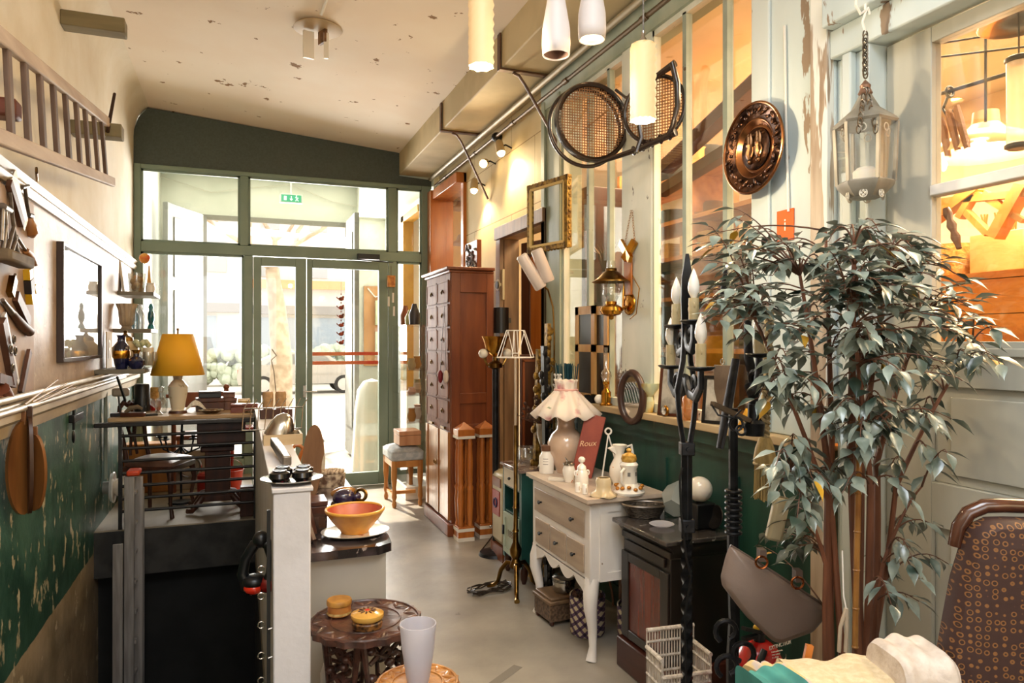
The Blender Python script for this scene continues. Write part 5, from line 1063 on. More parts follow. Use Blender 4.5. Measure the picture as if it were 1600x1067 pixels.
MB().lathe([(0, 0), (.02, 0), (.027, .03), (.03, .055), (.024, .075), (.026, .08), (0, .08)]).link('jar_body', flp, t); MB().lathe([(.027, .08), (.028, .088), (.015, .096), (0, .098)]).link('lid', M['steel'], t); MB().tube([(-.005, 0, .095), (-.02, 0, .115)], .003, 6).link('spoon', M['steel'], t)
t = thing('porcelain_pot', 'white porcelain lidded pot with round knob and side handles on the commode', 'pot', oz(909, 760))
MB().lathe([(0, 0), (.034, 0), (.034, .05), (.03, .075), (.02, .09), (0, .09)]).link('pot_body', flp, t); MB().lathe([(.024, .09), (.02, .105), (.008, .115), (.006, .12), (.016, .128), (.018, .14), (.01, .15), (0, .152)]).link('lid', M['porc'], t)
for s in (-1, 1): MB().ring((s * .033, 0, .07), .012, .0035, Rx(PI / 2), 16, 6, sx=.7).link('handle', M['porc'], t)
for i, (u, v, lab) in enumerate(((903, 768, 'small white porcelain shaker in front of the lidded pot, left of two'), (914, 771, 'small white porcelain shaker in front of the lidded pot, right of two'))):
    t = thing('porcelain_shaker', lab, 'shaker', oz(u, v), 0, 'white shakers on the commode'); MB().lathe([(0, 0), (.013, 0), (.0135, .04), (.010, .047), (0, .048)], n=18).link('shaker_body', M['porc'], t); MB().bx(-.001, .001, -.0145, -.013, .01, .03).link('stripe', M['gold'], t)
# red album on a white wire easel, script letters
t = thing('red_album', 'tall red brown leather menu with handwritten gilt word leaning on the white wire easel', 'book', (1.70, 3.40, CH + .012), 0); t.scale = (.88, .88, .88)
ra_ = Rz(-.45) @ Ry(.24) @ Rx(-.16)
MB().box(ra_ @ Vector((0, 0, .19)), (.125, .008, .38), ra_).link('front_cover', P('red_leather', '#85301a', '#9a4228', scale=8, rough=.5), t, bevel=.002)
MB().box(ra_ @ Vector((.006, .012, .19)), (.12, .014, .375), ra_).link('pages', P('maroon_pages', '#54180f', rough=.6), t)
text('Roux', .048, P('gilt_ink', '#e3b98a', rough=.4), ra_ @ Vector((-.005, -.0046, .20)), ra_ @ R_FRONT @ Rz(.3) @ Matrix(((1, .35, 0), (0, 1, 0), (0, 0, 1))), t)
MB().cyl(ra_ @ Vector((-.045, -.004, .355)), ra_ @ Vector((-.045, -.006, .355)), .004, n=10).link('rivet', M['steel'], t)
t = thing('wire_easel', 'small white wire plate easel behind the red leather menu', 'easel', (1.83, 3.34, CH + .002))
o = Vector((1.85, 3.30, 0)); mb = MB(); top = Vector((0, 0, .235))
for b in ((-.055, -.03, 0), (.055, -.03, 0), (.0, .07, 0)): mb.tube([top, Vector(b)], .004, 8)
mb.tube([(-.055, -.03, .0), (-.10, -.1, .004)], .004, 8); mb.tube([(.055, -.03, .0), (.0, -.1, .004)], .004, 8); mb.ring((0, 0, .25), .016, .005, Rz(-.4) @ Rx(PI / 2), 20, 8); mb.link('wire', wire, t)
t = thing('tulip_glass_shade', 'upturned cream glass lampshade with wavy rim on the front of the commode', 'lampshade', oz(943, 774)); t.scale = (.86, .86, .84)
MB().lathe([(.075, 0, .09, .006), (.062, .012, .06, .003), (.045, .03, .02, 0), (.038, .055), (.042, .085), (.036, .1), (.028, .102)], n=72, wn=6, caps=False).link('shade_body', P('cream_opaline', '#d9c6a2', '#cbb48c', scale=3, rough=.12, coat=.5, sss=.3), t, solid=.003)
t = thing('flowered_jug', 'white flowered porcelain pitcher with open spout and curved handle', 'jug', (1.80, 3.17, CH + .001)); t.scale = (1.15, 1.15, 1.05)
MB().lathe([(0, 0), (.03, 0), (.028, .01), (.045, .05), (.042, .09), (.024, .13), (.022, .16), (.034, .195), (.03, .195), (0, .16)], n=32).link('jug_body', P('orange_flower_porcelain', '#ece6da', '#d9842c', scale=17, lo=.63, hi=.66, rough=.12, coat=.5, chip='#6a8a52', chip_t=.70, chip_s=20), t)
MB().tube([(.03, 0, .18), (.06, 0, .19), (.068, 0, .15), (.05, 0, .09)], [.006, .007, .007, .006], 8).link('handle', M['porc'], t); MB().prism([(-.055, .18), (-.02, .15), (-.015, .195)], .02, R_FRONT, (0, .01, 0)).link('spout', M['porc'], t)
t = thing('tower_teapot', 'white and gold porcelain pot shaped like a lighthouse tower with beehive lid', 'teapot', (1.745, 2.98, CH + .001)); t.scale = (1.12, 1.12, .92)
MB().lathe([(0, 0), (.065, 0), (.068, .012), (.06, .02), (.052, .03)], n=32, wn=7).link('saucer_base', M['porc'], t)
MB().lathe([(.055, .022), (.05, .04), (.036, .055), (.033, .13), (.038, .14), (.038, .15), (.03, .152)], n=32).link('tower_body', P('tower_porcelain', '#e9e1d2', '#b07a3a', scale=16, lo=.6, hi=.66, rough=.15, coat=.5), t)
MB().lathe([(.04, .15), (.036, .158), (.03, .165)], n=32).link('gallery', M['porc'], t); MB().lathe([(.03, .166), (.034, .18), (.03, .2), (.014, .21), (.007, .215), (.012, .225), (.006, .235), (0, .236)], n=32).link('lid', P('ochre_lattice', '#d9ae5a', '#a97c2e', scale=40, rough=.25), t, label='ochre beehive lid')
MB().tube([(-.035, -.02, .135), (-.055, -.03, .12), (-.055, -.03, .07), (-.04, -.025, .05)], .006, 8).link('handle', M['porc'], t)
mb = MB()
for k in range(6): a = k * PI / 3; mb.box((math.cos(a) * .034, math.sin(a) * .034, .105), (.004, .012, .02), Rz(a))
mb.link('windows', P('window_grey', '#6d6a66', rough=.4), t)
mb = MB()
for k in range(12): a = k * PI / 6; mb.sph((math.cos(a) * .055, math.sin(a) * .055, .03 + .006 * (k % 3)), .01, n=8)
mb.link('gilt_foliage', P('gilt_orange', '#b8782c', rough=.25, metal=.4), t)
# --- under the commode
t = thing('wooden_chest', 'low carved wooden box with moulded lid on the floor under the commode', 'box', (1.61, 3.50, 0), .06); t.scale = (.8, .8, .95)
bw = wood('box_brown', '#5d4630', '#7d6246', axis='y', rough=.5)
mb = MB(); mb.bx(-.12, .12, -.12, .12, .025, .12); mb.link('body', P('carved_box_side', '#3f2e20', '#6e5640', scale=60, rough=.6, bump=.5), t, bevel=.004)
mb = MB(); mb.bx(-.13, .13, -.13, .13, .12, .14); mb.bx(-.115, .115, -.115, .115, .14, .155); mb.link('lid', bw, t, bevel=.005)
for a in (-.1, .1):
    for b in (-.1, .1): MB().sph((a, b, .014), .016, n=10).link('foot', M['dkwood'], t)
t = thing('steel_saucepan', 'lidded steel billy can with folding handles on the low carved box', 'pot', (1.64, 3.49, .149))
MB().lathe([(0, 0), (.055, 0), (.06, .008), (.06, .05), (0, .05)], n=36).link('pan_body', M['steel'], t); MB().lathe([(.063, .05), (.064, .075), (.055, .085), (.03, .09), (0, .091)], n=36).link('lid', M['steel'], t); mb = MB()
for s in (0, 1, 2): mb.ring((0, 0, .06 + .007 * s), .064, .0015, None, 36, 6)
mb.tube([(-.02, -.064, .04), (-.02, -.08, .02), (.02, -.08, .02), (.02, -.064, .04)], .003, 6); mb.link('handle', M['blackiron'], t)
def plaid():
    m = bpy.data.materials.new('plaid_straw'); m.use_nodes = True; nt = m.node_tree; N = nt.nodes; L = nt.links; b = N['Principled BSDF']; b.inputs['Roughness'].default_value = .8
    g = N.new('ShaderNodeTexCoord'); mp = N.new('ShaderNodeMapping'); L.new(g.outputs['Object'], mp.inputs[0]); mp.inputs['Rotation'].default_value = (.5, .6, .8)
    fac = None
    for ax in (0, 2):
        w = N.new('ShaderNodeTexWave'); w.bands_direction = 'XYZ'[ax]; w.inputs['Scale'].default_value = 9; L.new(mp.outputs[0], w.inputs[0])
        r = N.new('ShaderNodeValToRGB'); r.color_ramp.elements[0].position = .6; r.color_ramp.elements[1].position = .66; L.new(w.outputs[1], r.inputs[0])
        if fac is None: fac = r.outputs[0]
        else:
            k = N.new('ShaderNodeMath'); k.operation = 'MULTIPLY_ADD'; L.new(r.outputs[0], k.inputs[0]); k.inputs[1].default_value = .5; h2 = N.new('ShaderNodeMath'); h2.operation = 'MULTIPLY'; L.new(fac, h2.inputs[0]); h2.inputs[1].default_value = .5; L.new(h2.outputs[0], k.inputs[2]); fac = k.outputs[0]
    c = N.new('ShaderNodeValToRGB'); c.color_ramp.elements[0].color = lin('#cfc2a4'); c.color_ramp.elements[1].color = lin('#2a1c33'); e = c.color_ramp.elements.new(.5); e.color = lin('#5d4660'); L.new(fac, c.inputs[0]); L.new(c.outputs[0], b.inputs['Base Color'])
    ch = N.new('ShaderNodeTexChecker'); ch.inputs['Scale'].default_value = 110; L.new(mp.outputs[0], ch.inputs[0]); bp = N.new('ShaderNodeBump'); bp.inputs['Strength'].default_value = .6; bp.inputs['Distance'].default_value = .004; L.new(ch.outputs[1], bp.inputs['Height']); L.new(bp.outputs[0], b.inputs['Normal'])
    return m
pm = plaid()
for i, (x, y, lab, tl) in enumerate(((1.67, 3.27, 'purple and cream plaid straw basket filled with pine cones under the commode', 0), (1.83, 3.06, 'purple and cream plaid straw basket tipped behind the commode leg by the black cabinet', .25))):
    t = thing('plaid_basket', lab, 'basket', (x, y, 0.001), 0, 'plaid straw baskets under the commode')
    MB().lathe([(0, .002), (.082, .002), (.088, .01), (.092, .2), (.086, .2), (.08, .02), (0, .02)], n=36).link('basket_body', pm, t)
    if i == 0:
        mb = MB(); rr = random.Random(8)
        for k in range(70):
            a, r = rr.uniform(0, 6.28), .075 * math.sqrt(rr.random()); mb.sph((math.cos(a) * r, math.sin(a) * r, .175 + rr.uniform(0, .02)), .012, sz=1.2, n=7)
        o = mb.link('pine_cones', P('pine_cone', '#2a1a14', '#5c3b2e', scale=80, rough=.7)); o.location = (x, y, .004); tag(o, 'small dark pine cones filling the plaid basket', 'cones', kind='stuff')
tag(MB().tube([(.0, .15 * math.cos(a), .12 + .17 * math.sin(a)) for a in [k * PI / 14 for k in range(15)]], .006, 8).link('cane_hoop', wood('cane', '#5d3a22', '#8a5c38'), loc=(1.82, 3.42, .0)), 'thin bent cane hoop standing in the shade under the commode', 'hoop')
tag(MB().bx(-.012, .012, -.012, .012, 0, .36).link('spare_spindle', wood('cane', '', ''), loc=(1.86, 3.25, 0)), 'upright wooden leg of something stored under the commode', 'wood')
# --- black cabinet with marble top
BX0, BX1, BY0, BY1 = 1.66, 1.965, 2.50, 2.88
ebony = P('ebonised_wood', '#15110f', '#221a16', scale=9, rough=.35, stretch=(1, 1, .2), coat=.3)
t = thing('black_marble_top_cabinet', 'black cabinet with red wood door panel and grey marble top', 'cabinet', (0, 0, 0))
mb = MB(); mb.bx(BX0, BX1, BY0, BY1, .14, .60); mb.bx(BX0 - .008, BX1, BY0 - .008, BY1 + .008, .60, .63); mb.link('body', ebony, t, bevel=.004)
mb = MB(); mb.prism([(BX0, .63), (BX0 - .02, .655), (BX0 - .035, .662), (BX1, .662), (BX1, .63)], BY1 - BY0 + .05, R_XZ, (0, BY1 + .025, 0)); mb.link('cornice', ebony, t)
MB().bx(BX0 - .03, BX1, BY0 - .02, BY1 + .02, 0, .14).link('plinth', wood('dark_red_base', '#2f130c', '#4f2417', axis='y', rough=.35), t, bevel=.008)
MB().bx(BX0 - .045, BX1 + .01, BY0 - .035, BY1 + .035, .663, .683).link('marble_top', P('grey_dark_marble', '#4a4442', '#2a2725', scale=10, rough=.15, coat=.5, chip='#8f8a86', chip_t=.63, chip_s=12, detail=8), t, bevel=.005)
d = MB()
for q in ((BY0, BY0 + .06, .15, .54), (BY1 - .06, BY1, .15, .54), (BY0 + .06, BY1 - .06, .15, .19), (BY0 + .06, BY1 - .06, .50, .54)): d.bx(BX0 - .014, BX0, *q)
d = d.link('door', ebony, t, bevel=.003); MB().bx(BX0 - .007, BX0 - .001, BY0 + .06, BY1 - .06, .19, .50).link('door_panel', wood('flame_mahogany', '#3a120a', '#7a2e14', rough=.25, coat=.5), d, label='flamed red brown panel')
d = MB().bx(BX0 - .012, BX0, BY0 + .03, BY1 - .03, .555, .595).link('drawer', ebony, t, bevel=.003)
BZ = .684
t = thing('silver_basket', 'oval dark silver woven bread basket on the marble top', 'basket', onZ(1005, 806, BZ) + Vector((.0, -.01, .001))); t.scale = (1.2, 1.2, 1.1)
mb = MB(); mb.lathe([(0, 0), (.06, 0), (.085, .05), (.083, .052), (.058, .004), (0, .004)], sy=.62, n=40, R=Rz(-.4)); mb.link('basket_wall', P('woven_silver', '#6b6258', '#3c352e', scale=90, rough=.35, metal=.7, bump=.8, stretch=(1, 1, 3)), t)
MB().ring((0, 0, .052), .086, .005, Rz(-.4), 40, 8, sy=.62).link('rim', P('dark_silver', '#8b8178', rough=.3, metal=.9), t)
t = thing('glass_dish', 'small round white frosted glass dish at the front of the marble top', 'dish', onZ(1034, 822, BZ) + Vector((0, 0, .001))); MB().lathe([(0, 0), (.03, 0), (.055, .012), (.05, .014), (.03, .004), (0, .004)], wn=9, n=45).link('dish_body', M['frost'], t)
t = thing('hexagonal_glass_shade', 'faceted milky glass lantern shade lying on its side behind the silver basket', 'lampshade', (1.90, 2.80, BZ + .079))
MB().lathe([(.045, -.07), (.077, -.02), (.077, .05), (.05, .07)], n=6, R=Rz(.6) @ Ry(1.2)).link('shade_body', glassy('milky_glass', gloss=.15, rough=.15, op=.6, opc='#c8d0cc'), t)
t = thing('globe_table_lamp', 'white glass globe lamp on a black cube base on the marble top', 'lamp', (1.89, 2.62, BZ + .001))
MB().bx(-.05, .05, -.05, .05, 0, .11).link('base_cube', M['black'], t, bevel=.006); MB().sph((0, 0, .165), .056, n=32).link('globe', _M['opal_glass'], t)
t = thing('black_horn_dish', 'dark oval dish standing upright beside the globe lamp', 'dish', (1.925, 2.545, BZ + .056)); MB().lathe([(0, -.01), (.03, -.01), (.053, .012), (.05, .014), (0, 0)], R=Ry(-1.3), n=28).link('dish_body', P('dark_pewter', '#2f2c2b', rough=.2, metal=.7), t)
# ================================================================ RIGHT SIDE, WALL, FOREGROUND, CEILING
iron = M['blackiron']
# --- wrought iron floor candelabra
candle = P('ivory_drip_candle', '#cdbd95', '#b8a67c', scale=14, rough=.5, sss=.2); bulbm = P('opal_candle_bulb', '#f0ece4', rough=.12, coat=.6, sss=.3)
def candle_arm(t, tip, root, bulb=True, ch=.10):
    """one iron arm: S-scroll from the stem to a drip pan with a candle and a flame bulb"""
    tip = Vector(tip); root = Vector(root); out = (tip - root); out.z = 0; out.normalize()
    a = MB(); side = Vector((-out.y, out.x, 0))
    pts = [root, root.lerp(tip, .25) + Vector((0, 0, -.05)), root.lerp(tip, .6) + Vector((0, 0, -.07)) + out * .01, tip + Vector((0, 0, -.05)) , tip + Vector((0, 0, -.004))]
    a.tube(pts, [.013, .012, .011, .01, .009], 8, flat=1.6)
    c = root.lerp(tip, .55) + Vector((0, 0, .0)); sp = [c + out * (.022 * math.cos(q)) + Vector((0, 0, .022 * math.sin(q) - .03)) for q in [k * PI / 8 for k in range(-4, 11)]]
    a.tube(sp, .006, 6, flat=1.6); a.link('arm', iron, t)
    MB().lathe([(.004, -.006), (.03, -.002), (.042, .006), (.04, .009), (.02, .004), (0, .004)], tip).link('drip_pan', iron, t)
    b = MB(); b.lathe([(.0155, .004), (.0155, ch * .7), (.0162, ch * .75), (.0155, ch)], tip, n=16)
    for k in range(3): q = k * 2.1; b.sph(tip + Vector((math.cos(q) * .0155, math.sin(q) * .0155, ch * (.4 + .15 * k))), .003, sz=3, n=8)
    cd_ = b.link('candle', candle, t)
    if bulb: MB().lathe([(.008, 0), (.0165, .018), (.0175, .035), (.014, .055), (.006, .078), (0, .09)], tip + Vector((0, 0, ch)), n=18).link('flame_bulb', bulbm, cd_)
q = onD(1073, 900, 2.2); SX, SY = q.x, q.y
t = thing('iron_floor_candelabrum', 'black wrought iron floor candelabrum with twisted stem, leaf tip and electric candles', 'candelabrum', (SX, SY, 0))
def sv(u, v, d=2.2): r = onD(u, v, d); return Vector((r.x - SX, r.y - SY, r.z))
z_t = sv(1073, 842).z
mb = MB(); pts = []; n = 60; V = []      # square bar twisted about its axis
for i in range(n + 1):
    z = .12 + (z_t - .12) * i / n; a = i * .42
    for k in range(4): V.append((.0185 * math.cos(a + k * PI / 2), .0185 * math.sin(a + k * PI / 2), z))
mb.add(V, [(i * 4 + k, i * 4 + (k + 1) % 4, i * 4 + 4 + (k + 1) % 4, i * 4 + 4 + k) for i in range(n) for k in range(4)]); mb.link('twisted_stem', P('brushed_iron', '#2a2c30', '#17181b', scale=10, rough=.3, metal=.8), t)
z1, z2, z3 = sv(0, 842).z, sv(0, 700).z, sv(0, 520).z
MB().box((0, 0, (z1 + z2) / 2), (.026, .026, z2 - z1), Rz(TH)).link('square_stem', iron, t, bevel=.003)
for v in (700, 820): mb = MB(); z = sv(0, v).z; mb.box((0, 0, z), (.042, .042, .04), Rz(-TH)); mb.cyl(Rz(-TH) @ Vector((0, -.02, z)), Rz(-TH) @ Vector((0, -.028, z)), .007, n=10); mb.link('riveted_clamp', iron, t, bevel=.003)
R = Rz(-TH)
for s in (-1, 1):   # flat bars that splay into the crown
    pts = [Vector((s * .008, 0, z2)), Vector((s * .022, 0, z2 + .09)), Vector((s * .03, 0, z2 + .18)), Vector((s * .012, 0, z2 + .27)), Vector((s * .006, 0, z3 + .02))]
    MB().tube([R @ p for p in pts], .013, 8, flat=.45).link('crown_bar', iron, t)
zt = sv(0, 396).z
MB().prism([(-.014, z3 - .02), (.014, z3 - .02), (.02, z3 + .10), (.017, z3 + .18), (.006, zt), (-.004, zt), (-.016, z3 + .17), (-.018, z3 + .1)], .008, R @ R_FRONT, R @ Vector((0, .004, 0))).link('leaf_tip', P('brushed_iron', ''), t, bevel=.002)
for (u, v, d) in ((1057, 511, 2.3), (1084, 504, 2.13), (1048, 574, 2.32), (1095, 577, 2.05)):
    candle_arm(t, sv(u, v, d), (0, 0, sv(0, v).z - .03), True, .075)
for k in range(3):
    a = k * 2 * PI / 3 + .4; c, s = math.cos(a), math.sin(a); MB().tube([(0, 0, .15), (c * .08, s * .08, .14), (c * .15, s * .15, .06), (c * .19, s * .19, .012), (c * .16, s * .16, .04)], .012, 8).link('leg', iron, t)
MB().tube([sv(1066, 730, 2.18), sv(1062, 745, 2.17), sv(1064, 800, 2.17), sv(1072, 870, 2.16), sv(1080, 900, 2.17), sv(1070, 960, 2.16), sv(1072, 1067, 2.16)], .0035, 6).link('flex', M['black'], t)
q = onD(1146, 900, 2.25); SX, SY = q.x, q.y
t = thing('rough_iron_floor_lamp', 'black rough hammered iron floor lamp with coiled collar, right of the twisted candelabrum', 'floor lamp', (SX, SY, 0))
rr = random.Random(9); zc = [sv(0, v).z for v in (1067, 840, 760, 700, 640, 560, 470, 420)]
mb = MB(); pts = [Vector((rr.uniform(-.003, .003), rr.uniform(-.003, .003), z)) for z in (.1, .3, .5, .62, .75, .88, .98)]; mb.tube(pts, [.02, .019, .02, .018, .019, .018, .019], 7); mb.link('lower_pole', iron, t)
mb = MB(); za, zb = sv(0, 838).z, sv(0, 772).z
for k in range(8): mb.ring((0, 0, za + (zb - za) * k / 7), .022, .006, None, 18, 8)
mb.link('coiled_collar', iron, t)
z7 = sv(0, 640).z; MB().tube([(0, 0, .95), (0, 0, 1.1), (0, 0, z7)], .015, 7).link('upper_pole', iron, t)
MB().tube([sv(1150, 560, 2.3), sv(1136, 640, 2.3), sv(1125, 700, 2.28)], [.018, .022, .016], 8, flat=.5).link('blade', iron, t)
MB().bar(sv(1113, 630, 2.15), sv(1178, 660, 2.25), .016, .014).link('cross_bar', P('worn_iron_edge', '#7b6a58', rough=.5, metal=.4), t)
mb = MB(); mb.tube([sv(1112, 632, 2.15), sv(1122, 648, 2.13), sv(1146, 652, 2.13), sv(1158, 640, 2.13)], .003, 6); mb.ring(sv(1150, 662, 2.14), .02, .004, R @ Rx(PI / 2)); mb.ring(sv(1158, 672, 2.14), .014, .004, R @ Rx(1.2)); mb.link('wire_tie', iron, t)
candle_arm(t, sv(1186, 556, 2.2), sv(1170, 600, 2.25), True, .055)
MB().tube([sv(1168, 500, 2.25), sv(1170, 560, 2.25), sv(1180, 600, 2.25), sv(1176, 640, 2.25), sv(1190, 665, 2.25)], [.016, .02, .024, .018, .014], 8, flat=.5).link('side_bar', iron, t)
MB().lathe([(.0, -.02), (.03, -.02), (.034, .02), (.02, .03), (.018, .08), (0, .08)], sv(1178, 670, 2.25)).link('socket', iron, t)
MB().tube([sv(1128, 300 + 190, 2.3), sv(1130, 460, 2.3), sv(1134, 420, 2.3)], [.012, .016, .01], 8, flat=.5).link('upper_blade', iron, t)
for u0, u1, v in ((1146, 1125, 985), (1146, 1175, 1020), (1146, 1128, 1040)):   # scrolled feet
    s = 1 if u1 > u0 else -1; c = sv((u0 + u1) / 2, v, 2.2 ); pts = [c + R @ Vector((s * .035 * math.cos(a) * (1 - a * .06), 0, .035 * math.sin(a) * (1 - a * .06))) for a in [k * .45 - 1 for k in range(13)]]
    MB().tube(pts, .0085, 8).link('foot_scroll', iron, t)
for k in range(3):
    a = k * 2 * PI / 3 + 1; c, s = math.cos(a), math.sin(a); MB().tube([(0, 0, .35), (c * .07, s * .07, .3), (c * .15, s * .15, .08), (c * .18, s * .18, .012)], .012, 8).link('leg', iron, t)
# --- white wicker basket
q = onD(1060, 990, 2.55); t = thing('white_wicker_basket', 'white wicker letter basket with stepped compartments on the floor behind the candelabrum', 'basket', (q.x, q.y, 0), -.1)
wk = P('white_wicker', '#d9d0c4', '#b9ad9d', scale=70, rough=.6, bump=.9, stretch=(1, 1, .4)); zt = q.z
mb = MB()
def wickerwall(a, b, z0, z1):
    a, b = Vector(a), Vector(b); n = max(4, int((b - a).length / .011))
    for i in range(n + 1): p = a.lerp(b, i / n); mb.cyl((p.x, p.y, z0), (p.x, p.y, z1), .0028, n=5)
    for k in range(int((z1 - z0) / .055) + 1): z = z0 + k * .055; mb.tube([(a.x, a.y, z), (b.x, b.y, z)], .005, 6)
    mb.tube([(a.x, a.y, z1), (b.x, b.y, z1)], .008, 8)
w, dp = .095, .06
wickerwall((-w, dp), (w, dp), .02, zt); wickerwall((-w, -dp), (w, -dp), .02, zt - .12); wickerwall((-w, -dp), (-w, dp), .02, zt - .06); wickerwall((w, -dp), (w, dp), .02, zt - .06)
mb.link('woven_walls', wk, t); MB().bx(-w, w, -dp, dp, 0, .02).link('base', wk, t)
# --- fire extinguisher
q = onD(1186, 1000, 2.42); zt = .47
t = thing('fire_extinguisher', 'red fire extinguisher with white printed label under the grey handbag', 'fire extinguisher', (q.x, q.y, 0))
MB().lathe([(0, 0), (.08, 0), (.085, .02), (.085, zt - .06), (.06, zt - .01), (.03, zt + .01), (0, zt + .01)], n=36).link('cylinder', P('extinguisher_red', '#b3140f', rough=.22, coat=.5), t)
zl = onD(1186, 1050, 2.34).z - .0
a_c = -PI / 2 - .0
mb = MB(); mb.lathe([(.0862, .12), (.0862, zl + .035)], n=14, caps=False, a0=a_c - .1, a1=a_c + 1.0); lab_ = mb.link('label_panel', P('label_white', '#ded8d2', rough=.5), t)
rz = .0872
def on_cyl(txt, size, z, a, m, nm='lettering'):
    n = Vector((math.cos(a), math.sin(a), 0)); x = Vector((-math.sin(a), math.cos(a), 0)); Rm = Matrix((x, Vector((0, 0, 1)), n)).transposed(); return text(txt, size, m, n * rz + Vector((0, 0, z)), Rm, t, nm)
wi = P('white_ink', '#f1ece4', rough=.5)
on_cyl('EXTINCTEUR', .018, zl + .088, a_c + .16, wi); on_cyl('à eau pulvérisée', .007, zl + .071, a_c + .0, wi); on_cyl('avec additif', .007, zl + .061, a_c - .05, wi); on_cyl('6 L EAU', .007, zl + .051, a_c - .08, wi)
dk = P('label_ink', '#3a2c2c', rough=.5)
for k in range(3): on_cyl(('A', 'B', '6 L')[k], .016, zl + .012, a_c + .1 + .22 * k, dk)
MB().tube([(-.02, -.05, zt - .0), (-.085, -.07, zt - .08), (-.1, -.06, .2), (-.09, -.03, .1)], .011, 10).link('hose', M['black'], t)
mb = MB(); mb.cyl((0, 0, zt), (0, 0, zt + .04), .02, n=14); mb.bar((0, 0, zt + .04), (-.08, -.02, zt + .07), .02, .012); mb.bar((0, 0, zt + .03), (-.08, -.02, zt + .035), .02, .01); mb.link('valve_handle', M['black'], t)
MB().sph((-.01, -.0, zt + .055), .012, n=10).link('safety_pin', P('pin_yellow', '#d7a81e'), t)
# --- grey handbag leaning on the extinguisher
bagc = [(1126, 868), (1143, 850), (1290, 948), (1268, 985), (1215, 1003), (1130, 915)]
q = onD(1200, 925, 2.12); t = thing('grey_handbag', 'tilted grey brown leather clutch bag with two bronze rings leaning on the fire extinguisher', 'bag', q)
K_ = [(1141, 851), (1216, 899), (1291, 949), (1289, 964), (1270, 986), (1219, 1004), (1207, 1001), (1165, 962), (1128, 914), (1126, 900), (1134, 868)]
P3 = []
for i in range(len(K_)):
    a_, b_ = K_[i], K_[(i + 1) % len(K_)]
    for f in (0, .2, .5, .8): P3.append(onD(a_[0] + (b_[0] - a_[0]) * f, a_[1] + (b_[1] - a_[1]) * f, 2.12) - q)
c = sum(P3, Vector()) / len(P3); nrm = Vector((-S_, -C_, 0)); V = []; fs = []; m_ = len(P3); rings = [(1.0, 0), (.975, .014), (.88, .028), (.5, .036)]
for sgn in (1, -1):
    for f, h in rings: V += [c + (p - c) * f + nrm * h * sgn for p in P3]
k0 = 0
for sg in (0, 1):
    for r in range(3):
        o_ = (sg * 4 + r) * m_
        for i in range(m_): fs.append((o_ + i, o_ + (i + 1) % m_, o_ + m_ + (i + 1) % m_, o_ + m_ + i))
    fs.append(tuple(range((sg * 4 + 3) * m_, (sg * 4 + 4) * m_)))
mb = MB(); mb.add(V, fs, True); o = mb.link('bag_body', P('grey_brown_leather', '#85746a', '#75655c', scale=2.5, rough=.36, bump=.1, bscale=60), t, solid=0); b = o.modifiers.new('sub', 'SUBSURF'); b.levels = b.render_levels = 1
MB().tube([onD(u, v, 2.12) - q for u, v in ((1141, 852), (1215, 898), (1291, 948))], .005, 8).link('top_seam', P('bag_piping', '#5f5048', rough=.5), t)
for u, v in ((1190, 878), (1246, 910)):
    MB().ring(onD(u, v, 2.06) - q, .017, .0035, R @ Rx(PI / 2), 24, 8).link('ring', P('bronze_ring', '#a5633c', rough=.2, metal=1), t); MB().box(onD(u, v - 12, 2.11) - q, (.02, .03, .035), R).link('ring_tab', P('bag_piping', ''), t)
# --- braided rope with tassel
q = onD(1200, 500, 2.3)
t = thing('curtain_tassel', 'straw coloured tassel on a thick twisted rope hanging beside the white pier', 'tassel', onD(1195, 690, 2.3)); o = Vector(t.location)
rope = P('twisted_rope', '#c9b890', '#7e6c4a', scale=60, rough=.8); pts = [onD(u, v, 2.3) - o for u, v in ((1202, 480), (1201, 540), (1198, 600), (1196, 650), (1195, 684))]
for ph in (0, PI): 
    n = 70; L = []
    for i in range(n + 1):
        f = i / n * 4; k = min(3, int(f)); p = pts[k].lerp(pts[k + 1], f - k); a = i * .8 + ph; L.append(p + Vector((math.cos(a) * .008, math.sin(a) * .008, 0)))
    MB().tube(L, .009, 6).link('rope_strand', rope, t)
MB().lathe([(.0, .02), (.018, .015), (.03, -.02), (.036, -.055), (.034, -.07), (.03, -.072)], n=24).link('tassel_head', P('straw_silk', '#b9a26c', '#99834f', scale=70, rough=.6, stretch=(1, 1, .05)), t)
mb = MB(); zz = onD(1195, 778, 2.3).z - o.z
for k in range(70): a, r = k * 2.4, .034 * math.sqrt(k / 70); mb.tube([(math.cos(a) * r * .9, math.sin(a) * r * .9, -.068), (math.cos(a) * r, math.sin(a) * r, zz + .006 * math.sin(k * 3))], .003, 4)
mb.link('fringe', P('straw_silk', ''), t); MB().ring((0, 0, -.07), .033, .005, None, 24, 8).link('binding', rope, t)
# long cream box hung by the pier
q = onD(1215, 810, 2.25)
t = thing('cream_long_box', 'long slim cream plastic bottle shaped box with a cord, hanging between tassel and tree', 'box', q); Rb = R @ Ry(.22)
MB().box((0, 0, 0), (.05, .035, .14), Rb).link('body', P('cream_plastic', '#cbbf9f', '#bbae8d', scale=4, rough=.35), t, bevel=.01); MB().box(Rb @ Vector((0, 0, .066)), (.034, .022, .012), Rb).link('opening', P('tan_inside', '#8b7a58', rough=.6), t)
MB().tube([Rb @ Vector((.01, 0, .07)), Vector((.0, 0, .14)), onD(1226, 720, 2.26) - q], .002, 6).link('cord', wire, t)
tag(MB().cyl((0, 0, 0), (-.018, 0, 0), .006, n=10).link('cord_nail', M['steel'], loc=(XR - .022, onX(1226, 718, XR).y, onX(1226, 718, XR).z)), 'small nail in the white pier holding the cord', 'nail')
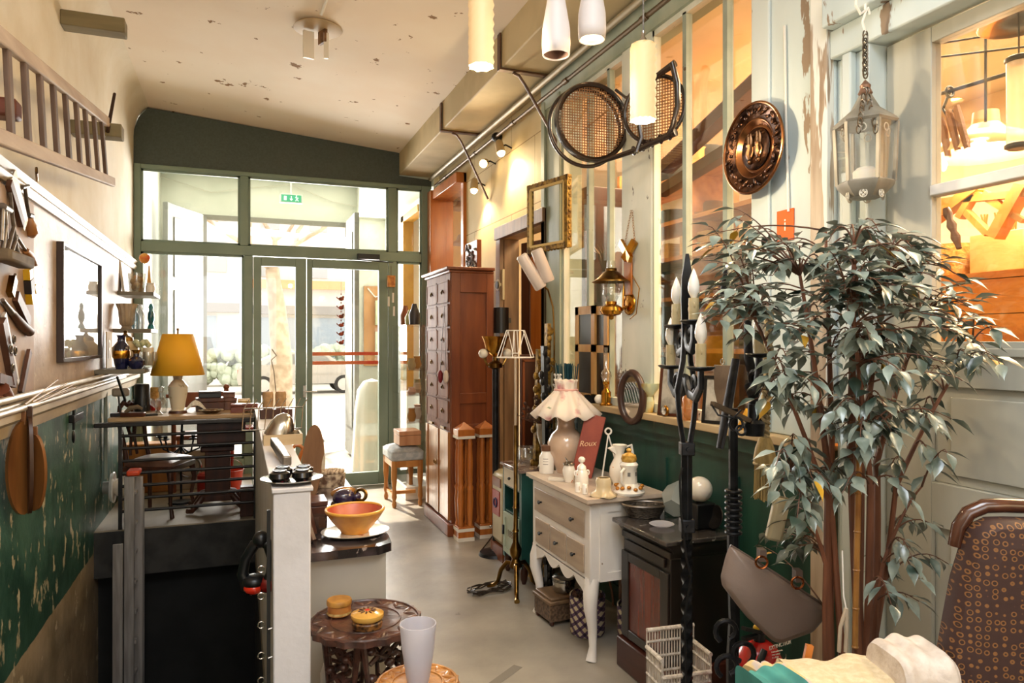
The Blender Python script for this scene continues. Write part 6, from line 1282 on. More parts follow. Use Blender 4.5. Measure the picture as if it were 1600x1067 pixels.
# --- hanging lantern
q = onX(1352, 240, 1.90); LZ = HC + (533 - 292) / F * (q.x * S_ + q.y * C_)
t = thing('hanging_lantern', 'hexagonal grey painted metal lantern with glass panes and a white candle, hanging on a chain', 'lantern', (q.x, q.y, LZ)); t.scale = (.86, .86, 1)
lm = P('worn_lantern_paint', '#9b968a', '#7f7a6e', scale=9, rough=.5, metal=.2, chip='#5f5444', chip_t=.68, chip_s=18)
hx_ = [(math.cos(k * PI / 3 + .12), math.sin(k * PI / 3 + .12)) for k in range(6)]; ra, rb_, hh = .098, .107, .20
mb = MB(); mb.lathe([(.06, -.035), (ra, 0), (ra + .004, .012), (ra, .016), (.0, .012)], n=6, R=Rz(.12)); mb.link('base', lm, t)
mb = MB(); mb.lathe([(rb_, hh), (rb_ + .006, hh + .008), (rb_, hh + .016), (.05, hh + .055), (.022, hh + .10)], n=6, R=Rz(.12)); mb.link('roof', lm, t)
MB().lathe([(.022, hh + .1), (.026, hh + .105), (.018, hh + .12), (.02, hh + .13), (.006, hh + .145), (0, hh + .15)]).link('finial', P('copper_tint', '#8a6a58', rough=.4, metal=.5), t)
for c, s in hx_: MB().bar((c * ra, s * ra, .012), (c * rb_, s * rb_, hh), .014, .008).link('corner_post', lm, t)
for k in range(6):
    a, b = hx_[k], hx_[(k + 1) % 6]; mb = MB(); f = .985
    mb.add([(a[0] * ra * f, a[1] * ra * f, .014), (b[0] * ra * f, b[1] * ra * f, .014), (b[0] * rb_ * f, b[1] * rb_ * f, hh), (a[0] * rb_ * f, a[1] * rb_ * f, hh)], [(0, 1, 2, 3)]); mb.link('pane', glassy('lantern_glass', gloss=.12, op=.12, opc='#a7a79a'), t)
MB().lathe([(0, .014), (.042, .014), (.044, .05), (.03, .062), (0, .064)]).link('candle', P('white_wax', '#efe8da', rough=.4, sss=.3), t)
mb = MB()
for k in range(6):
    a, b = hx_[k], hx_[(k + 1) % 6]; m0 = Vector(((a[0] + b[0]) / 2, (a[1] + b[1]) / 2, 0)); nn = m0.normalized(); Rm = Matrix((Vector((-nn.y, nn.x, 0)), Vector((0, 0, 1)), nn)).transposed()
    mb.ring(m0 * (ra * .78) + Vector((0, 0, -.028)), .013, .0022, Rm, 20, 6); mb.ring(m0 * (rb_ * .93) + Vector((0, 0, hh - .022)), .012, .002, Rm, 20, 6)
    for e in range(4): q2 = Rm @ Vector((math.cos(e * PI / 2) * .007, math.sin(e * PI / 2) * .007, 0)); mb.sph(m0 * (ra * .78) + Vector((0, 0, -.028)) + q2, .005, n=8)
mb.link('rosette', P('pale_rosette', '#cfcabd', rough=.5), t)
chm = P('chain_steel', '#6f675c', rough=.35, metal=.9)
t2 = thing('lantern_chain', 'metal chain with S hook holding the hexagonal lantern', 'chain', (q.x, q.y, LZ + hh + .15)); zt = HC + (533 - 30) / F * (q.x * S_ + q.y * C_) - (LZ + hh + .15)
mb = MB(); nl = 11
for k in range(nl): mb.ring((0, 0, .02 + k * (zt - .06) / nl), .010, .0024, (Rz(PI / 2 * (k % 2)) @ Rx(PI / 2)), 12, 5, sy=1.7)
mb.link('links', chm, t2); mb = MB()
mb.tube([(0, 0, zt - .04), (-.012, 0, zt - .01), (0, 0, zt + .02), (.012, 0, zt + .04), (.02, 0, zt + .02)], .004, 8); mb.tube([(-.035, 0, zt + .09), (-.04, 0, zt + .04), (-.02, 0, zt + .015), (0, 0, zt + .03), (0, 0, zt + .05)], .0045, 8); mb.link('hook', wire, t2)
mb = MB()
for s in (-1, -.25):
    for k in range(8): f = k / 7; mb.ring(Vector((s * .07 * f * R[0][0], s * .07 * f * R[1][0], -.02 - .17 * f)) - Vector((S_ * .1 * f, C_ * .1 * f, 0)), .009, .0022, Rz(PI / 2 * (k % 2)) @ Rx(PI / 2), 12, 5, sy=1.6)
mb.link('side_chains', chm, t2)
# --- embossed copper plate
q = onX(1182, 232, XR - .06); t = thing('embossed_copper_plate', 'large embossed copper plate with two figures in its centre, hung on the glazing', 'plate', q, 0)
RL = Ry(-PI / 2) @ Rz(0); Rp = Rz(-.02) @ RL @ Matrix.Diagonal((.95, .95, 1)) @ Matrix.Identity(3)
cop = P('dark_copper', '#6b4a36', '#2a1a14', scale=22, rough=.3, metal=.9, bump=.7, lo=.42, hi=.6); copb = P('bright_copper', '#b07a50', '#80543a', scale=5, rough=.22, metal=1)
MB().lathe([(.122, .012), (.18, .02), (.186, .022)], R=Rp, n=64, caps=False).link('rim_field', cop, t, solid=.004)
MB().ring(Rp @ Vector((0, 0, .022)), .187, .006, Rp, 64, 8).link('outer_edge', copb, t)
MB().lathe([(.085, .002), (.1, -.004), (.118, .010), (.124, .014)], R=Rp, n=64, caps=False).link('well', copb, t, solid=.003)
MB().lathe([(0, .006), (.086, .006)], R=Rp, n=64, caps=False).link('centre_field', P('blackened_copper', '#2a1a12', '#54341f', scale=30, rough=.4, metal=.8, bump=.5), t, solid=.002)
mb = MB(); rr = random.Random(4)
for k in range(44):
    a = k * 2 * PI / 44; r = .153 + .012 * math.sin(k * 2.7); mb.sph(Rp @ Vector((math.cos(a) * r, math.sin(a) * r, .022)), .011, sx=1.2 + .6 * math.sin(k * 1.7), sy=.7, sz=.5, n=8, R=Rp @ Rz(a * 3))
mb.link('rim_relief', cop, t)
mb = MB()
def PP(x, y, h=.012): return Rp @ Vector((-y, x, h))     # x to the right, y up, seen from the room
for s in (-1, 1):
    cx = s * .028; mb.sph(PP(cx, .052), .011, n=10)
    mb.tube([PP(cx, .042), PP(cx + s * .003, .02), PP(cx - s * .002, -.005), PP(cx, -.02)], [.008, .016, .012, .015], 8)
    for l in (-1, 1):
        mb.tube([PP(cx + l * .006, -.018), PP(cx + l * .009, -.04), PP(cx + l * .008 + .003, -.068)], [.009, .007, .004], 6); mb.tube([PP(cx + l * .012, .032), PP(cx + l * .022, .012), PP(cx + l * .018 - s * .004, -.008)], [.006, .005, .004], 6)
for k in range(12): mb.sph(PP(rr.uniform(-.065, .065), rr.uniform(-.07, -.03), .008), .008, sz=.6, n=8)
mb.link('figures', P('figure_copper', '#8d6a4a', '#5d4028', scale=30, rough=.3, metal=.9), t)
tag(MB().tube([onX(1226, 40, XR - .03), onX(1228, 180, XR - .03), onX(1232, 330, XR - .03)], .005, 8).link('white_cable', P('white_cable', '#ded9cf', rough=.5)), 'thin white cable running down the pier right of the copper plate', 'cable')
tag(MB().bx(-.004, 0, -.045, .045, -.06, .06).link('orange_sign', P('orange_red_paint', '#ea6420', rough=.5), loc=(XR - .022, onX(1235, 348, XR).y, onX(1235, 352, XR).z)), 'small orange red sign on the white pier behind the leaves', 'sign')
text('i', .07, P('sign_white', '#f2e6da', rough=.5), (-.0045, 0, 0), R_LEFT, bpy.data.objects['orange_sign'])
# --- bentwood chair with cane seat and back, hung on the wall by its legs
cane_f = P('woven_cane', '#8d623a', '#6a4526', scale=20, rough=.6); bent = P('black_bentwood', '#1f1512', '#2e201a', scale=10, rough=.25, coat=.5)
def cane_panel(name, parent, c, r, Rm, m, step=.0145):
    mb = MB(); n = int(r / step)
    for k in range(-n, n + 1):
        x = k * step; h_ = math.sqrt(max(0, r * r - x * x))
        if h_ < .01: continue
        for ax in (0, 1):
            a, b = Vector((x, -h_, 0)), Vector((x, h_, 0))
            if ax: a, b = Vector((-h_, x, .001)), Vector((h_, x, .001))
            mb.bar(Vector(c) + Rm @ a, Vector(c) + Rm @ b, .0052, .0012, Rm @ Vector((1, 0, 0)) if not ax else Rm @ Vector((0, 1, 0)))
    return mb.link(name, m, parent)
q = onD(925, 191, 3.85); t = thing('bentwood_cane_chair', 'black bentwood chair with round cane seat and back, hanging on the glazing', 'chair', q)
R1 = Rz(-TH + .32) @ Rx(PI / 2); o = q
cane_panel('cane_seat', t, (0, 0, 0), .195, R1, cane_f)
mb = MB(); mb.lathe([(.19, -.012), (.212, -.02), (.216, 0), (.212, .02), (.19, .012)], R=R1, n=56, caps=False); mb.link('seat_rim', bent, t, solid=.004)
MB().ring(R1 @ Vector((.0, 0, -.07)) + Vector((-.01, 0, -.01)), .212, .011, R1, 56, 10).link('leg_ring', bent, t)
MB().bar(R1 @ Vector((-.03, .03 * -1, -.012)), R1 @ Vector((.1, .08, -.012)), .014, .008).link('seat_brace', P('pale_strut', '#9a7650', rough=.5), t)
c2 = onD(1022, 170, 3.5) - o; R2 = Rz(-TH - .62) @ Rx(PI / 2); cane_panel('cane_back', t, c2, .15, R2, cane_f); MB().ring(c2, .16, .011, R2, 48, 10, sy=1.0).link('back_rim', bent, t)
def cv(u, v, d=3.5): return onD(u, v, d) - o
MB().tube([cv(1050, 97, 3.35), cv(1058, 130, 3.35), cv(1059, 165, 3.35), cv(1052, 195, 3.37), cv(1044, 212, 3.4)], [.014, .015, .015, .014, .012], 10).link('leg', bent, t)
MB().tube([cv(1055, 98, 3.35), cv(1035, 112, 3.4), cv(1022, 122, 3.45), cv(1000, 140, 3.5)], [.018, .015, .014, .012], 10).link('leg', bent, t)
MB().tube([cv(1056, 206, 3.38), cv(1030, 218, 3.45), cv(1000, 232, 3.5), cv(970, 242, 3.6), cv(930, 256, 3.7)], [.019, .016, .014, .013, .008], 10).link('leg', bent, t)
mb = MB()
for k in range(5): mb.ring(cv(1046 - k * 14, 211 + k * 6, 3.4 + k * .04), .019, .005, Rz(-TH + .3) @ Ry(1.3), 16, 6)
mb.link('turned_collar', bent, t)
MB().tube([cv(998, 190, 3.5), cv(1002, 215, 3.5), cv(994, 238, 3.5)], .012, 8).link('back_post', bent, t)
MB().tube([cv(962, 140, 3.75), cv(978, 152, 3.7), cv(996, 146, 3.6)], .008, 8).link('stretcher', bent, t)
tag(MB().tube([onX(1003, 120, XR - .02), onX(1003, 120, XR - .1), onX(1003, 126, XR - .12)], .006, 8).link('wall_peg', M['blackiron']), 'iron peg on the white post behind the bentwood chair', 'peg')
# --- empty gilt frame
q = onX(857, 336, XR - .09); t = thing('empty_gilt_picture', 'empty carved gilt picture frame hanging on the green post at the doorway', 'frame', q, .0)
w, h_ = .20, .215; Rf = Rz(.25)
for (a, b) in (((-w, -h_), (w, -h_)), ((w, -h_), (w, h_)), ((w, h_), (-w, h_)), ((-w, h_), (-w, -h_))):
    A, B = Rf @ Vector((0, -a[0], a[1])), Rf @ Vector((0, -b[0], b[1])); mb = MB(); d = (B - A).normalized() * .018
    mb.bar(A - d, B + d, .036, .03, Rf @ Vector((1, 0, 0)))
    n = 12
    for k in range(n + 1): mb.sph(A.lerp(B, k / n) + (A + B) / 2 * .055, .012, n=6)
    mb.link('frame_side', M['gilt'], t)
mb = MB(); w, h_ = w - .022, h_ - .022
for (a, b) in (((-w, -h_), (w, -h_)), ((w, -h_), (w, h_)), ((w, h_), (-w, h_)), ((-w, h_), (-w, -h_))): mb.bar(Rf @ Vector((-.014, -a[0], a[1])), Rf @ Vector((-.014, -b[0], b[1])), .014, .016, Rf @ Vector((1, 0, 0)))
mb.link('inner_lip', P('bright_gilt', '#d6b978', rough=.35, metal=.4), t)
# --- V shaped wall lamp with two frosted tubes
q = onD(858, 448, 4.4); t = thing('twin_tube_lamp', 'lamp with two white frosted tube shades spread in a V before the doorway', 'lamp', q)
tm = P('white_frosted_tube', '#d7cbc4', '#cbbeb6', scale=3, rough=.3, coat=.3)
for (u0, v0, u1, v1, r, n_) in ((846, 450, 814, 398, .04, 'tube_shade'), (857, 440, 838, 389, .042, 'tube_shade')):
    a, b = onD(u0, v0, 4.4) - q, onD(u1, v1, 4.38) - q; mb = MB(); mb.tube([a, a.lerp(b, .04), a.lerp(b, .96), b], [r * .85, r, r * .9, r * .7], 20); mb.link(n_, tm, t)
MB().tube([onD(848, 446, 4.4) - q, onD(856, 452, 4.42) - q, onD(864, 480, 4.42) - q, onD(866, 520, 4.42) - q, Vector((.03, .0, -q.z + .03))], .006, 8).link('stem', M['brass'], t)
MB().lathe([(0, 0), (.12, 0), (.11, .02), (.02, .03)], (.03, 0, -q.z)).link('base', M['blackiron'], t)
# --- leaning gilded mouldings and carved frames in the doorway corner
rr = random.Random(21)
for i, (u, v0, v1, lab, m) in enumerate(((842, 545, 700, 'tall leaning carved gilt moulding beside the doorway, left one', M['gilt']), (856, 505, 690, 'tall leaning carved gilt moulding beside the doorway, right one', M['gilt']), (850, 540, 720, 'black carved stick leaning among the gilt mouldings', M['black']))):
    d = 4.55 - .12 * i; a = onD(u, v0, d); b = onD(u - 10 + 8 * i, v1, d); b = Vector((b.x - .05, b.y, .0)) if False else Vector((b.x, b.y, 0))
    t = thing('carved_moulding', lab, 'moulding', b); A = a - b; mb = MB(); mb.bar((0, 0, 0), A, .045, .025)
    for k in range(34): mb.sph(A * (k / 34) + Vector((rr.uniform(-.03, .03), -.015, 0)), .018, sz=1.4, n=7)
    mb.link('moulding_body', m, t)
q = onD(836, 600, 4.9); t = thing('leaning_board', 'tall brown panelled board leaning in the doorway', 'board', (q.x, q.y, 0)); zz = onD(836, 553, 4.9).z
MB().box((0, 0, zz / 2), (.22, .03, zz)).link('board', M['dkwood'], t, bevel=.003); mb = MB(); mb.bx(-.1, -.085, -.025, -.015, .1, zz - .04); mb.bx(.085, .1, -.025, -.015, .1, zz - .04); mb.bx(-.1, .1, -.025, -.015, zz - .05, zz - .035); mb.link('moulding', M['redwood'], t)
# --- pendants
texg = P('glowing_embossed_porcelain', '#d3bd94', rough=.5, emit='#ffc98a', es=.28)
def quilt(mb, r, z0, z1, nz=9, na=8):
    V = []; N_ = na * 2
    for i in range(nz * 2 + 1):
        z = z0 + (z1 - z0) * i / (nz * 2)
        for j in range(N_):
            a = 2 * PI * j / N_; w = .0055 * (math.cos(na * a + PI * (i % 2)) if True else 0); V.append(((r + w * .5) * math.cos(a), (r + w) * math.sin(a), z))
    k = nz * 2; mb.add(V, [(i * N_ + j, i * N_ + (j + 1) % N_, (i + 1) * N_ + (j + 1) % N_, (i + 1) * N_ + j) for i in range(k) for j in range(N_)], False)
    return mb
def pend_cyl(label, u, vb, d, hh):
    q = onD(u, vb, d); t = thing('cylinder_pendant', label, 'pendant lamp', q, 0, 'embossed cylinder pendant lamps'); r = .0435
    quilt(MB(), r, 0, hh).link('shade', texg, t); MB().lathe([(r, hh), (r * .9, hh + .004), (.015, hh + .006)]).link('shade_cap', texg, t)
    MB().lathe([(r - .002, .002), (0, .004)], n=24, caps=False).link('glowing_mouth', emis('pendant_glow', '#fff3d6', 6), t)
    MB().lathe([(.015, hh + .004), (.014, hh + .02), (.007, hh + .03), (.006, hh + .05), (0, hh + .05)]).link('lamp_holder', M['steel'], t)
    zc = (cz(q.x) if q.x < 1.58 else 3.27) - q.z; MB().cyl((0, 0, hh + .05), (0, 0, zc), .003, n=8).link('cord', P('grey_twisted_cord', '#8b857c', '#5f5a52', scale=90), t)
    lamp('POINT', 'pendant_bulb', (q.x, q.y, q.z - .03), 11, (1, .78, .5), .03)
    return t
pend_cyl('glowing embossed white cylinder pendant at the top, left of the others', 752, 104, 2.5, .30)
pend_cyl('glowing embossed white cylinder pendant in front of the bentwood chair', 1005, 188, 2.5, .265)
def pend_bottle(label, u, vb, d, lit):
    q = onD(u, vb, d); t = thing('bottle_pendant', label, 'pendant lamp', q, 0, 'white bottle shaped pendant lamps')
    MB().lathe([(.045, 0), (.0475, .04), (.046, .09), (.036, .15), (.026, .21), (.02, .27), (.018, .33), (.012, .335)], n=32, caps=False).link('shade', P('matt_white_ceramic', '#d9d4d6', rough=.5), t, solid=.004)
    MB().lathe([(.0, .0), (.036, .0)] if lit else [(0, .02), (.02, .02)], (0, 0, .012), n=24).link('bulb', emis('bottle_glow', '#ffe9bd', 7) if lit else P('unlit_bulb', '#cfc4b4', rough=.3), t)
    if not lit: MB().lathe([(.042, .004), (.034, .06)], n=30, caps=False).link('inner_lining', P('brown_lining', '#7d5f52', rough=.6), t)
    zc = (cz(q.x) if q.x < 1.58 else 3.27) - q.z; MB().cyl((0, 0, .33), (0, 0, zc), .003, n=8).link('cord', P('grey_twisted_cord', ''), t)
    if lit: lamp('SPOT', 'pendant_bulb', (q.x, q.y, q.z + .005), 10, (1, .8, .55), .03, (0, 0, 0), spot=1.9)
pend_bottle('unlit white bottle shaped pendant with brown inside, left of the lit one', 869, 86, 2.45, False); pend_bottle('lit white bottle shaped pendant, right of the unlit one', 925, 62, 2.5, True)
# --- wall spotlights
def spotl(name, label, u, v, du, lit, dirv):
    q = onX(u, v, XR - .10); t = thing(name, label, 'spotlight', q); dv = Vector(dirv).normalized(); b = dv * .05
    MB().tube([-dv * .06, -dv * .045, -dv * .02, b], [.012, .03, .032, .036], 16).link('head', P('pale_spot_metal', '#b9a27a', rough=.4, metal=.3) if lit else M['black'], t)
    MB().tube([(0, 0, 0), (.05, 0, .02), (.10, 0, .0)], .007, 8).link('bracket', M['blackiron'], t)
    if lit:
        MB().sph(b + dv * .003, .03, sz=1, n=14).link('bulb', emis('spot_bulb', '#ffe2ad', 30), t)
        lamp('SPOT', 'wall_spot', q + b + dv * .04, 26, (1, .76, .45), .03, dv.to_track_quat('-Z', 'Y').to_euler(), spot=2.2)
spotl('wall_spotlight', 'lit wall spotlight pointing at the camera, middle of three', 757, 254, 0, True, (-.45, -.75, -.35))
spotl('wall_spotlight', 'lit wall spotlight shining on the plaster, highest of three', 781, 229, 0, True, (.1, -.3, -1)); spotl('wall_spotlight', 'lit wall spotlight pointing down, lowest of three', 741, 288, 0, True, (-.1, -.2, -1))
p = onX(777, 214, XR - .03); tag(MB().sph((0, 0, 0), .05, sz=.8, n=10).link('cable_tangle', M['blackiron'], loc=p), 'dark tangle of wires above the highest spotlight', 'wires')
# --- conduits and iron brackets along the beam
tag(MB().cyl((XR - .10, 1.6, 3.235), (XR - .10, YE - .1, 3.235), .021, n=12).link('conduit', M['conduit']), 'thick grey conduit under the long beam', 'pipe', 'conduits under the beam')
mb = MB(); mb.cyl((XR - .045, 1.6, 3.175), (XR - .045, YE - .1, 3.175), .014, n=12)
for k in range(6): mb.cyl((XR - .045, 2.2 + k * .95, 3.175), (XR - .045, 2.26 + k * .95, 3.175), .019, n=12)
tag(mb.link('conduit', P('dark_pipe', '#6d5a42', rough=.4, metal=.4)), 'thin brown conduit with couplings below the thick grey one', 'pipe', 'conduits under the beam')
def strap(label, Y, z_end):
    t = thing('iron_bracket', label, 'bracket', (1.575, Y, 3.27), 0, 'iron brackets of the beam'); im = P('rust_brown_iron', '#4d3524', '#6a4c34', scale=12, rough=.5, metal=.4)
    MB().bx(-.012, 0, -.025, .025, -.012, cz(1.56) - 3.28).link('upright', im, t, bevel=.003); MB().bx(-.012, .36, -.025, .025, -.014, -.001).link('flat', im, t, bevel=.003)
    MB().tube([(.09, 0, -.018), (.13, 0, -.03), (.17, 0, -.08), (.41, 0, z_end)], .014, 8, flat=.6).link('brace', im, t)
strap('iron bracket wrapped under the beam near the street window', 5.75, -.55); strap('iron bracket wrapped under the beam nearer the camera, above the bentwood chair', 4.22 + .1, -.45)
# --- round ceiling patch with torn white reflector
q = onD(497, 38, (cz(.3) - HC) * F / (533 - 38)); zc = cz(q.x)
t = thing('ceiling_fixture', 'round plate on the ceiling with torn white reflector pieces hanging from it', 'ceiling fitting', (q.x, q.y, zc)); 
MB().lathe([(0, -.004), (.15, -.004), (.16, -.015), (.15, -.02), (0, -.02)], n=40).link('plate', P('old_plate_paint', '#c9b493', '#bba583', scale=4, rough=.6), t)
MB().box((.03, 0, -.06), (.02, .09, .09), Rz(.4)).link('dark_flap', P('rusty_flap', '#5a3a20', '#9a7048', scale=20, rough=.6), t); MB().box((-.06, .02, -.12), (.07, .02, .18), Rz(.2)).link('reflector', P('bright_white_card', '#efe9dc', rough=.4), t); MB().box((.05, -.03, -.13), (.03, .02, .17), Rz(-.3)).link('reflector', _M['bright_white_card'], t)
MB().cyl((0, -.2, 0), (.02, -.75, -.0), .012, n=8).link('cable', _M['bright_white_card'], t)
# ================================================================ PLANT, TEXTILES, CHAIR, SILL, NEXT ROOM
# --- weeping fig
q = onD(1325, 900, 2.02); BX, BY = q.x, q.y
t = thing('potted_fig_tree', 'tall bushy weeping fig with thin woody stems in front of the white pier and door', 'plant', (BX, BY, 0)); O = Vector((BX, BY, 0))
MB().lathe([(0, 0), (.12, 0), (.15, .26), (.16, .27), (.145, .27), (.14, .24), (0, .24)]).link('pot', P('terracotta', '#7a4630', '#935a40', scale=6, rough=.7), t)
MB().lathe([(.14, .245), (0, .25)], caps=False).link('soil', P('soil', '#1f1611', '#32251c', scale=40, rough=.95), t)
rr = random.Random(17); stems = []
def fv(u, v, d): return onD(u, v, d) - O
def curve(a, b, c, n=8): return [(a * (1 - f) ** 2 + b * 2 * f * (1 - f) + c * f * f) for f in [k / n for k in range(n + 1)]]
mb = MB()
for (u0, um, vm, u1, v1, d, r) in ((1300, 1295, 740, 1250, 430, 2.0, .011), (1318, 1330, 700, 1335, 380, 1.95, .013), (1335, 1345, 720, 1390, 400, 2.05, .012), (1345, 1370, 720, 1440, 500, 2.1, .011), (1308, 1300, 700, 1290, 360, 2.1, .010), (1330, 1360, 760, 1330, 480, 1.9, .010), (1322, 1300, 800, 1180, 500, 2.0, .009), (1350, 1400, 760, 1520, 540, 2.05, .008), (1312, 1290, 880, 1235, 740, 1.95, .007), (1340, 1380, 880, 1440, 760, 1.95, .006)):
    a = Vector((rr.uniform(-.06, .06), rr.uniform(-.05, .05), .24)); m_ = fv(um, vm, d); c = fv(u1, v1, d); m0 = a.lerp(m_, .5) + Vector(((u0 - 1325) / 600, 0, 0))
    P_ = [a, m0, m_]; pts = curve(a, m0, m_, 6)[:-1] + curve(m_, m_.lerp(c, .5) + Vector((0, 0, .05)), c, 8); k = len(pts); mb.tube(pts, [r * (1.25 - .9 * i / k) for i in range(k)], 7); stems.append(pts)
mb.link('stems', wood('fig_bark', '#5c3522', '#86543a', rough=.6, scale=14), t)
mb = MB(); pts = [fv(1336 + 12 * (k / 10) ** 1.0, 1010 - k * 60, 1.9) for k in range(7)]; mb.tube(pts, .008, 8)
for p in pts: mb.sph(p, .0095, sz=.6, n=8)
mb.link('bamboo_cane', P('bamboo', '#a8763a', '#8a5a28', scale=9, rough=.4), t)
lobes = [(1300, 420, 150, 70, 1.95, 30), (1150, 400, 65, 75, 2.1, 15), (1165, 480, 60, 55, 2.0, 12), (1370, 410, 100, 65, 1.95, 18), (1290, 520, 150, 60, 1.9, 22), (1440, 430, 70, 60, 2.0, 10), (1520, 490, 60, 40, 1.95, 11), (1420, 560, 110, 60, 1.9, 17), (1530, 560, 40, 30, 1.95, 3), (1250, 620, 70, 70, 2.0, 10), (1350, 640, 130, 60, 1.95, 16), (1440, 660, 60, 60, 1.95, 6), (1240, 760, 45, 60, 1.9, 9), (1360, 740, 70, 60, 2.0, 6), (1225, 840, 45, 35, 2.3, 5), (1440, 840, 50, 60, 2.0, 3), (1370, 900, 90, 50, 1.95, 4), (1290, 720, 60, 60, 2.0, 7)]
tw = MB(); lf = MB(); yl = MB(); nleaf = 0
prof = [(0, .0), (.12, .5), (.32, 1.0), (.54, .85), (.74, .42), (.87, .12), (1.0, 0)]
def leaf_(mb, p, dr, up, L, Wd):
    dr = dr.normalized(); sd = dr.cross(up); sd = sd.normalized() if sd.length > .01 else Vector((1, 0, 0)); up = sd.cross(dr).normalized(); V = []
    for (f, w) in prof:
        c = p + dr * L * f - up * L * .22 * f * f
        h = sd * Wd * .5 * w; V += [c - h + up * Wd * .16 * w, c, c + h + up * Wd * .16 * w]
    mb.add(V, [(i * 3 + j, i * 3 + j + 1, i * 3 + j + 4, i * 3 + j + 3) for i in range(len(prof) - 1) for j in (0, 1)], True)
for (cu, cv_, ru, rv, d0, nt) in lobes:
    for _ in range(int(nt * 1.3 + .5)):
        a = rr.uniform(0, 6.28); k = math.sqrt(rr.random()); e = fv(cu + ru * k * math.cos(a), cv_ + rv * k * math.sin(a), d0 + rr.uniform(-.2, .22))
        e.x = min(e.x, XR - .08 - O.x)
        best = min(((p - e).length + max(0, p.z - e.z) * .6, i, j) for i, s_ in enumerate(stems) for j, p in enumerate(s_)); s0 = stems[best[1]][best[2]]
        if (e - s0).length > .38: s0 = e + (s0 - e).normalized() * .38 if (s0 - e).length > .8 else s0
        mid = s0.lerp(e, .5) + Vector((0, 0, .04 + rr.uniform(0, .06))); pts = curve(s0, mid, e, 7); tw.tube(pts, [.0032 - .0003 * i for i in range(8)], 5)
        n = rr.randint(5, 7); drr = (e - s0)
        for i in range(n):
            f = 1 - i * .13; q_ = max(0, min(6, int(f * 7))); p = pts[q_].lerp(pts[q_ + 1], f * 7 - q_)
            hd = Vector((drr.x, drr.y, 0)); hd = hd.normalized() if hd.length > .02 else Vector((1, 0, 0)); ang = (1 if i % 2 else -1) * rr.uniform(.5, 1.4) if i else rr.uniform(-.3, .3)
            dv = Matrix.Rotation(ang, 3, 'Z') @ hd; dv = (dv + Vector((0, 0, (rr.uniform(-.7, .35) if cv_ < 540 else rr.uniform(-1.2, .0))))).normalized(); up = Vector((rr.uniform(-.4, .4), rr.uniform(-.5, .3), 1))
            tw.tube([p, p + dv * .012], .0012, 4)
            leaf_(yl if rr.random() < .012 else lf, p + dv * .012, dv, up, rr.uniform(.05, .078), rr.uniform(.023, .033)); nleaf += 1
tw.link('twigs', P('twig_bark', '#4a2c1c', '#6a4530', scale=20, rough=.6), t)
lfm = P('fig_leaf', '#34443a', '#939f94', scale=9, rough=.3, coat=.6)  # pale second tone puts the skylight's sheen into the leaf colour
lf.link('foliage', lfm, t); yl.link('yellow_leaves', P('yellow_leaf', '#c99a2c', rough=.45), t, label='a few yellow leaves')
# --- bench with folded cloths (only their upper part shows)
q = onD(1330, 1040, 1.50); t = thing('low_bench', 'wooden bench under the pile of folded cloths', 'bench', (q.x, q.y, 0), -TH)
bz = .70
MB().box((.03, -.03, bz - .015), (.44, .26, .03)).link('bench_top', M['dkwood'], t, bevel=.004)
for a in (-.17, .23):
    for b in (-.14, .08): MB().box((a, b, (bz - .03) / 2), (.04, .04, bz - .03)).link('leg', M['dkwood'], t)
def cloth(name, label, u, v0, d, w, dep, h_, m, rz=0, seed=1, sag=.006):
    """a folded cloth: rounded slab with wavy folds, its top at the photo row v0"""
    q = onD(u, v0, d); q.z = onD(u, v0, d + dep * .35).z; rr = random.Random(seed); ph = [rr.uniform(0, 6) for _ in range(6)]
    def fn(a, b):
        x = (a - .5) * w; th = b * 2 * PI; cy = math.copysign(abs(math.cos(th)) ** .45, math.cos(th)); sy = math.copysign(abs(math.sin(th)) ** .45, math.sin(th))
        e = 1 - .06 * (abs(2 * a - 1) ** 6); y = cy * dep / 2 * e + .006 * math.sin(9 * a + ph[0]); z = sy * h_ / 2 * e + sag * math.sin(5 * a + ph[1]) * (.5 + .5 * sy) + .004 * math.sin(17 * a + 6 * b + ph[2])
        return Vector((x, y, z - h_ / 2))
    mb = MB(); mb.sheet(fn, 30, 36)
    for a_ in (0, 1): L = [fn(a_, k / 36) for k in range(36)]; mb.add(L, [tuple(range(36))])
    o = mb.link(name, m); o.location = q; o.rotation_euler = (0, 0, -TH + rz); return tag(o, label, 'cloth')
crc = P('cream_crochet', '#d9c6a3', '#c9b48e', scale=60, rough=.85, bump=.8); whc = P('white_brocade', '#dcd0c4', '#c7b7a8', scale=22, rough=.6, bump=.9, sheen=.3)
cloth('cream_blanket', 'cream patterned folded blanket in the middle of the pile at the bottom right', 1320, 1023, 1.52, .235, .17, onD(0, 1021, 1.5).z - bz, crc, .0, 3)
cloth('white_cloth', 'white brocade cloth draped over the right end of the pile of blankets', 1424, 990, 1.50, .118, .16, onD(0, 986, 1.46).z - bz - .0, whc, .05, 5, .003)
cloth('yellow_print_cloth', 'yellow printed cloth with cream edge left of the cream blanket', 1232, 1034, 1.42, .085, .2, .08, P('yellow_print', '#cdb077', '#b9a9a0', scale=18, lo=.5, hi=.56, rough=.8), .25, 7, .006)
cloth('teal_cloth', 'rolled teal cloth at the left end of the pile of blankets', 1206, 1041, 1.38, .085, .12, .06, P('teal_fabric', '#3f8a80', '#2f6f68', scale=10, rough=.8, bump=.3), .3, 9, .01)
tag(MB().box((0, 0, 0), (.016, .01, .045), Rz(-TH) @ Ry(.2)).link('wooden_corner', M['orange'], loc=onD(1262, 1022, 1.62)), 'small pointed corner of brown wood behind the cream blanket', 'wood')
t = thing('white_tassel_cord', 'pale knotted cord hanging from a branch beside the stems', 'cord', onD(1322, 950, 1.85)); o = Vector(t.location)
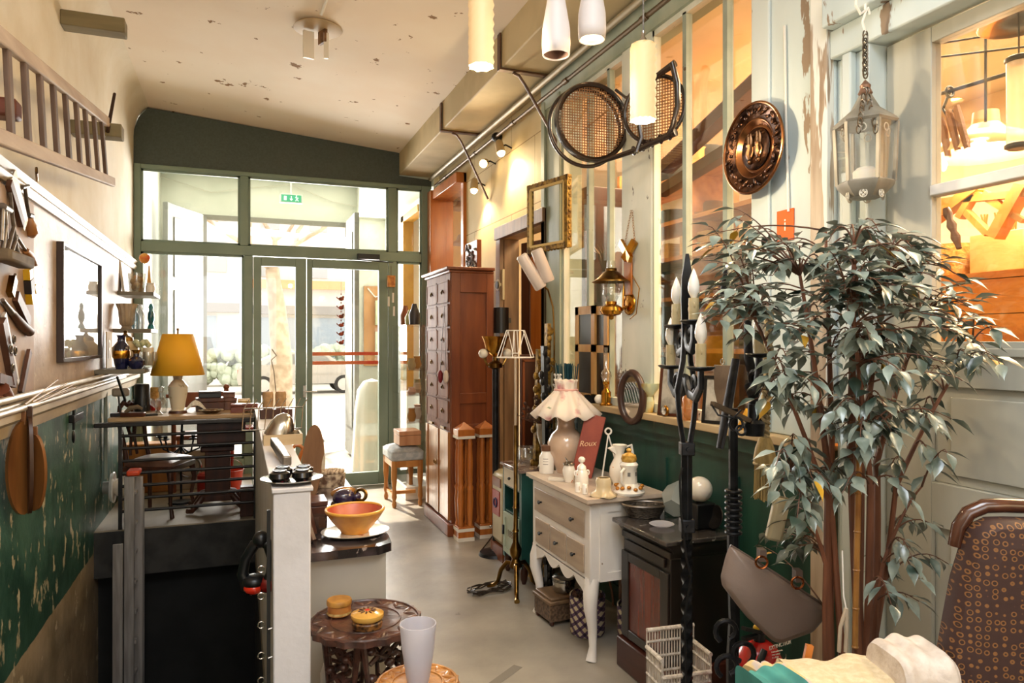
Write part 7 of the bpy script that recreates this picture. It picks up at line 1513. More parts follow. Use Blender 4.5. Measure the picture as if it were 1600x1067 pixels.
MB().tube([onD(1316, 860, 1.85) - o, onD(1318, 930, 1.85) - o, onD(1322, 950, 1.85) - o], .002, 6).link('string', wire, t); mb = MB()
for k in (-1, 1): mb.tube([Vector((0, 0, 0)), onD(1322 - 4 + k * 5, 980, 1.85) - o, onD(1316 + k * 5, 1018, 1.85) - o], .005, 8)
mb.link('cord_ends', P('pale_cord', '#b9a68c', rough=.8), t)
# --- brown upholstered chair at the right edge
def ring_fabric():
    m = bpy.data.materials.new('brown_ring_fabric'); m.use_nodes = True; N = m.node_tree.nodes; L = m.node_tree.links; b = N['Principled BSDF']; b.inputs['Roughness'].default_value = .7; b.inputs['Sheen Weight'].default_value = 0
    g = N.new('ShaderNodeTexCoord'); mp = N.new('ShaderNodeMapping'); mp.inputs['Scale'].default_value = (1, .35, 1); L.new(g.outputs['Object'], mp.inputs[0]); v = N.new('ShaderNodeTexVoronoi'); v.inputs['Scale'].default_value = 62; v.inputs['Randomness'].default_value = .35; L.new(mp.outputs[0], v.inputs[0])
    r = N.new('ShaderNodeValToRGB'); e = r.color_ramp.elements; e[0].position = 0; e[0].color = lin('#5c3a20'); e[1].position = .12; e[1].color = lin('#2d1710')
    for p, c in ((.24, '#2d1710'), (.28, '#80562c'), (.36, '#80562c'), (.40, '#38201a')): k = e.new(p); k.color = lin(c)
    L.new(v.outputs[0], r.inputs[0]); L.new(r.outputs[0], b.inputs['Base Color']); bp = N.new('ShaderNodeBump'); bp.inputs['Strength'].default_value = .3; bp.inputs['Distance'].default_value = .002; L.new(v.outputs[0], bp.inputs['Height']); L.new(bp.outputs[0], b.inputs['Normal']); return m
rf = ring_fabric(); q = onD(1600, 900, 1.5); t = thing('brown_upholstered_chair', 'high backed chair in brown fabric with small ochre rings at the right edge', 'chair', (q.x, q.y, 0), -TH - .15)
def cl(u, v): p = onD(u, v, 1.5) - onD(1600, 900, 1.5); x = p.x * C_ - p.y * S_; return (x, q.z + p.z)
L_ = [cl(*p) for p in ((1468, 1100), (1478, 1030), (1486, 980), (1498, 910), (1512, 860), (1520, 835), (1530, 822), (1548, 812), (1575, 810), (1600, 810))]; xs_ = 2 * cl(1625, 0)[0]
full = L_ + [(xs_ - x, z) for x, z in L_[::-1]]; z0 = full[0][1]; full = [(full[0][0] + .01, .47)] + full + [(full[-1][0] - .01, .47)]
def pad(mb, poly, t0, t1, infl=.03):
    n = len(poly); cx = sum(p[0] for p in poly) / n; cz_ = sum(p[1] for p in poly) / n; V = []
    for f, y in ((.97, t1), (1, t1 * .6), (1, t0 * .3), (.985, t0 - infl * .35), (.93, t0 - infl * .75), (.7, t0 - infl)): V += [((x - cx) * f + cx, y, (z - cz_) * f + cz_) for x, z in poly]
    mb.add(V, [(r * n + i, r * n + (i + 1) % n, (r + 1) * n + (i + 1) % n, (r + 1) * n + i) for r in range(5) for i in range(n)], True); mb.add(V[:n], [tuple(range(n))]); mb.add(V[-n:], [tuple(range(n))])
mb = MB(); pad(mb, full, -.02, .03); mb.link('backrest', rf, t)
fr = [(x, z) for x, z in full[4:-4]]; fr = [cl(*p) for p in ((1510, 862), (1515, 830), (1528, 808), (1552, 796), (1578, 794), (1600, 794))]; fr = fr + [(xs_ - x, z) for x, z in fr[::-1]]
MB().tube([(x, .025, z) for x, z in fr], .016, 10).link('top_frame', wood('polished_brown', '#3a1e12', '#5c3320', rough=.18, coat=.7), t)
MB().box((xs_ / 2, -.22, .44), (.46, .44, .10)).link('seat', rf, t, bevel=.03)
for a in (-.2, .2):
    for b in (-.4, .0): MB().cyl((xs_ / 2 + a, b, 0), (xs_ / 2 + a, b, .39), .018, .024, n=12).link('leg', M['dkwood'], t)
# --- things on the window sill
SZ = 1.136
def sx(u, X=1.965): return onX(u, 600, X).y
t = thing('brass_oil_lamp', 'small brass oil lamp with glass chimney on the sill', 'oil lamp', (1.955, sx(947, 1.955), SZ))
MB().lathe([(0, 0), (.036, 0), (.036, .008), (.028, .015), (.028, .075), (.02, .085), (.008, .1), (.012, .115), (.02, .12), (.02, .135), (0, .135)]).link('brass_body', M['gold'], t); MB().lathe([(.018, .135), (.032, .165), (.028, .19), (.012, .21), (.009, .33)], caps=False).link('chimney', M['clear'], t)
pot('black_sill_bowl', 'small black bowl at the left end of the sill', 'bowl', (1.955, sx(924, 1.955), SZ), [(0, 0), (.03, 0), (.045, .045), (.04, .045), (0, .01)], M['black'])
tag(MB().sph((0, 0, .028), .028).link('white_egg', M['porc'], loc=(1.95, sx(936, 1.95), SZ)), 'white ball beside the brass oil lamp on the sill', 'ornament')
fwd = wood('light_frame_wood', '#b3834a', '#d3a86c', rough=.4)
for i, (u, v0, v1, w, lab) in enumerate(((915, 478, 632, .13, 'light wooden frame with two dark panes leaning on the glazing above the red menu'), (938, 478, 630, .10, 'second wooden frame behind the first, brown and narrower'))):
    X = 1.985 - .012 * (1 - i) + i * .0; y = sx(u, X); zt = onX(u, v0, X).z; t = thing('glazed_board', lab, 'frame', (X, y, SZ)); H_ = zt - SZ; m = fwd; mb = MB()
    for a, b, c_, d_ in ((-w, -w + .045, 0, H_), (w - .045, w, 0, H_), (-w, w, 0, .05), (-w, w, H_ - .05, H_), (-w, w, H_ * .52, H_ * .52 + .045)): mb.bx(-.008, .008, a, b, c_, d_)
    mb.link('frame', m, t); MB().bx(-.002, .002, -w + .03, w - .03, .03, H_ - .03).link('panel', P('dark_panel', '#241a16', rough=.3), t)
q = onX(983, 455, XR - .03); t = thing('brass_wall_oil_lamp', 'polished brass wall oil lamp with metal shade and glass chimney on the white post', 'wall lamp', (q.x, q.y, q.z))
def wv(u, v, X=1.90): return onX(u, v, X) - q
MB().bx(-.012, 0, -.04, .04, -.02, .22).link('wall_board', M['orange'], t, bevel=.004); MB().sph(wv(983, 474, 1.97), .062, sx=.25, n=24).link('back_plate', M['gold'], t)
c = wv(955, 485, 1.88); MB().lathe([(0, -.05), (.012, -.045), (.015, -.03), (.05, -.02), (.062, .0), (.055, .02), (.03, .035), (.03, .05), (0, .05)], c).link('reservoir', M['gold'], t)
MB().lathe([(.028, .05), (.048, .09), (.044, .13), (.026, .17), (.024, .27)], c, caps=False).link('chimney', M['clear'], t); MB().lathe([(.105, .155), (.075, .175), (.045, .205), (.03, .215), (.03, .23)], c, caps=False).link('shade', M['brass'], t, solid=.002)
mb = MB(); mb.tube([c + Vector((.04, 0, 0)), wv(980, 478, 1.96)], .008, 8); mb.tube([wv(988, 430, 1.97), wv(999, 450, 1.93), wv(994, 490, 1.93), wv(984, 498, 1.97)], .003, 6); mb.tube([c + Vector((.08, 0, .17)), c + Vector((.07, 0, .0))], .004, 6); mb.link('bracket', M['gold'], t)
mb = MB()
for u0, u1 in ((986, 976), (988, 992)):
    a, b = wv(u0, 330, 1.97), wv(u1, 382, 1.96)
    for k in range(14): mb.ring(a.lerp(b, k / 13), .005, .0013, Rz(PI / 2 * (k % 2)) @ Rx(PI / 2), 8, 4, sy=1.6)
mb.link('chain', M['gold'], t); mb = MB(); mb.bar(wv(970, 378, 1.96), wv(985, 405, 1.94), .02, .04); mb.bar(wv(992, 376, 1.96), wv(975, 405, 1.94), .02, .04); mb.link('top_ornament', M['gold'], t)
t = thing('oval_mirror', 'small oval mirror in a thick dark brown frame at the edge of the sill', 'mirror', onX(987, 620, 1.905)); Rm = Rz(.25) @ Ry(-PI / 2) 
MB().ring((0, 0, 0), .085, .019, Rm, 48, 10, sx=1.5, sy=.95).link('frame', wood('mirror_frame_wood', '#2e1c16', '#4a3028', rough=.35), t); MB().lathe([(0, 0), (.08, 0)], R=Rm, sx=1.5, sy=.93, n=40).link('glass', M['mirror'], t, solid=.002)
pot('small_green_flower', 'pale green and pink china flower on a short amber vase behind the oval mirror', 'ornament', (1.965, sx(1014), SZ), [(0, 0), (.022, 0), (.028, .05), (.02, .08), (.055, .13, .15), (.06, .15, .2), (0, .14)], P('green_china', '#b7c2a2', '#b68c2f', scale=10, rough=.25), wn=5, n=40)
def photo(label, u, v0, v1, w, m, glass='#9b968b', X=1.955, lean=.12):
    y = sx(u, X); H_ = onX(u, v0, X).z - onX(u, v1, X).z; t = thing('framed_photograph', label, 'frame', (X, y, SZ), .35); Rl = Ry(lean); mb = MB()
    for a, b, c_, d_ in ((-w, -w + .014, 0, H_), (w - .014, w, 0, H_), (-w, w, 0, .014), (-w, w, H_ - .014, H_)): mb.box(Rl @ Vector((0, (a + b) / 2, (c_ + d_) / 2)), (.014, b - a, d_ - c_), Rl)
    mb.link('frame', m, t); MB().box(Rl @ Vector((0, 0, H_ / 2)), (.003, 2 * w - .02, H_ - .02), Rl).link('picture', P('grey_photo', '#b9b3a6', '#5f5a52', scale=14, rough=.3), t)
photo('dark framed photograph leaning on the sill left of the candelabrum', 1045, 570, 650, .065, M['dkwood']); photo('black framed picture on the sill between the two iron lamps', 1115, 580, 655, .06, M['black'])
t = thing('gold_pocket_watch', 'small gold pocket watch standing in front of the dark photograph frame', 'watch', (1.93, sx(1040, 1.93), SZ + .028)); MB().sph((0, 0, 0), .026, sx=.4, n=20).link('case', M['gold'], t); MB().lathe([(0, -.011), (.019, -.011)], R=Ry(-PI / 2) @ Rx(PI), n=24).link('face', M['porc'], t, solid=.002)
t = thing('steel_door_plate', 'tall grey brown metal plate with a ring, at the right end of the sill', 'plate', (1.972, sx(1130, 1.972), SZ)); zz = onX(1130, 570, 1.97).z - SZ; MB().bx(-.004, .004, -.06, .06, 0, zz).link('plate', P('brown_steel', '#6b5a4a', '#8b7865', scale=8, rough=.3, metal=.6), t, bevel=.002); MB().ring((-.004, 0, zz + .015), .012, .003, Ry(PI / 2)).link('ring', M['steel'], t)
pot('amber_bottle', 'amber glass bottle on the sill behind the candelabrum', 'bottle', (1.955, sx(1078, 1.955), SZ), [(0, 0), (.035, 0), (.036, .1), (.014, .14), (.014, .18), (0, .18)], glassy('amber_glass', gloss=.2, op=.5, opc='#c77a22'))
tag(MB().prism([(-.06, 0), (.07, 0), (0, .09)], .01, R_LEFT, (0, 0, 0)).link('yellow_wedge', P('yellow_card', '#e0a21e', rough=.5), loc=(1.94, sx(1168, 1.94), SZ)), 'small yellow triangular card at the right end of the sill', 'card')
t = thing('blue_bristle_vase', 'blue and white vase with teal bristles and white coral behind the fabric lamp', 'vase', (1.86, onX(886, 600, 1.86).y, CH + .001)); t.scale = (1.3, 1.3, 1.15)
MB().lathe([(0, 0), (.045, 0), (.05, .2), (.04, .3), (.05, .36), (0, .35)]).link('vase_body', P('blue_white_glaze', '#c9d4d6', '#27506a', scale=14, rough=.2), t); mb = MB(); rr = random.Random(6)
for k in range(60): a, r = rr.uniform(0, 6.28), rr.uniform(0, .04); mb.tube([(math.cos(a) * r, math.sin(a) * r, .34), (math.cos(a) * r * 1.5, math.sin(a) * r * 1.5, .5 + rr.uniform(0, .02))], .002, 4)
mb.link('bristles', P('teal_bristle', '#0f4450', rough=.6), t); mb = MB()
for k in range(40): a = rr.uniform(0, 6.28); r = rr.uniform(.01, .04); z = rr.uniform(.36, .46); mb.tube([(-.045, 0, .35), (-.05 + math.cos(a) * .01, math.sin(a) * r, z)], .0022, 4); mb.sph((-.05 + math.cos(a) * .01, math.sin(a) * r, z), .006, n=6)
mb.link('coral', P('white_coral', '#e6e4de', rough=.6), t)
# ================================================================ THE NEXT ROOM
ow = wood('honey_shelf_wood', '#a86a2c', '#d0934e', axis='y', rough=.5)
t = thing('hat_shelves', 'tall open wooden shelves with hats and papers in the next room', 'shelves', (3.0, 0, 0)); zs = (.5, 1.0, 1.45, 1.83, 2.13, 2.40, 2.72)
for z in zs: MB().bx(0, .42, 3.25, 6.4, z - .03, z).link('shelf', ow, t)
for y in (3.25, 4.28, 5.3, 6.4): MB().bx(.0, .42, y - .02, y + .02, 0, 2.9).link('upright', ow, t)
MB().bx(.42, .44, 3.25, 6.4, .4, 2.3).link('back_board', M['dkwood'], t)
def hat(label, y, z, m, r=.17, h_=.12, x=3.2):
    t = thing('felt_hat', label, 'hat', (x, y, z + .001), 0, 'hats on the shelves in the next room'); MB().lathe([(r * .6, .0), (r, .012), (r, .02), (r * .6, .012)], n=30, sy=1.0).link('brim', m, t, solid=.004); MB().lathe([(r * .62, .004), (r * .6, h_ * .8), (r * .5, h_), (0, h_ * .93)], n=30, caps=False).link('crown', m, t); MB().lathe([(r * .625, .01), (r * .62, .035)], n=30, caps=False).link('hat_band', M['black'], t)
bh = P('black_felt', '#15120f', rough=.8); gh = P('grey_felt', '#4d473c', rough=.85); th_ = P('tan_felt', '#8a6a3c', rough=.85)
hat('black top hat on the highest shelf, left one', onX(1050, 0, 3.2).y, 2.72, bh, .19, .16); hat('black bowler hat on the highest shelf, right one', onX(1105, 0, 3.2).y, 2.72, bh, .2, .2)
hat('grey felt hat on the second shelf, left one', onX(1052, 0, 3.2).y, 2.40, gh, .19, .13); hat('tan straw hat on the second shelf, right one', onX(1110, 0, 3.2).y, 2.40, th_, .18, .11)
hat('dark grey hat on the shelf seen through the left glazing', onX(945, 0, 3.2).y, 2.40, gh, .18, .14); hat('tan hat on the highest shelf seen through the left glazing', onX(915, 0, 3.2).y, 2.72, th_, .18, .13)
yp = P('yellowed_paper', '#cfa65e', '#e3c27e', scale=6, rough=.7, stretch=(1, 1, 30))
for i, (u, z, h_, lab) in enumerate(((1050, 2.13, .12, 'thick stack of yellowed papers on the third shelf, left one'), (1110, 2.13, .15, 'thick stack of yellowed papers on the third shelf, right one'), (1160, 2.13, .1, 'low stack of papers at the right end of the third shelf'), (1060, 1.83, .18, 'brown paper bundle on the fourth shelf'), (940, 1.83, .2, 'stack of papers on the shelf seen through the left glazing'))):
    y = onX(u, 0, 3.2).y; tag(MB().bx(-.15, .15, -.17, .17, 0, h_).link('paper_stack', yp if i != 3 else M['dkwood'], bevel=.004, loc=(3.2, y, z + .001)), lab, 'papers', 'paper stacks on the shelves')
t = thing('timber_brace', 'dark diagonal timber brace across the next room', 'beam', onX(1120, 200, 2.75)); o = Vector(t.location); MB().bar(onX(1040, 262, 2.75) - o, onX(1195, 118, 2.75) - o, .10, .08).link('upper_brace', M['dkwood'], t); MB().bar(onX(1032, 300, 2.8) - o, onX(1195, 200, 2.8) - o, .08, .07).link('lower_brace', M['dkwood'], t)
tag(MB().bx(-.05, .05, -.06, .06, 2.2, 3.3).link('wall_stud', wood('stud_wood', '#9a6a34', '#b98a4e', rough=.6), loc=(3.9, onX(1085, 0, 3.9).y, 0)), 'upright timber stud rising to the ceiling of the next room', 'post')
# dark curtain-like cupboard seen through the left glazing
t = thing('brown_wardrobe', 'tall dark brown wardrobe in the next room behind the left glazing', 'wardrobe', (2.6, onX(905, 0, 2.6).y + .25, 0)); MB().bx(0, .4, -.4, .3, 0, 2.75).link('body', M['dkwood'], t, bevel=.01); MB().bx(-.02, 0, -.36, -.05, .1, 2.6).link('door', M['dkwood'], t, bevel=.006)
# dried palm leaves
t = thing('dried_palm_leaves', 'dried palm leaves standing on the shelf behind the left glazing', 'leaves', onX(945, 400, 2.5)); mb = MB()
for k in range(9): a = -.9 + k * .22; mb.tube([(0, 0, -.15), (0, math.sin(a) * .12, .02), (0, math.sin(a) * .32, .06 + .06 * math.cos(a))], [.004, .014, .002], 5, flat=.3)
mb.link('fronds', P('dry_palm', '#6a4a24', rough=.7), t); MB().lathe([(0, -.35), (.06, -.35), (.07, -.15), (0, -.15)]).link('pot', M['dkwood'], t)
tag(MB().bx(2.35, 2.65, onX(945, 0, 2.5).y - .25, onX(945, 0, 2.5).y + .25, 0, onX(945, 400, 2.5).z - .351).link('plant_stand', M['dkwood']), 'dark wooden stand under the dried palm leaves', 'stand')
# workbench wall seen through the door glass
t = thing('plank_cupboard', 'orange plank fronted cupboard in the next room behind the door glass', 'cupboard', (3.0, 1.75, 0)); mb = MB()
for k in range(7): mb.bx(0, .03, -1.1, 1.15, .72 + k * .15, .72 + k * .15 + .146)
mb.bx(0, .5, -1.1, 1.15, 1.77, 1.80); mb.link('plank_front', wood('orange_planks', '#a85a18', '#d0842f', axis='y', rough=.5), t); MB().bx(.03, .5, -1.1, 1.15, 0, 1.77).link('body', ow, t)
bsk = P('tan_basket', '#b5803c', '#d6a964', scale=60, rough=.8, bump=.8)
for i, (u, r, h_, lab) in enumerate(((1487, .11, .16, 'large round tan basket on the plank cupboard, left one'), (1543, .065, .12, 'small tan basket on the plank cupboard, between the large basket and the box'))):
    pot('woven_basket', lab, 'basket', (3.2, onX(u, 0, 3.2).y, 1.801), [(0, 0), (r * .9, 0), (r, h_), (r * .93, h_), (r * .83, .01), (0, .01)], bsk, 'baskets on the plank cupboard')
t = thing('wooden_crate_box', 'pale wooden box of thin tools on the plank cupboard, right of the baskets', 'box', (3.2, onX(1580, 0, 3.2).y, 1.801)); MB().bx(-.1, .1, -.12, .12, 0, .18).link('box_body', P('pale_pine', '#d6b87e', '#c4a262', scale=6, rough=.6), t, bevel=.004); mb = MB(); rr = random.Random(12)
for k in range(22): x, y = rr.uniform(-.08, .08), rr.uniform(-.1, .1); mb.tube([(x, y, .18), (x + rr.uniform(-.02, .02), y + rr.uniform(-.03, .03), .27)], .004, 5)
mb.link('thin_tools', M['orange'], t)
q = onX(1540, 240, 2.85); t = thing('enamel_pendant_lamp', 'lit wide enamel factory lampshade in the next room behind the door glass', 'pendant lamp', q)
MB().lathe([(.20, -.0), (.17, .05), (.08, .09), (.05, .12), (.045, .17), (0, .18)], n=40, caps=False).link('shade', P('cream_enamel_shade', '#d9b989', rough=.25, coat=.5), t, solid=.004); MB().sph((0, 0, .04), .05, n=20).link('bulb', emis('workshop_bulb', '#ffd48a', 14), t); MB().cyl((0, 0, .17), (0, 0, 3.3 - q.z), .004, n=8).link('cord', M['black'], t); lamp('POINT', 'enamel_lamp_light', q + Vector((0, 0, -.06)), 22, (1, .7, .36), .08)
t = thing('hanging_rod', 'iron rod with S hooks under the ceiling of the next room', 'rod', onX(1530, 130, 2.7)); o = Vector(t.location)
mb = MB(); mb.cyl(onX(1440, 155, 2.7) - o, onX(1640, 95, 2.7) - o, .008, n=8); mb.cyl(onX(1440, 72, 2.7) - o, onX(1640, 40, 2.7) - o, .004, n=8); mb.cyl(onX(1440, 92, 2.7) - o, onX(1640, 68, 2.7) - o, .004, n=8); mb.cyl(onX(1540, 30, 2.7) - o, onX(1540, 190, 2.7) - o, .005, n=8)
a = onX(1484, 143, 2.7) - o; mb.ring(a, .02, .006, Rx(PI / 2)); mb.tube([a, a + Vector((0, .03, -.06)), a + Vector((0, .01, -.1)), a + Vector((0, -.03, -.07))], .006, 6); mb.link('rod_and_hooks', M['blackiron'], t)
for i, (u0, u1, v0, v1) in enumerate(((1470, 1482, 185, 245), (1482, 1497, 172, 235), (1494, 1512, 165, 232))):
    tag(MB().tube([onX(u0, v0, 2.66), onX(u0 + 5, v0 + 20, 2.66), onX(u1, v1, 2.66)], [.012, .016, .012], 8).link('turned_spindle', wood('spindle', '#6b3f1c', '#8f5a2c')), ('left hanging turned wooden spindle behind the door glass', 'middle hanging turned wooden spindle behind the door glass', 'right hanging turned wooden spindle behind the door glass')[i], 'spindle')
t = thing('timber_frame_pile', 'crossed branch like timber pieces hanging in the next room above the baskets', 'timber', onX(1530, 340, 2.9)); o = Vector(t.location)
for a, b, r in (((1450, 350), (1530, 290), .03), ((1530, 290), (1500, 340), .02), ((1510, 330), (1545, 365), .018), ((1555, 370), (1600, 290), .032), ((1525, 300), (1600, 345), .014), ((1470, 315), (1620, 300), .02), ((1540, 300), (1575, 330), .015)): MB().bar(onX(*a, 2.9) - o, onX(*b, 2.9) - o, r * 2, r * 1.4).link('timber_piece', ow, t)
tag(MB().tube([onX(1478 + 3 * k, 325 + 9 * k, 2.6) for k in range(8)], [.012, .018, .011, .019, .011, .018, .012, .01], 10).link('dark_spindle', M['dkwood']), 'dark turned wooden leg slanting behind the door glass, above the large basket', 'leg')
q = onX(1592, 160, 2.35); t = thing('glass_tube_lantern', 'glass tube lantern with dark ribbed caps hanging at the right edge behind the door', 'lantern', q); MB().lathe([(.035, -.13), (.035, .13)], caps=False).link('glass_tube', glassy('frosted_tube', gloss=.15, op=.4, opc='#f0dcc0'), t)
for z in (-.15, .13): MB().lathe([(.03, z), (.04, z + .005), (.04, z + .015), (.032, z + .02), (0, z + .02)]).link('end_cap', M['blackiron'], t)
MB().cyl((0, 0, .15), (0, 0, 3.3 - q.z), .003, n=6).link('cord', M['black'], t)
t = thing('grey_enamel_shade', 'grey enamel lampshade at the top right corner behind the door', 'lampshade', onX(1590, 38, 2.3)); MB().lathe([(.11, 0), (.09, .04), (.03, .07), (0, .075)], n=32, caps=False).link('shade', M['steel'], t, solid=.003); MB().cyl((0, 0, .07), (0, 0, 3.3 - t.location.z), .003, n=6).link('cord', M['black'], t)
# industrial lamps behind the orange framed window
for i, (u, v, lab) in enumerate(((722, 310, 'upper grey industrial lamp seen through the orange framed window'), (722, 375, 'lower grey industrial lamp seen through the orange framed window'), (722, 320, 'pale wide lampshade behind the orange framed window'))):
    q = onX(u, v, 2.5); t = thing('industrial_lamp', lab, 'lamp', q, 0, 'lamps behind the orange framed window'); MB().lathe([(.16, -.05), (.07, .0), (.05, .06), (.0, .09)], n=28, caps=False).link('shade', P('pale_enamel', '#b9b4a8', '#9a968c', scale=5, rough=.3), t, solid=.004); MB().cyl((0, 0, .08), (0, 0, 3.3 - q.z), .005, n=8).link('cord', M['black'], t)
# ================================================================ ENTRANCE PASSAGE AND STREET
gs = P('grey_shutter_paint', '#7f807c', '#74756f', scale=4, rough=.6)
t = thing('left_shutter', 'tall grey panelled shutter door folded open on the left of the entrance passage', 'door', (-.42, 9.86, 0)); A = Vector((-.38, -.86, 0)); ang = math.atan2(A.y, A.x); t.rotation_euler = (0, 0, ang)
MB().bx(0, .94, -.03, .03, .03, 3.1).link('shutter_leaf', gs, t, bevel=.004)
for z0, z1_ in ((.3, 1.3), (1.45, 2.1), (2.25, 2.95)): MB().bx(.13, .81, .03, .042, z0, z1_).link('raised_panel', gs, t, bevel=.01)
t = thing('right_shutter', 'grey shutter seen edge on at the right jamb of the street opening', 'door', (1.37, 9.86, 0)); MB().bx(-.03, .03, -.85, 0, .03, 3.12).link('shutter_leaf', gs, t, bevel=.004); MB().bx(-.045, -.03, -.72, -.13, .4, 2.9).link('raised_panel', gs, t)
q = onY(455, 310, 9.0); t = thing('exit_sign', 'green emergency exit sign hanging in the entrance passage', 'sign', q)
MB().bx(-.13, .13, -.02, .02, -.055, .055).link('sign_box', P('sign_casing', '#d8dcd2', rough=.4), t, bevel=.004); MB().bx(-.115, .115, -.024, -.0205, -.042, .042).link('sign_face', emis('exit_green', '#2f8f6a', .6), t)
mb = MB(); sg = P('sign_pale', '#dff0e4', emit='#dff0e4', es=.6); mb.box((-.07, -.026, 0), (.03, .003, .05)); mb.prism([(-.02, -.0), (.02, 0), (0, -.025)], .003, R_FRONT, (.0, -.0245, -.005)); mb.box((0, -.026, .012), (.01, .003, .03)); mb.tube([(.055, -.026, .025), (.065, -.026, 0), (.05, -.026, -.03)], .006, 6); mb.tube([(.065, -.026, 0), (.08, -.026, -.03)], .005, 6); mb.tube([(.045, -.026, .012), (.085, -.026, .008)], .004, 6); mb.sph((.06, -.026, .034), .007, n=8); mb.link('pictogram', sg, t)
MB().cyl((0, 0, .055), (0, 0, 3.62 - q.z), .01, n=8).link('hanger', P('sign_casing', ''), t)
tag(MB().tube([onY(250, 275, 9.85), onY(330, 300, 9.85), onY(400, 292, 9.85), onY(455, 288, 9.85), onY(520, 315, 9.85), onY(600, 330, 9.85)], .006, 6).link('wall_cable', P('pale_cable', '#c9c7b8', rough=.6)), 'thin cable sagging along the passage wall above the street opening', 'cable')
t = thing('meter_board', 'orange wooden meter board with two pale electric boxes on the passage wall', 'board', onY(597, 520, 9.86)); zc = t.location.z
MB().bx(-.25, .2, 0, .03, -.45, .65).link('board', P('dull_board', '#a87848', '#bd8d5c', scale=4, rough=.6), t)
for z in (.28, -.15): d = MB().bx(-.10, .2, -.07, 0, z - .17, z + .17).link('meter_box', P('pale_green_box', '#c3c9a4', rough=.5), t, bevel=.005); MB().bx(.0, .08, -.074, -.07, z - .015, z + .01).link('dark_slot', M['black'], d)
MB().tube([(-.2, -.01, .62), (-.1, -.02, .5), (.1, -.01, .55), (.2, -.01, .75)], .01, 6).link('white_hose', M['white'], t)
q = onZ(578, 742, 0); t = thing('covered_figure', 'tall object draped in a white sheet inside the entrance passage', 'covered object', (q.x + .1, 8.45, -.02))
MB().lathe([(.24, 0, .05, .01), (.22, .3, .04, 0), (.2, .7, .03, 0), (.17, .95), (.1, 1.05), (0, 1.08)], wn=9, n=54).link('sheet', P('white_sheet', '#dcd6ca', rough=.8), t)
# hanging decorations on the glass
t = thing('bead_garland', 'string of small brown birds and beads hanging inside the door glass', 'garland', onY(533, 440, 7.36)); o = Vector(t.location); mb = MB(); zb = onY(533, 535, 7.36).z - o.z
MB().cyl((0, 0, 0), (0, 0, zb), .0015, n=5).link('thread', M['dkwood'], t); rr = random.Random(3)
for k in range(6): z = zb * (.28 + .72 * k / 5); mb.sph((0, 0, z), .022, sx=1.3, sz=.9, n=8); mb.sph((.02, 0, z + .02), .012, n=6); mb.tube([(-.03, 0, z), (-.045, 0, z + .02)], .006, 5); mb.sph((0, 0, z + .05), .007, n=6)
mb.link('birds_and_beads', P('brown_orange_bead', '#6b3a26', '#b5553a', scale=30, rough=.6), t); 
t = thing('wooden_wind_chime', 'small wooden wind chime with white tubes hanging on the right door post', 'wind chime', onY(611, 415, 7.34)); o = Vector(t.location); MB().cyl((0, 0, 0), (0, 0, -.1), .003, n=5).link('cord', M['oldwood'], t); MB().box((0, 0, -.16), (.08, .05, .12)).link('chime_house', P('amber_block', '#a8642a', '#d99a4a', scale=20, rough=.4), t, bevel=.003)
for x, z in ((-.025, -.42), (.02, -.38), (.03, -.52)): MB().cyl((x, 0, -.22), (x, 0, z + .1), .002, n=5).link('thread', M['oldwood'], t); MB().cyl((x, 0, z + .1), (x, 0, z), .011, n=10).link('tube', M['white'], t)
tag(MB().tube([onY(425, 545, 7.38), onY(432, 555, 7.38), onY(424, 562, 7.38), onY(428, 580, 7.38), onY(432, 620, 7.38)], .004, 6).link('glass_twig', P('thin_twig', '#5a5040', rough=.6)), 'thin bent wire ornament hanging inside the left door leaf', 'ornament')
# awning and shopfront of the neighbour on the left
t = thing('shop_awning', 'grey blue shop awning with pale letter on the left side of the street', 'awning', (-1.35, 12.5, 0)); aw = P('slate_awning', '#6b6f80', '#7b7f8e', scale=4, rough=.8)
def ay(u, v, Y): return onY(u, v, Y) - Vector((-1.35, 12.5, 0))
a, b, c, d = ay(322, 392, 11.6), ay(345, 396, 12.3), ay(371, 425, 12.6), ay(322, 430, 11.6)
MB().add([(-.25, -1.2, 3.4), (-.25, 1.6, 3.4), (.75, 1.6, 2.75), (.75, -1.2, 2.75), (.75, 1.6, 2.45), (.75, -1.2, 2.45)], [(0, 1, 2, 3), (3, 2, 4, 5)]).link('canopy', aw, t, solid=.02)
text('B', .22, P('pale_letter_paint', ''), (.765, -.3, 2.6), Matrix(((0, 0, 1), (1, 0, 0), (0, 1, 0))), t)
mb = MB(); mb.bx(-2.6, -1.6, 10.2, 13.6, -.3, 3.2); o = mb.link('side_building', P('pale_render', '#d9d4c8', '#cbc6b9', scale=1, rough=.8)); tag(o, 'pale neighbouring house wall on the left of the street opening', 'building')
for y0 in (10.7, 12.3, 13.9): MB().bx(-1.6, -1.55, y0, y0 + 1.2, .0, 2.4).link('shop_window', P('shop_window_grey', '#8f9aa0', rough=.1), o)
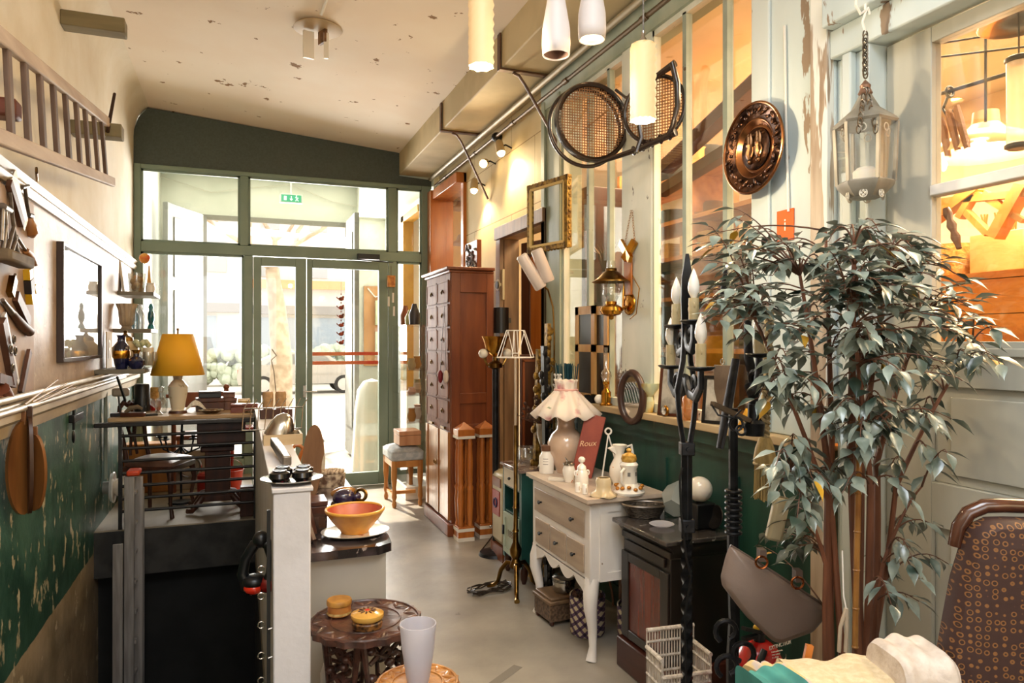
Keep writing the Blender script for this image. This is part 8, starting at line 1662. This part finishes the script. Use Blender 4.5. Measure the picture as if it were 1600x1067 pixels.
# bare plane tree
bk = P('pale_bark', '#b7a48c', '#96846c', scale=6, rough=.8); q = onY(437, 600, 15.0)
t = thing('bare_plane_tree', 'bare street tree with thick pale trunk in front of the door', 'tree', (q.x, q.y, -.3)); O3 = Vector((q.x, q.y, -.3))
def tv(u, v, Y=15.0): return onY(u, v, Y) - O3
MB().tube([Vector((0, 0, 0)), tv(440, 560), tv(433, 480), tv(425, 420)], [.25, .21, .17, .13], 14).link('trunk', bk, t)
rr = random.Random(31); mb = MB()
def grow(p, dv, r, n):
    L = rr.uniform(.7, 1.1) * (r / .12) ** .4; q_ = p + dv * L; m_ = p.lerp(q_, .5) + Vector((rr.uniform(-.08, .08), rr.uniform(-.1, .1), rr.uniform(-.05, .05))); mb.tube([p, m_, q_], [r, r * .85, r * .7], 7)
    if n: 
        for s in (-1, 1): grow(q_, (dv + Vector((s * rr.uniform(.35, .8), rr.uniform(-.4, .4), rr.uniform(-.15, .45)))).normalized(), r * .66, n - 1)
p0 = tv(425, 420)
grow(p0, Vector((-.7, 0, .7)).normalized(), .08, 3); grow(p0, Vector((.65, .1, .75)).normalized(), .075, 3); grow(p0, Vector((.1, .3, 1)).normalized(), .07, 3)
mb.link('branches', bk, t)
# parked car, side view
t = thing('parked_car', 'pale silver hatchback car parked across the street', 'car', (2.05, 26.0, -.3), 0); cp = P('silver_car_paint', '#9d9a92', '#94918a', scale=1, rough=.25, coat=.6, metal=.2)
side = [(-2.1, .35), (-2.12, .7), (-2.0, .95), (-1.2, 1.05), (-.75, 1.38), (-.2, 1.46), (.6, 1.44), (1.1, 1.3), (1.75, .98), (2.1, .9), (2.15, .55), (2.1, .35)]
side = [(-x, z) for x, z in side]
MB().prism(side, 1.65, R_FRONT, (0, .83, 0)).link('car_body', cp, t, bevel=.06); win = [(.98, 1.03), (.68, 1.33), (.2, 1.39), (-.55, 1.37), (-.95, 1.25), (-1.25, 1.02)]
MB().prism(win, 1.68, R_FRONT, (0, .845, 0)).link('side_windows', P('dark_car_glass', '#6b6e6c', rough=.08), t)
mb = MB(); 
for x in (-.02, ): mb.bx(x - .03, x + .03, -.85, -.846, 1.0, 1.38)
mb.bx(-1.2, 1.3, -.856, -.84, .68, .70); mb.link('door_trim', cp, t)
for x in (-1.32, 1.33):
    for y in (-.74, .74): w_ = MB().cyl((x, y - .1, .32), (x, y + .1, .32), .32, n=28).link('wheel', P('tyre', '#25231f', rough=.8), t); mb = MB(); mb.cyl((x, y - .115, .32), (x, y + .115, .32), .21, n=24); mb.link('hub_cap', P('hub_silver', '#b5b0a6', rough=.3), w_)
    mb = MB()
for x, c_ in ((2.08, 'head'), (-2.08, 'tail')): MB().box((x, -.6, .78), (.1, .3, .14)).link(c_ + '_light', P(c_ + '_lamp', '#e8e4da' if c_ == 'head' else '#a32a20', rough=.2), t)
# far facades, hedge, low canopy
fb = P('white_facade', '#d9d3c8', '#cfc8bc', scale=.4, rough=.8)
for i, (x0, x1, y, h_, lab) in enumerate(((-12, 0, 42, 12, 'pale facade across the street, left one'), (.3, 14, 44, 11, 'pale facade across the street, right one'))):
    t = thing('street_building', lab, 'building', ((x0 + x1) / 2, y, -.3)); w = (x1 - x0) / 2; MB().bx(-w, w, 0, 6, 0, h_).link('wall', fb, t); MB().bx(-w, w, -.4, 0, 3.4, 3.9).link('shop_fascia', P('fascia_grey', '#8e8a84', rough=.7), t); MB().bx(-w * .9, w * .8, -.1, -.0, .2, 3.2).link('shop_front', P('shop_window_grey', ''), t)
    if i == 1: MB().bx(-w, w * .2, -.5, -.4, 4.9, 5.4).link('orange_banner', P('orange_banner', '#e8a070', rough=.7), t)
    for a in range(5):
        for b in range(2): x = -w + (a + .5) * 2 * w / 5; MB().bx(x - .5, x + .5, -.05, 0, 5.6 + b * 2.8, 7.3 + b * 2.8).link('window', P('far_window', '#a5a9a8', rough=.2), t)
mb = MB(); rr = random.Random(14)
for k in range(500): x = rr.uniform(-4, 11); mb.sph((x, 31 + rr.uniform(-.4, .4), -.3 + rr.uniform(.2, 1.5)), rr.uniform(.15, .3), n=6)
tag(mb.link('hedge', P('hedge_green', '#a3ac94', '#b9c0aa', scale=5, rough=.9)), 'clipped green hedge behind the parked car', 'hedge')
